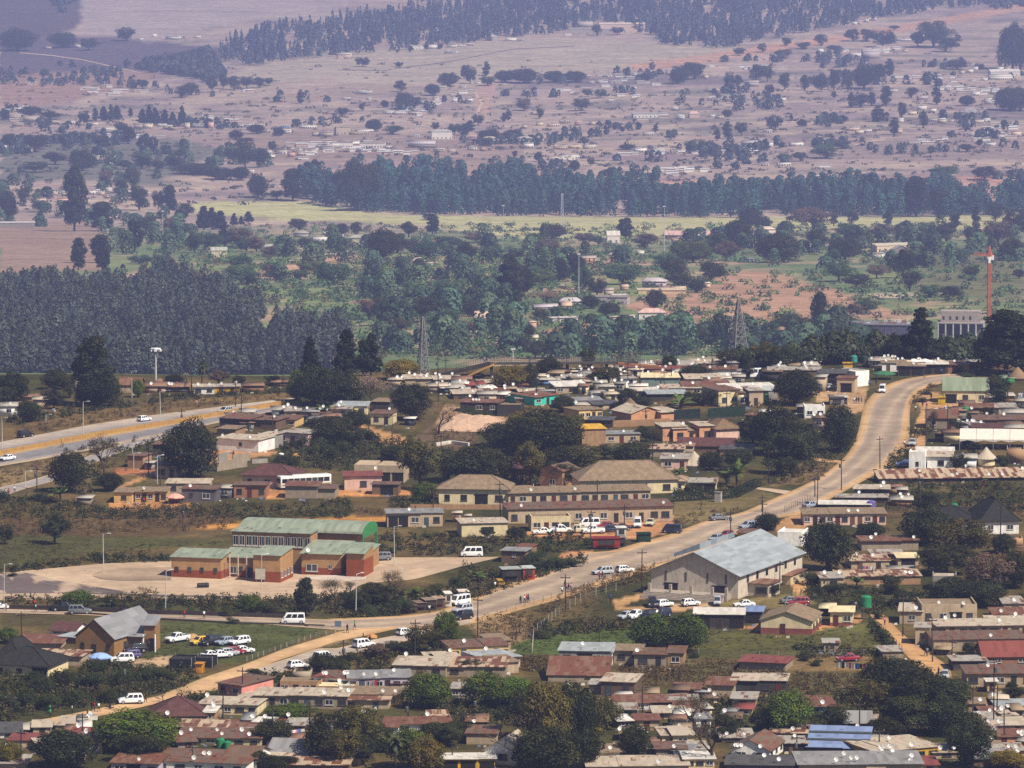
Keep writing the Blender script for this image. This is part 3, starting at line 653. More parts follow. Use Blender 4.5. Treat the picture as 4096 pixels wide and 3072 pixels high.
    q = MB(); q.box(l-.1, l+.02, -w+.5, w-.5, .42, .6); parts.append(('grille', q.mesh('grille', [M['tyre']]), None))
    for f in (1, -1):
        q = MB(); q.box(f*l-.1, f*l+.1, -w+.08, w-.08, .27, .42); parts.append(('bumper', bevelled(q, 'bumper', [M['plain']], .04), (.06, .06, .065)))
    for sd in (-1, 1):
        q = MB(); q.box(x1-.35, x1-.2, sd*(w+.02)-.08, sd*(w+.02)+.08, belt, belt+.14); parts.append(('wing_mirror', q.mesh('wing_mirror', [M['plain']]), (.03, .03, .03)))
    if kind == 'pickup':
        q = MB(); q.box(-l+.12, -.85, -w+.12, w-.12, belt-.02, belt+.004); parts.append(('load_bed', q.mesh('load_bed', [M['plain']]), (.03, .03, .032)))
        q = MB()
        for sd in (-1, 1): q.box(-l+.02, -.78, sd*(w-.06)-.05, sd*(w-.06)+.05, belt, belt+.14)
        q.box(-l+.02, -l+.1, -w+.01, w-.01, belt+.001, belt+.139); parts.append(('bed_rail', q.mesh('bed_rail', [M['paint']]), 'body'))
    ty = MB(); ty.tube((0, -.1, 0), (0, .1, 0), wr, n=16); tyre = ty.mesh('wheel', [M['tyre']])
    rm = MB(); rm.tube((0, -.108, 0), (0, .108, 0), wr*.62, n=10); rim = rm.mesh('rim', [M['metal']])
    CARS[kind] = (body, cabin, parts, tyre, rim, [(sx*(l-.82 if sx > 0 else l-.8), sy*(w-.1), wr) for sx in (1, -1) for sy in (1, -1)])
CCOL = dict(white=(.8, .8, .8), silver=(.42, .44, .47), blue=(.08, .12, .35), navy=(.02, .025, .06), black=(.012, .012, .014), red=(.28, .015, .03), yellow=(.75, .45, .02), grey=(.16, .165, .18), purple=(.09, .07, .2), palegrey=(.3, .34, .42), cream=(.6, .55, .4))
CNOUN = dict(sedan='sedan', hatch='hatchback', suv='off-road car', van='minibus', pickup='pickup truck', wagon='estate car')
def car(x, y, kind, head, col, label=None, far=None, s=1.):
    """head: 0 points to the right of the picture, 90 away from the viewer"""
    px, py = PX(x, y); p = at(px, py, far); body, cabin, parts, tyre, rim, ws = CARS[kind]
    p = p + Vector((0, .8, .06)); p.z = float(H(p.x, p.y))+.1
    rt = root('minibus' if kind == 'van' else ('pickup_truck' if kind == 'pickup' else 'parked_car'), p, R(head), (s*.94, s*.94, s*.94)); c = CCOL[col]
    link('body', body, rt, None, c); link('cabin', cabin, rt, None, c)
    for n, me, cc in parts: link(n, me, rt, None, c if cc == 'body' else (cc or (.5, .5, .5)))
    for q in ws:
        w_ = link('wheel', tyre, rt, T4(*q)); link('rim', rim, w_, Matrix.Identity(4), (.4, .4, .42))
    cn = {'palegrey': 'pale blue-grey'}.get(col, col)
    reg(rt, f"{cn} {CNOUN[kind]}", 'minibus' if kind == 'van' else ('pickup' if kind == 'pickup' else 'car'), 'vehicles on the roads and in the yards', px, py, label); return rt

# ------------------------------------------------------------------ people
PPL = {}
def person_proto(pose):
    V = []; E = []; Rr = []
    def v(p, r, par=None):
        V.append(p); Rr.append(r); i = len(V)-1
        if par is not None: E.append((par, i))
        return i
    pel = v((0, 0, .95), .125); wa = v((0, 0, 1.08), .115, pel); ch = v((0, -.01, 1.3), .145, wa); nk = v((0, 0, 1.46), .055, ch); hd = v((0, .012, 1.56), .085, nk); tp = v((0, .0, 1.66), .075, hd)
    nose = v((0, .105, 1.565), .012, hd)
    for sd in (-1, 1):
        sh = v((sd*.19, -.01, 1.39), .06, ch)
        sw = (.16*sd if pose == 1 else (.02 if pose == 0 else .24))
        el = v((sd*.23, -.02+sw*.4, 1.13), .042, sh); wr = v((sd*.22, .03+sw, .9 if pose < 2 else 1.04), .03, el); pm = v((sd*.215, .05+sw*1.1, .83 if pose < 2 else 1.07), .028, wr)
        for k in range(5):
            a = (k-2)*.018
            if k == 4: v((sd*.19, .095+sw*1.15, .80 if pose < 2 else 1.08), .009, pm)
            else:
                f1 = v((sd*(.215+.004), .04+a+sw*1.1+(.05 if pose == 2 else 0), .765+.006*abs(k-1) if pose < 2 else 1.09), .009, pm)
                v((sd*.208, .045+a+sw*1.1+(.08 if pose == 2 else 0), .73+.008*abs(k-1) if pose < 2 else 1.07), .008, f1)
        st = (-.22*sd if pose == 1 else 0)
        hp = v((sd*.095, 0, .88), .095, pel); kn = v((sd*.1, st*.5+.03, .5), .062, hp); an = v((sd*.1, st-.02, .09), .042, kn); ft = v((sd*.105, st+.12, .04), .038, an)
    me = bpy.data.meshes.new('body'); me.from_pydata(V, E, []); o = bpy.data.objects.new('body', me); COL.objects.link(o)
    md = o.modifiers.new('s', 'SKIN'); md.use_smooth_shade = True
    for i, q in enumerate(o.data.skin_vertices[0].data): q.radius = (Rr[i], Rr[i]); q.use_root = (i == 0)
    m2 = o.modifiers.new('u', 'SUBSURF'); m2.levels = 1
    dg = bpy.context.evaluated_depsgraph_get(); nm = bpy.data.meshes.new_from_object(o.evaluated_get(dg)); bpy.data.objects.remove(o)
    nm.name = 'body'; nm.materials.clear()
    for m in (M['skin'], M['cloth'], M['trouser'], M['tyre']): nm.materials.append(m)
    for f in nm.polygons:
        c = f.center; arm = abs(c.x) > .17 and c.z < 1.3
        f.material_index = 3 if c.z < .1 else (0 if c.z > 1.44 or (arm and (c.z < 1.16) and abs(c.x) > .18 and c.z > .6) else (2 if c.z < .97 else 1))
    hb = MB(); hb.lathe([(.09, 1.585), (.098, 1.63), (.085, 1.70), (.05, 1.735), (.01, 1.745)], 12, 0, (0, -.012, 0)); hair = hb.mesh('hair', [M['tyre']])
    for f in hair.polygons: f.use_smooth = True
    PPL[pose] = (nm, hair)
PCOL = dict(white=(.75, .75, .75), red=(.45, .03, .03), blue=(.08, .15, .4), black=(.015, .015, .018), green=(.05, .28, .1), yellow=(.6, .42, .05), pink=(.6, .2, .3), grey=(.25, .25, .27), orange=(.6, .2, .05))
def person(x, y, shirt, pose=1, face=0, label=None, dz=0, base=None, s=1.):
    px, py = PX(x, y); p = at(px, py) if base is None else base; p = p+Vector((0, 0, dz+.06)); body, hair = PPL[pose]
    rt = root('person', p, R(face), (s, s, s)); link('body', body, rt, None, PCOL[shirt]); link('hair', hair, rt, None)
    vb = {0: 'standing', 1: 'walking', 2: 'holding something forward'}[pose]
    reg(rt, f"person in {shirt} top {vb}", 'person', 'people out on foot', px, py, label, f"people in {shirt} tops {vb}"); return rt

# ------------------------------------------------------------------ poles, tanks, small things
def pole(x, yb, yt, kind='wood', label=None, far=None, lean=0):
    px, py = PX(x, yb); p = at(px, py, far); s = ppm(p)*ORG[2]; h = (yb-yt)/s
    rt = root({'wood': 'utility_pole', 'lamp': 'street_lamp', 'mast': 'floodlight_mast', 'plain': 'pole'}[kind], p, R(random.uniform(-40, 40)))
    rt.rotation_euler.y = R(random.uniform(-1.5, 1.5)+lean)
    b = MB(); c = hx(random.choice(['3a2f28', '4a3c32', '2f2824'])) if kind in ('wood', 'plain') else (.5, .5, .48)
    r0 = .13 if kind in ('wood', 'plain') else (.1 if kind == 'lamp' else .28)
    b.tube((0, 0, -.3), (0, 0, h), r0, r0*.65, n=8); part(b, 'shaft', M['plain'], rt, c)
    if kind == 'wood':
        a = MB(); a.box(-.95, .95, -.07, .07, h-.75, h-.6); part(a, 'crossarm', M['plain'], rt, c)
        for q in (-.85, 0, .85):
            i = MB(); i.lathe([(.05, h-.6), (.07, h-.5), (.04, h-.38)], 8, 0, (q, 0, 0)); part(i, 'insulator', M['plain'], rt, (.3, .25, .2))
        if random.random() < .3:
            t = MB(); t.lathe([(.26, h-2.3), (.3, h-2.2), (.3, h-1.5), (.22, h-1.4)], 10, 0, (0, -.42, 0)); part(t, 'transformer', M['metal'], rt, (.1, .1, .1))
    elif kind == 'lamp':
        a = MB(); a.tube((0, 0, h-.05), (1.1, 0, h+.15), .04); part(a, 'bracket', M['metal'], rt, c)
        a = MB(); a.box(.9, 1.6, -.12, .12, h+.1, h+.24); part(a, 'lamp_head', M['plain'], rt, (.6, .6, .6))
    elif kind == 'mast':
        a = MB(); a.lathe([(1.3, h-.2), (1.4, h), (1.3, h+.15)], 12); part(a, 'lamp_ring', M['metal'], rt, (.7, .7, .7))
        for k in range(6):
            q = MB(); an = k*math.pi/3; q.box(-.35, .35, -.2, .2, h-.65, h-.22); part(q, 'floodlight', M['plain'], rt, (.75, .75, .75), T4(1.35*math.cos(an), 1.35*math.sin(an), 0, an+math.pi/2))
    d = {'wood': 'dark wooden utility pole with crossarm', 'lamp': 'thin pale street lamp', 'mast': 'tall white floodlight mast', 'plain': 'plain dark wooden pole'}[kind]
    reg(rt, d, {'lamp': 'street lamp', 'mast': 'floodlight mast'}.get(kind, 'utility pole'), {'lamp': 'street lamps'}.get(kind, 'utility poles of the village') if kind != 'mast' else None, px, py, label); return rt
def tank(x, y, w, h, col, label=None, stand=0, far=None):
    px, py = PX(x, y); p = at(px, py, far); s = ppm(p)*ORG[2]; r = w/s/2; hh = h/s; cn = dict(green=(.02, .2, .075), black=(.025, .035, .035), purple=(.14, .11, .34), teal=(.04, .26, .2), blue=(.1, .15, .35))[col]
    rt = root('water_tank', p + Vector((0, r, stand/s)))
    b = MB(); pr = [(r*.98, 0)]
    for k in range(1, 9): pr += [(r, hh*.86*k/9-.05), (r*.965, hh*.86*k/9)]
    pr += [(r, hh*.86), (r*.8, hh*.95), (r*.3, hh), (.02, hh)]; b.lathe(pr, 20); part(b, 'shell', M['plain'], rt, cn)
    b = MB(); b.lathe([(r*.32, hh-.02), (r*.32, hh+.1), (r*.1, hh+.13)], 12); part(b, 'lid', M['plain'], rt, tuple(c*.8 for c in cn))
    if stand:
        b = MB(); g = stand/s
        for sx in (-1, 1):
            for sy in (-1, 1): q = MB(); q.box(sx*r*.7-.07, sx*r*.7+.07, sy*r*.7-.07, sy*r*.7+.07, -g, -.16); part(q, 'leg', M['metal'], rt, (.08, .07, .06))
        b.box(-r*1.05, r*1.05, -r*1.05, r*1.05, -.15, -.01); part(b, 'platform', M['plain'], rt, (.1, .08, .06))
    reg(rt, f"{col} plastic water tank", 'water tank', 'plastic water tanks', px, py, label); return rt
def wall_line(pts, h, t, col, label, cat='wall', name='garden_wall', far=None, mt='wall'):
    P = [at(*PX(*q), far) for q in pts]; b = MB()
    for a, c in zip(P[:-1], P[1:]):
        d = Vector((c.x-a.x, c.y-a.y, 0)); n = max(1, int(d.length/6)); nn = Vector((-d.y, d.x, 0)).normalized()*t/2
        for i in range(n):
            u = a.lerp(c, i/n); v = a.lerp(c, (i+1)/n); u.z = float(H(u.x, u.y)); v.z = float(H(v.x, v.y))
            zu = Vector((0, 0, -.4)); zt = Vector((0, 0, h))
            b.hexa([u-nn+zu, v-nn+zu, v+nn+zu, u+nn+zu], [u-nn+zt, v-nn+zt, v+nn+zt, u+nn+zt])
    o = link(name, b.mesh(name, [M[mt]]), None, None, WALL.get(col, col) if isinstance(col, str) else col); q = PX(*pts[0]); o['label'] = label; o['category'] = cat; return o
def fence(pts, h, label, step=2.5, col=(.12, .09, .07), name='wire_fence', far=None):
    P = [at(*PX(*q), far) for q in pts]; rt = root(name, P[0]); o0 = P[0]; k = 0
    post = MB(); post.tube((0, 0, -.2), (0, 0, h), .06, .05, n=6); pm = post.mesh('post', [M['plain']]); wires = MB(); prev = None
    for a, c in zip(P[:-1], P[1:]):
        n = max(1, int((c-a).length/step))
        for i in range(n+1):
            u = a.lerp(c, i/n); u.z = float(H(u.x, u.y)); q = u-o0
            if k < 90: link('post', pm, rt, T4(*q), col); k += 1
            if prev is not None and (q-prev).length > .1:
                for f in (.25, .55, .9): wires.tube(prev+Vector((0, 0, h*f)), q+Vector((0, 0, h*f)), .018, n=4, cap=False)
            prev = q
    part(wires, 'wires', M['metal'], rt, (.2, .18, .16)); rt['label'] = label; rt['category'] = 'fence'; return rt

# ------------------------------------------------------------------ roads and other ground sheets
def resample(pts, n):
    P = np.array([PX(*p) for p in pts]); d = np.r_[0, np.cumsum(np.hypot(*np.diff(P, axis=0).T))]; t = np.linspace(0, d[-1], n)
    return np.stack([np.interp(t, d, P[:, 0]), np.interp(t, d, P[:, 1])], 1)
def strip(name, left, right, z, colf, n=90, m=10, far=None, smooth=2):
    L = resample(left, n); Rr = resample(right, n)
    for _ in range(smooth):
        for A in (L, Rr): A[1:-1] = (A[:-2]+2*A[1:-1]+A[2:])/4
    a = [at(*q, far) for q in L]; c = [at(*q, far) for q in Rr]
    V = np.zeros((n, m+1, 3)); 
    for i in range(n):
        for j in range(m+1):
            p = a[i].lerp(c[i], j/m); V[i, j] = p.x, p.y, 0
    V[..., 2] = H(V[..., 0], V[..., 1]) + z
    me = bpy.data.meshes.new(name); idx = np.arange(n*(m+1)).reshape(n, m+1)
    F = np.stack([idx[:-1, :-1], idx[:-1, 1:], idx[1:, 1:], idx[1:, :-1]], -1).reshape(-1, 4)
    me.from_pydata(V.reshape(-1, 3).tolist(), [], F.tolist()); me.update()
    if me.polygons[0].normal.z < 0: me.flip_normals()
    ca = me.color_attributes.new('cover', 'FLOAT_COLOR', 'POINT')
    u = np.linspace(0, 1, m+1)[None, :]*np.ones((n, 1)); v = np.linspace(0, 1, n)[:, None]*np.ones((1, m+1))
    col = colf(u, v, V[..., 0], V[..., 1]); ca.data.foreach_set('color', np.concatenate([col, np.ones((*col.shape[:2], 1))], -1).astype(np.float32).ravel())
    me.materials.append(M['road']); return struct(link(name, me))
def ccol(*stops):
    """colour across a strip: stops (u, colour)"""
    us = [s[0] for s in stops]; cs = np.array([s[1] for s in stops])
    def f(u, v, x, y):
        w = np.clip(u + .05*(fbm(x/9, y/9, 21)-.5)*2, 0, 1)
        return np.stack([np.interp(w, us, cs[:, k]) for k in range(3)], -1)
    return f
# ------------------------------------------------------------------ ground cover colours (albedo that belongs to the soil and the plants)
GR = dict(grass=(.06, .062, .018), lush=(.06, .09, .02), dry=(.14, .09, .036), soil=(.42, .20, .075), sand=(.50, .34, .19), brown=(.13, .085, .045), dark=(.045, .048, .022), pale=(.42, .34, .25), concrete=(.5, .38, .27), asphalt=(.30, .245, .20))
def C(x, y, pts, s=1.58): return [(x+a/s, y+b/s) for a, b in pts]
COVER = []                                        # (polygon in photo pixels of the ground it lies on, colour, softness)
def cov(poly, col, soft=10): COVER.append((np.array(poly, float), np.array(GR[col] if isinstance(col, str) else col), soft))
far_dry = (.34, .25, .20)
# far slopes
cov([(0, 150), (500, 150), (900, 200), (860, 290), (500, 300), (0, 320)], (.10, .075, .085), 12)
cov([(-50, -60), (420, -60), (330, 60), (300, 120), (0, 200), (-50, 200)], (.09, .065, .06), 20)
cov([(330, -60), (1500, -60), (1300, 60), (850, 110), (600, 170), (330, 120)], (.34, .27, .235), 20)
cov([(850, 330), (1000, 270), (1400, 200), (2200, 160), (2700, 170), (3000, 190), (2900, 240), (2300, 300), (1800, 330), (1200, 370)], (.36, .29, .21), 8)
cov([(840, 335), (1300, 330), (1800, 345), (1300, 400), (900, 430), (700, 380)], (.30, .22, .16), 8)
cov([(2500, 260), (2900, 205), (3300, 150), (4000, 30), (4096, 10), (4096, 40), (3600, 130), (3200, 190), (2900, 240), (2560, 285)], (.44, .25, .16), 7)
cov([(0, 300), (500, 275), (650, 300), (560, 345), (200, 420), (0, 430)], (.29, .18, .13), 8)
cov([(700, 400), (1350, 300), (1350, 345), (900, 410), (720, 440)], (.36, .27, .20), 8)
cov([(2000, 330), (2600, 290), (3300, 330), (2700, 345), (2100, 350)], (.17, .13, .12), 14)
cov([(1900, 360), (2010, 300), (1940, 480), (1905, 480)], (.40, .26, .19), 8)
cov([(0, 520), (1000, 505), (1400, 520), (1500, 600), (900, 640), (0, 560)], (.30, .22, .18), 16)
cov([(600, 560), (1350, 520), (2096, 560), (2096, 660), (1300, 660), (650, 600)], (.27, .19, .15), 14)
cov([(0, 540), (640, 540), (900, 600), (620, 730), (0, 720)], (.14, .13, .10), 16)
cov([(3500, 560), (4096, 520), (4096, 640), (3600, 640), (3000, 650)], (.26, .19, .16), 14)
cov([(2600, 720), (4096, 700), (4096, 790), (3900, 800), (2700, 780)], (.42, .24, .18), 8)
cov([(1350, 645), (2200, 660), (2300, 700), (1900, 715), (1400, 700)], (.33, .22, .17), 12)
# pale green cane field
cov([(760, 812), (1000, 803), (1250, 806), (1480, 852), (1900, 866), (3100, 872), (4096, 862), (4150, 910), (3300, 918), (2900, 945), (2100, 955), (1700, 905), (1100, 880), (800, 860)], (.40, .37, .17), 4)
# middle ground
cov([(0, 880), (420, 880), (420, 1080), (0, 1090)], (.27, .18, .13), 12)
cov([(1010, 1085), (1400, 1000), (1450, 1035), (1180, 1105), (1040, 1110)], (.42, .26, .16), 5)
cov([(1380, 1185), (1750, 1145), (2000, 1155), (1900, 1180), (1400, 1215)], (.30, .19, .12), 8)
cov([(2640, 1150), (2950, 1082), (3080, 1088), (3350, 1160), (3560, 1240), (3600, 1275), (3400, 1270), (3150, 1320), (2700, 1290), (2500, 1230)], (.36, .21, .13), 8)
cov([(2150, 1330), (2300, 1295), (2760, 1300), (2760, 1345), (2160, 1350)], (.38, .21, .13), 6)
cov([(3700, 1000), (4096, 960), (4096, 1200), (3650, 1180)], (.13, .13, .06), 12)
cov([(2300, 1040), (2560, 1020), (2500, 1060), (2330, 1068)], (.40, .25, .17), 4)
cov([(3470, 1180), (3800, 1160), (3790, 1172), (3480, 1194)], (.48, .36, .26), 3)
# the plateau
G7 = lambda p: C(0, 2022, p); G8 = lambda p: C(1350, 2022, p); G9 = lambda p: C(2696, 2022, p); G4 = lambda p: C(0, 1000, p); G5 = lambda p: C(1350, 1000, p); G6 = lambda p: C(2696, 1000, p)
cov(G4([(0, 1140), (300, 1080), (700, 1000), (1300, 935), (1860, 895), (1860, 935), (980, 1045), (0, 1225)]), (.14, .09, .035), 5)
cov(G4([(0, 1380), (560, 1280), (560, 1295), (320, 1410), (0, 1500)]), (.19, .13, .06), 5)
cov(G4([(0, 1590), (700, 1610), (2212, 1570), (2212, 1700), (0, 1700)]), (.075, .062, .02), 8)
cov(G7([(0, 60), (1470, 20), (1490, 150), (1000, 200), (0, 190)]), (.095, .062, .026), 10)
cov(G7([(0, 190), (1470, 215), (1470, 250), (600, 290), (0, 420)]), (.065, .062, .02), 8)
cov(G7([(1170, 140), (1480, 105), (2000, 80), (2212, 72), (2212, 105), (1500, 150)]), (.46, .22, .06), 4)
cov(G8([(0, 70), (310, 65), (312, 108), (0, 108)]), (.46, .22, .06), 4)
cov(G4([(690, 1590), (1200, 1600), (1210, 1630), (690, 1640)]), 'soil', 3)
cov(G4([(1680, 1490), (1800, 1520), (1810, 1575), (1680, 1580)]), 'soil', 3)
cov(G4([(1180, 1240), (1740, 1270), (1760, 1290), (1360, 1350), (1060, 1390), (780, 1500), (740, 1500), (960, 1400)]), (.38, .2, .09), 4)
cov(G4([(730, 1380), (980, 1370), (960, 1420), (730, 1420)]), (.36, .14, .06), 4)
cov(G5([(0, 1500), (470, 1500), (470, 1550), (0, 1555)]), 'soil', 3)
cov(G5([(0, 1110), (140, 1100), (420, 1180), (450, 1240), (330, 1240), (200, 1180), (0, 1160)]), (.40, .22, .09), 4)
cov(G5([(680, 980), (1080, 1010), (1100, 1090), (700, 1180), (600, 1130)]), (.32, .2, .12), 5)
cov(G5([(1080, 1480), (1500, 1490), (1490, 1560), (1090, 1560)]), (.36, .19, .08), 4)
cov(G5([(600, 1100), (860, 1140), (900, 1240), (620, 1300), (450, 1200)]), (.12, .08, .045), 6)
cov(G8([(1160, 180), (1240, 150), (1880, 90), (2150, 60), (2212, 110), (2060, 185), (1900, 205), (1380, 212)]), (.44, .22, .10), 3)
cov(G8([(1420, 300), (1620, 285), (1610, 330), (1400, 330)]), (.42, .2, .1), 3)
cov(G8([(1060, 890), (1380, 790), (1900, 765), (2212, 770), (2212, 900), (1700, 900), (1500, 950), (1050, 930)]), (.065, .088, .02), 5)
cov(G9([(0, 800), (400, 800), (1200, 740), (1260, 740), (1390, 880), (1300, 900), (1030, 930), (400, 970), (0, 970)]), (.085, .08, .022), 5)
cov(G9([(430, 760), (560, 800), (900, 790), (1200, 730), (1180, 690), (900, 740), (560, 740), (400, 790)]), (.40, .2, .09), 4)
cov(G9([(0, 620), (400, 590), (820, 560), (900, 620), (600, 650), (150, 650), (0, 660)]), (.17, .13, .05), 5)
cov(G8([(1740, 600), (1850, 570), (2000, 545), (1990, 570), (1860, 610), (1800, 640), (2212, 640), (2212, 665), (1760, 660)]), (.46, .27, .12), 3)
cov(G9([(0, 625), (250, 615), (240, 645), (0, 655)]), (.46, .3, .17), 3)
cov(G9([(700, 960), (1250, 940), (1250, 1040), (720, 1050)]), (.19, .125, .05), 6)
cov(G9([(740, 500), (830, 480), (840, 560), (760, 560)]), (.44, .24, .1), 3)
cov(G9([(640, 110), (830, 20), (900, 60), (830, 150), (660, 180)]), (.42, .23, .1), 4)
cov(G6([(1480, 890), (1560, 850), (1700, 920), (1720, 990), (1590, 1010), (1590, 1240), (1480, 1260), (1400, 1350), (1500, 1200), (1560, 1000)]), (.42, .24, .11), 4)
cov(G6([(880, 880), (1230, 870), (1190, 1010), (1100, 1040), (1080, 970), (900, 965)]), (.40, .25, .13), 4)
cov(G6([(1700, 960), (2000, 980), (2000, 1010), (1660, 1010)]), (.42, .24, .11), 3)
cov(G6([(870, 1300), (1020, 1340), (1050, 1400), (900, 1470), (600, 1490)]), (.15, .10, .045), 5)
cov(G6([(0, 1560), (520, 1510), (690, 1560), (440, 1640), (0, 1659)]), (.13, .10, .04), 5)
cov(G9([(0, 0), (450, 0), (200, 100), (0, 130)]), (.16, .12, .05), 5)
cov(G7([(1000, 735), (1800, 750), (2110, 765), (1560, 985), (1300, 1000), (900, 985)]), (.062, .068, .02), 4)
cov(G7([(820, 1020), (830, 985), (1080, 948), (1290, 945), (1290, 975), (1080, 1005), (900, 1030)]), (.48, .33, .19), 3)
cov(G7([(0, 660), (1000, 700), (1000, 740), (880, 790), (0, 760)]), (.07, .055, .022), 5)
cov(G8([(800, 740), (1060, 680), (1320, 740), (1340, 790), (1080, 890), (880, 830)]), (.19, .125, .06), 6)
cov(G7([(1680, 1000), (1800, 960), (2212, 850), (2212, 800)]), (.17, .125, .06), 4)
cov(G7([(1640, 1080), (1860, 1030), (1900, 1100), (1650, 1150)]), (.065, .058, .02), 6)
cov(G9([(2212, 80), (2050, 100), (1200, 60), (1700, 0), (2212, 0)]), (.12, .08, .034), 8)
cov(G9([(0, 960), (700, 1050), (1240, 1060), (1240, 1200), (0, 1120)]), (.095, .085, .032), 6)

def build_terrain():
    rows = list(np.arange(60, 560, 50.0))
    vs = np.arange(1000, 352, -2.4); dn = CAMH/np.tan(PITCH + np.arctan((vs-384)*4/FP))
    rows += list(dn[(dn > rows[-1]+20) & (dn < 1540)])
    rows += list(np.linspace(rows[-1]+12, 2290, 42))
    vf = np.arange(390, -101, -2.2); df = np.interp(vf, [k for k in KV[::-1] if k is not None], KD[4:][::-1]); rows += list(df[df > rows[-1]+3]); rows += [11900., 12300.]
    ys = np.array(rows)
    tx = np.concatenate([-np.geomspace(.9, .112, 26), np.arange(-.108, .1081, 2.2/5689), np.geomspace(.112, .9, 26)])
    Y, TX = np.meshgrid(ys, tx, indexing='ij'); X = Y*TX; Z = H(X, Y); X = np.clip(X, -3400, 3400); Z = H(X, Y)
    n, m = X.shape; V = np.stack([X, Y, Z], -1)
    px, py = proj(X, Y, Z)
    nearm = Y <= edge(X, Y)+40
    base = np.zeros((n, m, 3))
    f1 = fbm(X/23, Y/45, 40); f2 = fbm(X/9, Y/16, 44); f3 = fbm(X/150, Y/230, 48, 5); f4 = fbm(X/45, Y/60, 52, 5)
    def lerp(a, b, t): return np.array(a)*(1-t[..., None]) + np.array(b)*t[..., None]
    nearc = lerp(lerp((.046, .044, .014), (.115, .078, .030), np.clip((f1-.42)*5, 0, 1)), (.058, .056, .018), np.clip((f2-.5)*4, 0, 1)*.6)
    midc = lerp(lerp((.11, .15, .065), (.17, .20, .075), np.clip((f3-.45)*5, 0, 1)), (.34, .24, .15), np.clip((f4-.53)*6, 0, 1))
    farc = lerp(lerp(far_dry, (.25, .18, .165), np.clip((f3-.5)*5, 0, 1)), (.40, .30, .22), np.clip((f4-.5)*6, 0, 1))
    farc = farc*lerp((1, 1, 1), (.55, .62, .62), np.clip((fbm(X/120, Y/50, 60, 5)-.56)*9, 0, 1))
    tm = np.clip((Y-4300)/700, 0, 1)
    base = nearc*nearm[..., None] + (~nearm)[..., None]*lerp((1, 1, 1), (0, 0, 0), tm)*midc + (~nearm)[..., None]*tm[..., None]*farc
    jx = (fbm(X/12, Y/20, 70)-.5); jy = (fbm(X/12, Y/20, 80)-.5)
    jx = np.where(nearm, jx, fbm(X/60, Y/80, 71)-.5); jy = np.where(nearm, jy, fbm(X/60, Y/80, 81)-.5)
    for poly, col, soft in COVER:
        farp = poly[:, 1].mean() < 1420
        a = np.zeros((n, m))
        for k in range(4):
            ox, oy = ((-.5, 0), (.5, 0), (0, -.35), (0, .35))[k]
            qx = px+jx*soft*3+ox*soft; qy = py+jy*soft*1.6+oy*soft
            box = (qx > poly[:, 0].min()) & (qx < poly[:, 0].max()) & (qy > poly[:, 1].min()) & (qy < poly[:, 1].max()) & (nearm != farp)
            i = np.nonzero(box); 
            if len(i[0]): a[i] += .25*inpoly(qx[i], qy[i], poly)
        base = base*(1-a[..., None]) + col*a[..., None]
    me = bpy.data.meshes.new('ground'); me.vertices.add(n*m); me.vertices.foreach_set('co', V.astype(np.float32).ravel())
    idx = np.arange(n*m).reshape(n, m); F = np.stack([idx[:-1, :-1], idx[:-1, 1:], idx[1:, 1:], idx[1:, :-1]], -1).reshape(-1)
    nf = len(F)//4; me.loops.add(nf*4); me.loops.foreach_set('vertex_index', F.astype(np.int32)); me.polygons.add(nf); me.polygons.foreach_set('loop_start', np.arange(0, nf*4, 4, dtype=np.int32))
    me.polygons.foreach_set('use_smooth', np.ones(nf, bool)); me.update(calc_edges=True)
    ca = me.color_attributes.new('cover', 'FLOAT_COLOR', 'POINT'); ca.data.foreach_set('color', np.concatenate([base, np.ones((n, m, 1))], -1).astype(np.float32).ravel())
    me.materials.append(M['ground']); struct(link('ground', me))
build_terrain()

# ------------------------------------------------------------------ roads
A, SD, ST = (.32, .24, .175), (.49, .30, .15), (.42, .31, .21)
org(0, 0, 1)
L = C(2696, 1000, [(1905, 778), (1700, 790), (1500, 815), (1400, 845), (1335, 885), (1270, 935), (1235, 1000), (1212, 1100), (1190, 1200), (1130, 1300), (1000, 1410), (880, 1480), (700, 1560), (480, 1659)]) + C(2696, 2022, [(240, 100), (0, 195)]) + C(1350, 2022, [(1980, 235), (1800, 290), (1560, 350), (1400, 410), (1240, 470), (1000, 545), (860, 605), (700, 670), (440, 705), (0, 725)]) + C(0, 2022, [(1500, 705), (1000, 680), (500, 655), (-30, 640)])
Rd = C(2696, 1000, [(1905, 805), (1750, 825), (1600, 850), (1520, 885), (1480, 930), (1460, 1000), (1450, 1100), (1440, 1200), (1390, 1290), (1300, 1370), (1180, 1440), (1040, 1520), (880, 1600), (790, 1659)]) + C(2696, 2022, [(560, 85), (300, 215), (0, 345)]) + C(1350, 2022, [(2000, 375), (1800, 430), (1600, 500), (1400, 565), (1200, 625), (1000, 685), (830, 730), (640, 760), (440, 770), (0, 790)]) + C(0, 2022, [(1700, 755), (1500, 745), (1000, 720), (500, 693), (-30, 680)])
def widen(Lp, Rp, a, b):
    L2, R2 = resample(Lp, 60), resample(Rp, 60); d = R2-L2
    k = (np.linspace(0, 1, 60) < .72)[:, None]
    return [tuple(q) for q in L2 - d*a], [tuple(q) for q in R2 + d*b]
l2, r2 = widen(L[:26], Rd[:26], .16, .22)
strip('sandy_verge', l2, r2, .04, ccol((0, (.30, .2, .1)), (.1, SD), (.5, SD), (.9, SD), (1, (.34, .22, .1))), 120, 10)
strip('main_road', L, Rd, .09, ccol((0, SD), (.05, ST), (.13, A), (.24, (.27, .205, .155)), (.4, A), (.47, (.38, .29, .21)), (.54, (.38, .29, .21)), (.62, A), (.78, (.27, .205, .155)), (.9, A), (.96, ST), (1, SD)), 200, 22)
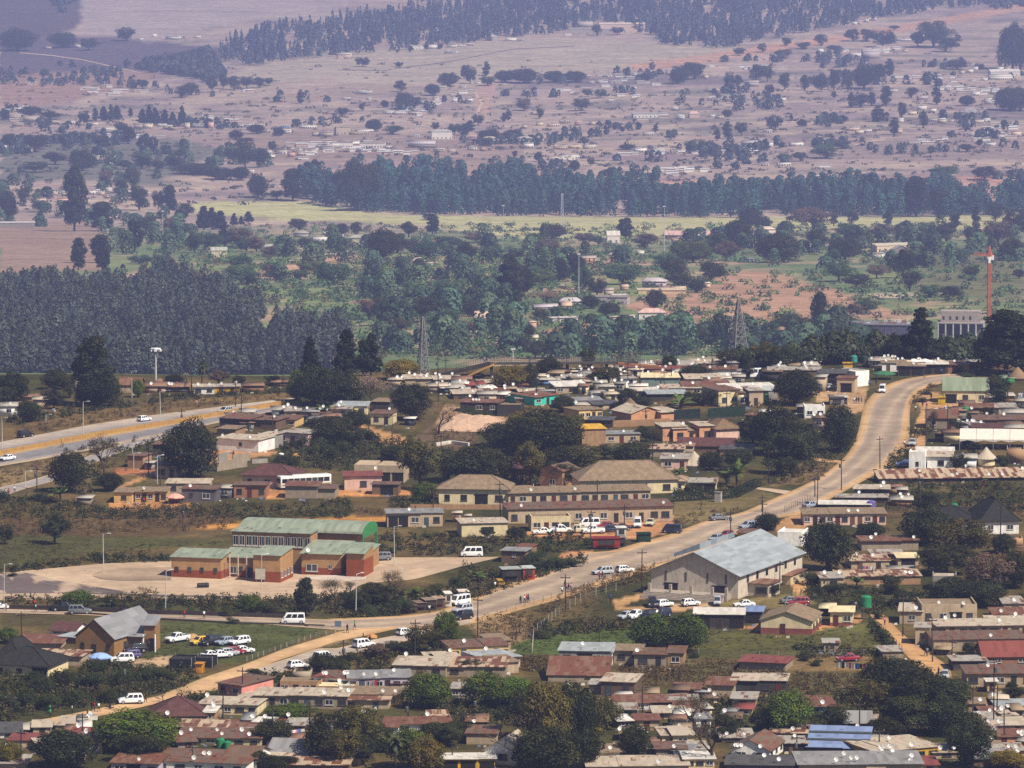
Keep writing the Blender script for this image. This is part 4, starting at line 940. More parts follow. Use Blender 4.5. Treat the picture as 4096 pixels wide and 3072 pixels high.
strip('dirt_road', C(1350, 2022, [(480, 725), (200, 765), (0, 800)]) + C(0, 2022, [(2100, 815), (1800, 905), (1560, 1000), (1300, 1085), (1000, 1205), (600, 1290), (100, 1385), (-40, 1420)]),
      C(1350, 2022, [(640, 752), (420, 770), (200, 820), (0, 860)]) + C(0, 2022, [(2000, 905), (1700, 1000), (1640, 1060), (1400, 1160), (1100, 1230), (700, 1320), (200, 1400), (-40, 1455)]), .06, ccol((0, (.4, .27, .13)), (.3, (.52, .33, .18)), (.7, (.50, .32, .17)), (1, (.40, .24, .11))), 100, 8)
strip('lower_road', C(1350, 2022, [(850, 722), (640, 765), (430, 810), (200, 855), (0, 905)]) + C(0, 2022, [(2000, 905), (1830, 965), (1700, 1005), (1560, 1060)]),
      C(1350, 2022, [(850, 740), (640, 800), (430, 860), (200, 920), (0, 965)]) + C(0, 2022, [(2050, 985), (1900, 1030), (1740, 1075), (1600, 1120)]), .075, ccol((0, ST), (.2, (.38, .31, .25)), (.8, (.38, .31, .25)), (1, SD)), 70, 8)
strip('highway_upper_lane', C(0, 1000, [(-40, 1222), (280, 1162), (560, 1107), (980, 1042), (1500, 977), (1900, 930)]), C(0, 1000, [(-40, 1285), (280, 1226), (560, 1168), (900, 1113), (1250, 1055), (1900, 948)]), .07, ccol((0, (.36, .28, .2)), (.15, (.42, .34, .27)), (.5, (.36, .30, .26)), (.8, (.24, .21, .2)), (1, (.36, .26, .15))), 60, 8)
strip('highway_median', C(0, 1000, [(-40, 1285), (280, 1226), (560, 1168), (900, 1113), (1250, 1055), (1900, 948)]), C(0, 1000, [(-40, 1312), (280, 1250), (560, 1196), (900, 1140), (1250, 1075), (1900, 966)]), .05, ccol((0, (.36, .23, .09)), (1, (.38, .24, .1))), 60, 3)
strip('highway_lower_lane', C(0, 1000, [(-40, 1312), (280, 1250), (560, 1196), (900, 1140), (1250, 1075), (1900, 966)]), C(0, 1000, [(-40, 1375), (280, 1322), (560, 1268), (1060, 1166), (1370, 1095), (1900, 985)]), .07, ccol((0, (.34, .26, .18)), (.12, (.2, .18, .18)), (.7, (.2, .185, .19)), (.82, (.34, .27, .22)), (1, (.4, .29, .18))), 60, 8)
strip('slip_road', C(0, 1000, [(-40, 1510), (160, 1465), (320, 1418), (560, 1300), (820, 1205), (1080, 1150)]), C(0, 1000, [(-40, 1580), (160, 1510), (330, 1465), (600, 1345), (840, 1250), (1090, 1175)]), .06, ccol((0, (.4, .29, .18)), (.2, (.28, .25, .24)), (.8, (.28, .25, .24)), (1, (.38, .28, .18))), 50, 6)
strip('side_road_mouth', C(1350, 2022, [(1400, 345), (1480, 322), (1560, 300), (1800, 285)]), C(1350, 2022, [(1420, 415), (1560, 352), (1640, 330), (1830, 300)]), .075, ccol((0, SD), (.4, A), (1, A)), 30, 6)
strip('dirt_path', C(2696, 2022, [(1235, 690), (1300, 770), (1380, 860), (1450, 930), (1540, 1020), (1640, 1090)]), C(2696, 2022, [(1330, 690), (1420, 790), (1520, 880), (1640, 950), (1740, 1020), (1760, 1090)]), .05, ccol((0, (.36, .2, .09)), (.3, (.5, .29, .13)), (.8, (.48, .27, .12)), (1, (.36, .2, .1))), 50, 6)
strip('driveway_path', C(2696, 1000, [(880, 1312), (1000, 1330), (1070, 1328)]), C(2696, 1000, [(875, 1330), (1000, 1345), (1050, 1345)]), .06, ccol((0, SD), (1, SD)), 16, 4)
strip('driveway_mouth', C(2696, 1000, [(520, 1500), (640, 1512), (740, 1525)]), C(2696, 1000, [(520, 1512), (620, 1530), (700, 1545)]), .06, ccol((0, ST), (1, ST)), 16, 4)
# concrete yard around the green-roofed hall, with its dark patched end and the turning loop
CC = (.42, .305, .205)
strip('concrete_yard', C(0, 2022, [(-20, 430), (220, 408), (650, 368), (1080, 352), (1500, 340), (2212, 330)]) + C(1350, 2022, [(200, 325), (350, 330), (760, 328), (1040, 325)]),
      C(0, 2022, [(-20, 600), (500, 595), (1000, 592), (1500, 600), (2000, 590), (2212, 560)]) + C(1350, 2022, [(130, 500), (330, 480), (480, 470), (770, 390)]), .05, ccol((0, CC), (.5, (.44, .32, .22)), (1, CC)), 100, 14)
strip('tarmac_patch', C(0, 2022, [(-20, 445), (150, 425), (260, 445), (300, 470), (480, 490), (520, 520)]), C(0, 2022, [(-20, 560), (150, 556), (300, 556), (420, 556), (600, 560), (1000, 572)]), .08, lambda u, v, x, y: np.where((fbm(x/3.2, y/9, 33) > .55)[..., None], np.array((.38, .28, .2)), np.array((.13, .10, .095))), 60, 14)
strip('loop_island', C(0, 2022, [(585, 440), (640, 412), (760, 400), (1080, 390)]), C(0, 2022, [(585, 448), (640, 468), (760, 478), (1080, 474)]), .085, ccol((0, (.30, .22, .15)), (.5, (.36, .26, .18)), (1, (.22, .16, .11))), 40, 8)
strip('drain_line', C(0, 2022, [(560, 553), (1000, 566), (1500, 575)]), C(0, 2022, [(560, 560), (1000, 576), (1500, 584)]), .1, ccol((0, (.12, .1, .09)), (1, (.12, .1, .09))), 30, 2)
strip('concrete_apron', C(0, 2022, [(1940, 445), (2212, 440)]) + C(1350, 2022, [(180, 400)]), C(0, 2022, [(1930, 470), (2212, 480)]) + C(1350, 2022, [(180, 470)]), .09, ccol((0, (.5, .42, .36)), (1, (.55, .45, .37))), 30, 4)
# tracks on the far slopes
for nm, l_, r_ in (('far_track', C(0, 0, [(80, 210), (200, 220), (330, 238), (560, 290)], 1), C(0, 0, [(80, 213), (200, 223), (330, 241), (560, 293)], 1)),
                   ('far_track', C(1350, 0, [(860, 590), (905, 650), (880, 700), (895, 745)]), C(1350, 0, [(880, 585), (922, 650), (898, 700), (905, 745)])),
                   ('far_track', C(0, 1000, [(1740, 92), (1900, 50), (2212, 5)]), C(0, 1000, [(1720, 100), (1900, 56), (2212, 12)])),
                   ('far_track', C(2696, 0, [(1140, 915), (1250, 890), (1330, 880)]), C(2696, 0, [(1140, 921), (1250, 896), (1330, 886)])),
                   ('far_road', C(2696, 1000, [(1220, 270), (1280, 290), (1500, 300)]), C(2696, 1000, [(1220, 282), (1280, 303), (1500, 310)])),
                   ('far_road', C(1350, 0, [(0, 440), (300, 445), (420, 425), (700, 390), (1100, 310), (1500, 290)]), C(1350, 0, [(0, 444), (300, 449), (420, 429), (700, 394), (1100, 313), (1500, 293)]))):
    dk = nm == 'far_road' and l_[0][1] < 600
    strip(nm, l_, r_, .25, ccol((0, (.16, .12, .12) if dk else (.50, .36, .26)), (1, (.16, .12, .12) if dk else (.5, .36, .26))), 40, 2, True)
tree_protos(); random.seed(11); RNG = np.random.default_rng(11)
for k in CNOUN: car_proto(k)
for k in range(3): person_proto(k)
KW = dict(d='dishes', r='rise', s='sidewin', b='brick', p='plinth', v='over', l='slope')
def houses(txt, far=None, group=None, detail=2):
    """x y width height depth(m) yaw wall roof kind openings [d dishes s side windows r rise b brick p plinth] | label"""
    for ln in txt.strip().splitlines():
        ln, _, lab = ln.partition('|'); t = ln.split()
        if not t: continue
        kw = {}
        for q in t[10:]:
            k, v = q[0], q[1:]
            kw[KW[k]] = (v.split(',')[0], float(v.split(',')[1])) if k == 'p' else (float(v) if k in 'rvl' else (True if k == 'b' else int(v)))
        ops = None if t[9] == '*' else ('' if t[9] == '-' else t[9])
        place_house(*[float(q) for q in t[:6]], t[6], None if t[7] == '-' else t[7], t[8], ops=ops, label=lab.strip() or None, far=far, group=group, detail=detail, **kw)
def trees(txt, far=None, group=None):
    for ln in txt.strip().splitlines():
        ln, _, lab = ln.partition('|'); t = ln.split()
        if t: tree(float(t[0]), float(t[1]), float(t[2]), float(t[3]), t[4], lab.strip() or None, far, group)

# ================= left middle: highway side and the row above the orange field
org(0, 1000)
houses('''
778 1600 115 66 7 -6 yellow tan flat w
952 1592 200 66 6 -4 yellow tan flat wdwdw d1 | yellow house with red doors beside the pinkish parasol
1185 1540 270 66 6 -4 tan pale flat *
1255 1596 215 84 6 -8 slate brown flat sw d1 | slate grey house with brown roof beside the pinkish parasol
1412 1570 95 66 5 -8 slate tin flat w
1690 1505 320 78 9 -14 pink maroon hip dww r2.2 | mauve pink house with maroon hipped roof behind the white bus
1580 1566 205 80 6 -4 brick brown flat wdw b1 | plain red brick house with a dark door beside the white bus
1905 1570 205 78 6 -6 block rusty flat - | windowless grey block shed in front of the white bus
2062 1570 110 62 6 -6 block brown flat -
530 1612 88 44 4 -6 block tin flat -
855 1376 100 74 5 -20 mud brown flat - | mud-brown shed on red soil beside the open-crowned tree
940 1390 52 46 3 -10 grey tin flat d
1050 1442 140 82 6 -8 tan brown flat wd
1020 1300 110 70 5 -10 dark brown flat -
1500 1272 270 76 8 -26 white pale flat s d2 | white block building with pale roof beside the big round dark tree
1642 1262 90 84 8 -26 grey pale flat s
1852 1232 190 76 7 -28 pink tin flat *
1480 1132 190 66 8 -24 dark brown flat -
1430 1170 120 40 6 -20 mud tan flat *
1660 1136 170 62 8 -22 brown brown flat - d1
1800 1120 130 50 7 -15 yellow brown flat wdw
1880 1070 150 52 6 6 yellow tin flat wdw d2
2040 1085 120 44 6 8 brown brown flat * d2
2120 1060 170 42 6 8 orange brown flat * d1
1780 1050 120 40 6 4 white tin flat w d2
820 902 130 52 7 -4 tan rusty gable -
970 902 150 40 7 2 tan rusty flat * d1
1110 898 170 34 7 2 brown rusty flat * d3
1290 912 130 46 6 4 white pale flat ww d2 | small white house on the ridge above the highway
1435 904 160 40 6 4 mustard tin flat * d2
1600 898 130 40 6 4 brick rusty flat -
1790 862 150 26 6 0 brown rusty flat -
1005 860 70 10 6 0 tan rusty round -
55 1048 110 60 7 6 white tin flat w d1
255 1006 90 62 6 4 tan pale flat -
180 960 110 30 6 0 mud rusty flat -
''')
trees('''
592 985 250 448 u | tall dark gum tree standing highest on the ridge above the highway
1205 1440 320 395 m | big round dark tree beside the white block building below the highway
440 1530 245 268 m | round dark tree at the foot of the slip road
695 1522 152 122 m
660 1440 220 290 s | thin sparse-leaved tree between the slip road and the mud-brown shed
80 960 200 205 m
20 1010 120 150 d
345 880 150 130 m
440 935 130 150 o
640 990 250 230 m
540 985 140 150 m
180 1085 150 140 m
340 1005 120 110 d
310 960 110 90 x
1275 862 96 165 l | palm tree standing on the ridge above the highway
870 930 80 120 g
1100 852 120 70 m
1380 850 120 90 x
1510 850 80 60 m
1720 850 110 60 d
1960 800 130 255 p
1985 980 270 250 m
1880 960 130 210 g
2090 985 220 240 m
2180 990 180 210 m
2050 1060 130 100 n
2010 1160 160 110 d
2090 1240 200 190 m
1800 1390 160 100 m
2150 1320 180 120 k
2030 1290 150 110 k
1890 1250 120 70 k
380 1600 130 130 n
260 1590 120 60 k
790 1590 90 50 k
30 1590 100 80 k
''')
for a in ((775, 855, 765), (1488, 990, 658), (1790, 842, 710), (1212, 905, 705), (1525, 1060, 902), (1147, 1068, 1002), (1180, 880, 750), (1945, 900, 722), (940, 1425, 1228), (1014, 1560, 1262), (233, 1512, 1366), (1918, 1370, 1170), (1895, 1420, 1290), (1722, 1220, 1040), (2105, 850, 640), (1498, 850, 770)): pole(*a)
for a in ((1016, 1085, 892), (525, 1165, 958), (838, 1312, 1225), (480, 960, 830), (834, 935, 765), (845, 1385, 1285), (15, 1250, 1060), (160, 1500, 1400), (995, 1480, 1300), (290, 1100, 1040)): pole(*a, 'lamp')
pole(985, 830, 622, 'mast', 'tall white floodlight mast rising behind the ridge houses above the highway')
car(45, 1334, 'sedan', 232, 'white', 'white sedan on the lower lane of the highway')
car(910, 1086, 'hatch', 48, 'white', 'white hatchback on the upper lane of the highway')
car(1423, 1034, 'wagon', 230, 'silver', 'silver car on the highway below the ridge poles')
car(160, 1187, 'suv', 50, 'black', 'black off-road car on the upper highway lane')
person(842, 1066, 'blue', 1, 60); person(980, 1040, 'black', 1, 60); person(38, 1556, 'white', 1, 40); person(55, 1556, 'red', 0, 20); person(92, 1537, 'white', 1, 200); person(1475, 1315, 'black', 0); person(910, 1612, 'red', 0); person(896, 1608, 'black', 0)

# ================= middle: ridge village and big trees
org(1350, 1000)
houses('''
162 1520 235 92 7 4 pink red flat w d1 | pink house with bright red roof beside the roofless tan shell
300 1548 165 66 5 -6 brown brown flat g
335 1472 165 112 8 -8 tan - open gg | roofless tan house shell behind the pink house with red roof
170 1435 130 80 8 -8 tan - open -
860 1610 440 98 9 -6 cream tan hip wwgw r2.6 | wide cream house with tan tiled hipped roof behind the two-storey terrace
1840 1545 620 92 11 8 cream tan hip gwgw r3.6 | large house with broad tan tiled roof beside the clipped hedge
1350 1510 140 120 7 -30 mud brown front w
1160 1470 120 90 6 0 brown maroon gable -
1160 1560 160 55 5 0 orange tan parapet -
1600 1075 150 66 7 30 yellow tan flat wwdw | yellow house with three windows behind the big dark tree clump
1955 1085 200 60 9 30 orange pale front - r1.4 | orange walled house with pale wide roof beside the thatched hut
2105 1078 120 56 8 30 orange pale flat -
1850 1040 130 36 6 0 tan thatch round - r2.4 | round thatched hut behind the orange walled house
1330 975 170 52 9 42 turquoise rusty flat wdw l.02 | bright turquoise house with rusty roof in the ridge village
2130 1208 150 92 8 12 orange pale flat w d1 | orange house with flat pale roof beside the dark fence panels
1800 1220 220 56 7 8 tan grey flat wdw d1
1620 1240 150 110 8 10 mud mustard flat - 
1660 1125 150 50 6 -8 dark darkgrey flat -
2080 1310 210 52 8 -6 block stripe flat -
2130 1390 170 70 7 -6 pink tin flat wd d1
900 1030 250 66 7 -8 dark rusty flat dww d4 | long dark house with rusty roof above the pale sand heap
1085 1055 150 66 6 -8 dark tan parapet -
1640 860 130 30 7 20 cream pale flat w
1560 855 140 46 7 10 cream tin flat ww d2
1850 870 90 60 6 14 white tin flat d d1
1790 860 140 70 7 15 cream tin flat w d2
2000 790 330 36 8 4 brown red flat - d2
2040 868 240 62 8 3 teal cream flat - d1 | long greenish-teal house with red-edged roof on the ridge
2090 960 250 50 8 6 dark bluegrey flat -
1960 940 150 50 7 10 tan white flat * d1
1480 905 200 42 9 10 tan white flat * d2
1330 855 150 34 7 8 blue tin flat * d2
1240 935 170 34 7 8 tan pale flat * d1
1010 935 160 38 8 6 mud rusty flat * d2
830 945 190 36 8 6 brown pale flat * d2
1110 890 190 34 8 6 brown rusty flat * d2
1000 870 200 30 8 6 cream pale flat * d3
860 890 150 34 7 6 salmon red flat * d2
700 855 170 36 8 6 tan pale flat - d3
640 900 120 38 7 6 tan pale flat * d2
730 905 150 32 7 6 brown tin flat * d1
600 850 120 36 7 0 grey pale flat - d3
1380 800 180 30 8 6 brown rusty flat * d3
1500 795 150 26 8 6 tan pale flat * d2
1650 800 160 28 8 6 brown rusty flat * d2
1780 780 160 26 8 6 tan pale flat * d2
1920 755 170 26 8 6 brown tin flat * d3
2080 760 180 28 8 6 cream rusty flat * d2
1460 840 130 30 7 10 tan tin flat * d2
1700 910 100 46 6 10 cream tin flat w d1
1660 950 90 46 6 10 white tin flat w
1590 985 170 34 7 8 mud grey flat * d1
1700 1010 160 34 7 10 tan darkgrey flat *
1440 1000 120 30 6 8 blue bluegrey flat -
1530 1010 150 30 6 8 tan tin flat * d1
1200 975 140 36 7 8 orange tin flat * d1
1120 960 110 36 7 8 turquoise white flat -
90 1045 190 60 7 -4 cream bluegrey flat wdw d1
20 1060 130 56 6 -4 cream tin flat w d1
275 1105 130 70 7 -10 cream brown flat wd d1
270 1020 110 60 7 -14 dark tan flat -
455 1110 60 44 3 -6 dark white flat d
370 860 90 40 6 0 tan pale flat - d2
500 860 150 46 7 4 tan pale flat - d3
''')
trees('''
55 790 150 300 p | broad dark pine on the ridge beside the lattice pylon
210 775 130 270 p
165 790 90 230 u
290 790 110 200 b
30 800 90 200 p
405 820 225 140 y | yellow-green tree on the ridge beside the first lattice pylon
60 990 220 210 m
215 990 290 215 f | grey-pink blossoming tree above the ridge houses
465 1075 225 250 m | dark round tree beside the blossoming tree
640 1170 230 240 b | bare brown tree in front of the pale sand heap
108 1135 160 130 m | small round dark tree in the yard below the blossoming tree
1090 880 210 160 y | yellow-green tree among the ridge roofs below the footbridge
1215 870 110 160 m
1340 800 150 130 m
1585 765 100 155 d
1730 850 260 110 d
2100 760 100 100 m
1430 1025 140 115 m
1830 1010 160 130 d
1920 1010 150 90 d
860 1060 220 60 k
1290 1290 430 310 m | biggest dark tree of the clump in the middle of the village
1060 1240 300 160 m
880 1470 340 240 m
700 1460 260 220 d
1000 1480 240 220 m
1215 1490 210 285 o | olive-brown tree in front of the big dark clump
520 1520 240 330 o | tall olive-brown tree beside the roofless tan shell
1150 1130 160 120 y
1480 1240 210 210 o
1540 1420 260 190 o
1390 1420 260 190 m
1400 1500 220 160 d
1860 1385 230 190 m
1990 1250 150 130 s
1690 1320 160 90 d
360 1340 180 110 m
540 1590 160 130 g
100 1250 160 140 d
200 1200 110 80 k
30 1160 120 110 d
1630 1560 100 50 k
1790 1550 100 50 k
2160 1430 110 60 n
1950 1210 120 100 d
2170 1020 130 120 n
640 460 90 140 l
''')
for a in ((637, 960, 670), (686, 780, 680), (1258, 970, 735), (1172, 960, 860), (1450, 780, 605), (1213, 735, 670), (1666, 760, 648), (1792, 750, 660), (1848, 760, 655), (1912, 890, 635), (1834, 870, 700), (2065, 870, 760), (2110, 860, 740), (450, 800, 690), (196, 1130, 980), (346, 1220, 1030), (1950, 1100, 1000), (1990, 1340, 1215), (605, 1650, 1510), (750, 1560, 1430), (1028, 1659, 1460), (655, 1250, 1160), (1644, 1659, 1450), (1770, 740, 640), (820, 800, 735), (2030, 790, 720)): pole(*a)

# ================= right middle: the bend of the road and the houses beside it
org(2696, 1000)
houses('''
1095 690 190 70 9 -8 brick red hip ww r2 | house with dark red tin hipped roof on the ridge beside green tank
1190 862 90 88 9 40 white white parapet - | white shop building with orange corner beside the road bend
1085 900 110 90 5 -12 tan rusty flat g
990 880 170 100 8 -10 dark darkgrey flat g l.02 | dark open garage sheltering a silver car beside the bend
925 895 60 92 5 -10 tan tin flat d
860 770 100 40 8 0 tan tin flat * d2
760 830 330 70 8 -3 brown tin flat - d2
620 830 120 62 7 -3 dark brown flat -
440 985 70 84 6 10 cream brown flat W
350 985 140 100 9 25 cream brown flat ww | cream house with brown roof beside the green tank and shop signs
520 985 90 96 8 10 tan tin flat d
490 950 330 70 10 10 grey white flat gg d1 | long grey shop with white sign boards along its roof edge
210 905 300 46 9 4 brown rusty flat * d1
60 915 260 42 9 4 tan pale flat *
190 855 230 40 9 4 tan pale flat *
300 800 190 44 8 4 white rusty flat - d2 | plain white walled house with rusty roof under the second lattice pylon
100 790 240 36 9 4 brown rusty flat * d3
60 760 170 32 8 4 cream tin flat * d3
220 745 190 30 8 4 tan pale flat * d3
320 745 120 30 7 0 tan rusty flat * d2
860 740 130 34 7 0 tan pale flat * d2
1300 745 130 44 7 -3 tan tin flat * d3
1390 770 150 54 7 -3 white tan flat * d2
1500 795 170 62 7 -3 dark tan flat gg d2 | roadside stall row with dark openings above the road bend
1640 785 180 62 7 -3 dark white flat gg d2
1790 780 150 54 7 -3 brick brown flat g d2
1900 745 130 36 7 -3 brown tin flat * d2
1450 735 160 30 7 -3 brown pale flat * d3
1620 730 180 26 7 -3 tan pale flat * d3
1780 725 150 26 7 -3 tan tin flat * d3
1870 690 90 40 6 -20 tan pale flat -
1040 975 110 44 5 0 dark tin flat g
890 1062 130 62 7 0 white white parapet ww | white block house with a red band beside the dark trees
920 1130 90 70 7 -8 pink brown flat * d2
830 1030 90 40 6 0 slate tin flat -
1845 970 280 85 10 -3 cream green gable gww r2.6 | long cream house with green gabled roof beside the road bend
1850 880 140 30 7 0 brown brown gable -
2200 1000 70 44 6 0 grey tin flat w
2090 960 120 40 6 0 mud tin flat *
2180 830 120 10 7 0 tan thatch round - r2.6
2110 830 90 12 6 0 tan green flat -
1690 1130 190 70 9 -6 block brown gable wd r1.6 | weathered house with dark brown gabled roof beside the path poles
1790 1060 110 44 6 0 block rusty flat *
1930 1040 170 40 7 -4 brown rusty flat *
2080 1040 170 44 7 0 tan tin flat *
2150 1070 130 40 7 0 white tin flat ww
2060 1110 330 36 8 -2 brown brown flat - d2
1980 1196 190 72 8 -4 cream maroon flat dW | tan walled house with maroon roof behind the white marquee
2160 1190 130 66 7 -4 tan tin flat w
1770 1218 130 64 6 -4 cream rusty flat -
1690 1215 80 56 5 -4 dark brown flat -
1535 1398 100 108 5 -8 white white parapet s | small white tower-like block at the road, beside the blue car
1680 1385 160 78 8 -4 white pale flat w
1650 1340 230 70 6 -4 white white flat -
1850 1375 120 60 7 -4 white tin flat s
1980 1370 110 50 6 0 cream pale round dw r2.4 | round cream hut with pale faceted roof below the white marquee
2160 1350 110 80 8 -4 mud - parapet -
1790 1470 990 30 7 6 dark stripe flat - d7 l.16 | very long low shed with rust-striped roof beside the main road
1250 1570 220 60 7 -3 slate pale flat ww d2
1440 1570 60 56 4 -3 brown tin flat d
1400 1545 80 46 4 0 mud rusty flat -
1190 1600 320 36 6 -3 brown tin flat * d1
1080 1650 320 40 7 -3 dark white flat -
1440 1620 130 40 6 -3 brick tin flat - d3
40 1210 90 80 8 14 orange pale flat w
135 1200 110 60 5 14 orange tan flat dd
215 1200 110 88 8 14 orange pale flat w | orange house with white-edged flat roof beside the pink hut
340 1200 150 70 8 20 pink thatch hip - r2.2 | pink hut with brown thatched roof behind the dark trees
410 1060 90 20 6 0 tan tan round -
200 1280 350 44 8 -6 brown maroon gable - r1.4
390 1300 200 40 7 -8 mud darkgrey flat *
60 1290 120 50 7 -6 block rusty flat * d1
130 1395 150 34 7 0 cream pale round - r2.8 | round hut with white ribbed roof among the dark trees
180 1530 170 60 7 -4 cream tin flat gg
30 1530 80 70 6 -4 cream tan hip w
500 1110 90 66 6 -4 brown rusty flat -
580 1075 70 50 5 0 blue white flat W
''')
trees('''
770 980 270 235 m | dark tree in front of the grey shop with white sign boards
640 1290 300 330 m
800 1320 240 240 m
700 1420 300 280 d
500 1230 180 190 m
600 1240 130 150 d
1050 1280 220 310 m | dark tree beside the road bend below the white block house
230 1390 160 120 m
400 1380 190 130 m
700 1430 140 130 d
400 1500 150 180 n
330 1480 110 120 d
130 1530 130 60 k
130 820 190 100 m | dark tree in front of the second lattice pylon
470 815 70 90 d
460 760 90 130 d
560 740 190 165 o
700 750 190 145 m
640 700 160 90 x
850 700 200 110 d
1000 690 140 90 d
340 745 150 120 d
1150 700 120 110 m
1330 700 160 130 m
1240 690 170 110 d
1560 720 190 360 p | tallest dark pine behind the stalls at the road bend
1430 710 180 190 m
1500 710 150 180 d
1790 700 210 150 g
1700 710 170 120 d
2100 790 330 420 u | massive dark gum tree rising beside the orange tower crane
2190 780 230 400 m
1990 760 190 270 m
2050 990 170 210 d
2010 950 110 130 m
1850 820 130 50 k
1560 960 90 32 k
1600 910 100 30 k
1640 1130 80 130 s
1790 1140 90 70 d
1990 1060 70 70 d
1800 1390 120 100 d
1900 1290 100 80 d
2080 1385 100 90 d
1850 1240 90 70 m
240 980 160 100 d
120 980 130 90 d
40 1000 120 90 n
320 1180 130 90 x
1590 1680 160 160 d
''')
for a in ((1302, 1403, 1175), (1058, 1520, 1308), (906, 1610, 1378), (890, 1560, 1430), (808, 800, 615), (238, 830, 650), (360, 840, 640), (1596, 1238, 990), (1728, 1145, 975), (556, 1659, 1545), (332, 1030, 890), (172, 1640, 1585), (1206, 720, 605), (1048, 640, 600), (2052, 780, 610), (2110, 980, 740), (1548, 1560, 1420), (598, 1480, 1258)): pole(*a)
tank(1138, 730, 44, 42, 'teal', 'blue-green water tank beside the red tin roof on the ridge', 20)
tank(1205, 740, 42, 50, 'black', 'black water tank on the ridge beside the blue-green tank', 20)
tank(586, 966, 30, 56, 'green', 'narrow green water tank beside the long grey shop')
tank(1844, 1056, 44, 48, 'green', 'green water tank among the rusty roofs at the bend', 14)
tank(1248, 1650, 56, 54, 'purple', 'purple water tank beside the pink terrace', 10)
car(1319, 903, 'van', 262, 'white', 'white minibus driving round the bend of the main road')
car(1508, 1240, 'hatch', 262, 'silver', 'silver car parked on the orange verge below the bend', s=1.1)
car(1455, 1372, 'hatch', 176, 'blue', 'blue hatchback parked beside the white tower-like block')
car(988, 882, 'sedan', 8, 'silver', 'silver sedan under the dark open garage roof')
car(868, 1632, 'sedan', 40, 'palegrey', 'pale grey-blue car on the verge above the roadside fence')
car(500, 812, 'van', 200, 'white', 'white lorry-like van parked behind the dark shed on the ridge', s=1.25)
for q, c in ((1140, 'white'), (1153, 'black'), (1167, 'black'), (1185, 'blue')): person(q, 972, c, 0 if c == 'black' else 1, 200)
person(1527, 1025, 'white', 1, 170); person(1571, 998, 'black', 1); person(1597, 1000, 'pink', 0); person(1625, 948, 'black', 0); person(1456, 1246, 'white', 0); person(1278, 860, 'black', 0); person(1690, 790, 'blue', 0); person(1838, 790, 'black', 0); person(2105, 1000, 'pink', 0)
person(1240, 868, 'blue', 0); person(1232, 866, 'grey', 2)

# ================= bottom left
org(0, 2022)
houses('''
395 835 150 45 6 -25 white maroon gable ww r1.2 | small white house with dark red roof behind the dark grey hall roof
240 900 300 30 8 -5 tan rusty flat - 
340 1010 350 62 7 -10 tan stripe flat w d1 | low house with rust and white striped roof beside the blue parasol
120 1080 380 70 10 -16 cream black hip wwg r2.6 | house with black tiled hipped roof at the left edge of the parking lawn
50 990 140 30 9 -16 cream black hip - r3
1452 1212 155 84 9 -35 salmon brown flat dw | salmon pink house with brown front beside the dirt road
1440 1322 370 66 8 -10 cream pale flat wdwww d1
1560 1262 150 40 8 -14 cream pale flat *
1900 1285 590 84 8 -6 block pale flat wdwwdwww d2 | long grey-brown house with pale roof below the yellow terrace
1900 1165 260 42 6 -4 mud tan parapet wdww
2100 1150 240 62 7 -20 white red flat www d2 | white house with red roof beside the small block tower
1905 1120 110 56 4 -4 block - parapet -
2120 1195 250 36 6 -4 mud cream parapet - d3
1130 1362 330 26 9 4 tan maroon hip - d1 r2.8 | low house with broad dark red tiled roof beside the bright green tree
1380 1515 540 46 8 -6 cream brown flat wwwwww d5
1560 1440 350 32 8 -6 tan rusty flat * d2
1280 1430 300 26 6 -4 brown stripe flat *
1600 1490 220 44 6 -6 cream tin flat * d2
1260 1680 600 56 10 -12 white brown flat wwwww d1 | long white house with several brown roof sheets at the bottom edge
1520 1660 200 70 8 -14 white brown gable www r1.2
850 1690 300 60 8 -8 mauve rusty flat wgw d1
1810 1610 250 40 9 -14 tan grey gable - r1.8 | pale grey gabled roof house beside the dark lower trees
1760 1620 150 40 6 -14 cream pale flat *
60 1470 150 36 8 6 white darkgrey flat w
150 1530 200 44 7 -4 tan red flat -
520 1500 200 44 8 -6 white red flat * d2
560 1560 170 70 7 -6 tan brown flat wd d2
450 1420 200 24 7 -6 tan pale flat -
1890 1420 160 30 6 -4 tan tin flat *
1800 1405 160 26 6 -4 mud rusty flat * d1
2000 1690 400 50 7 -4 brown stripe flat *
80 1660 180 30 7 0 tan tin flat -
690 1480 130 40 6 -6 tan tin flat *
''')
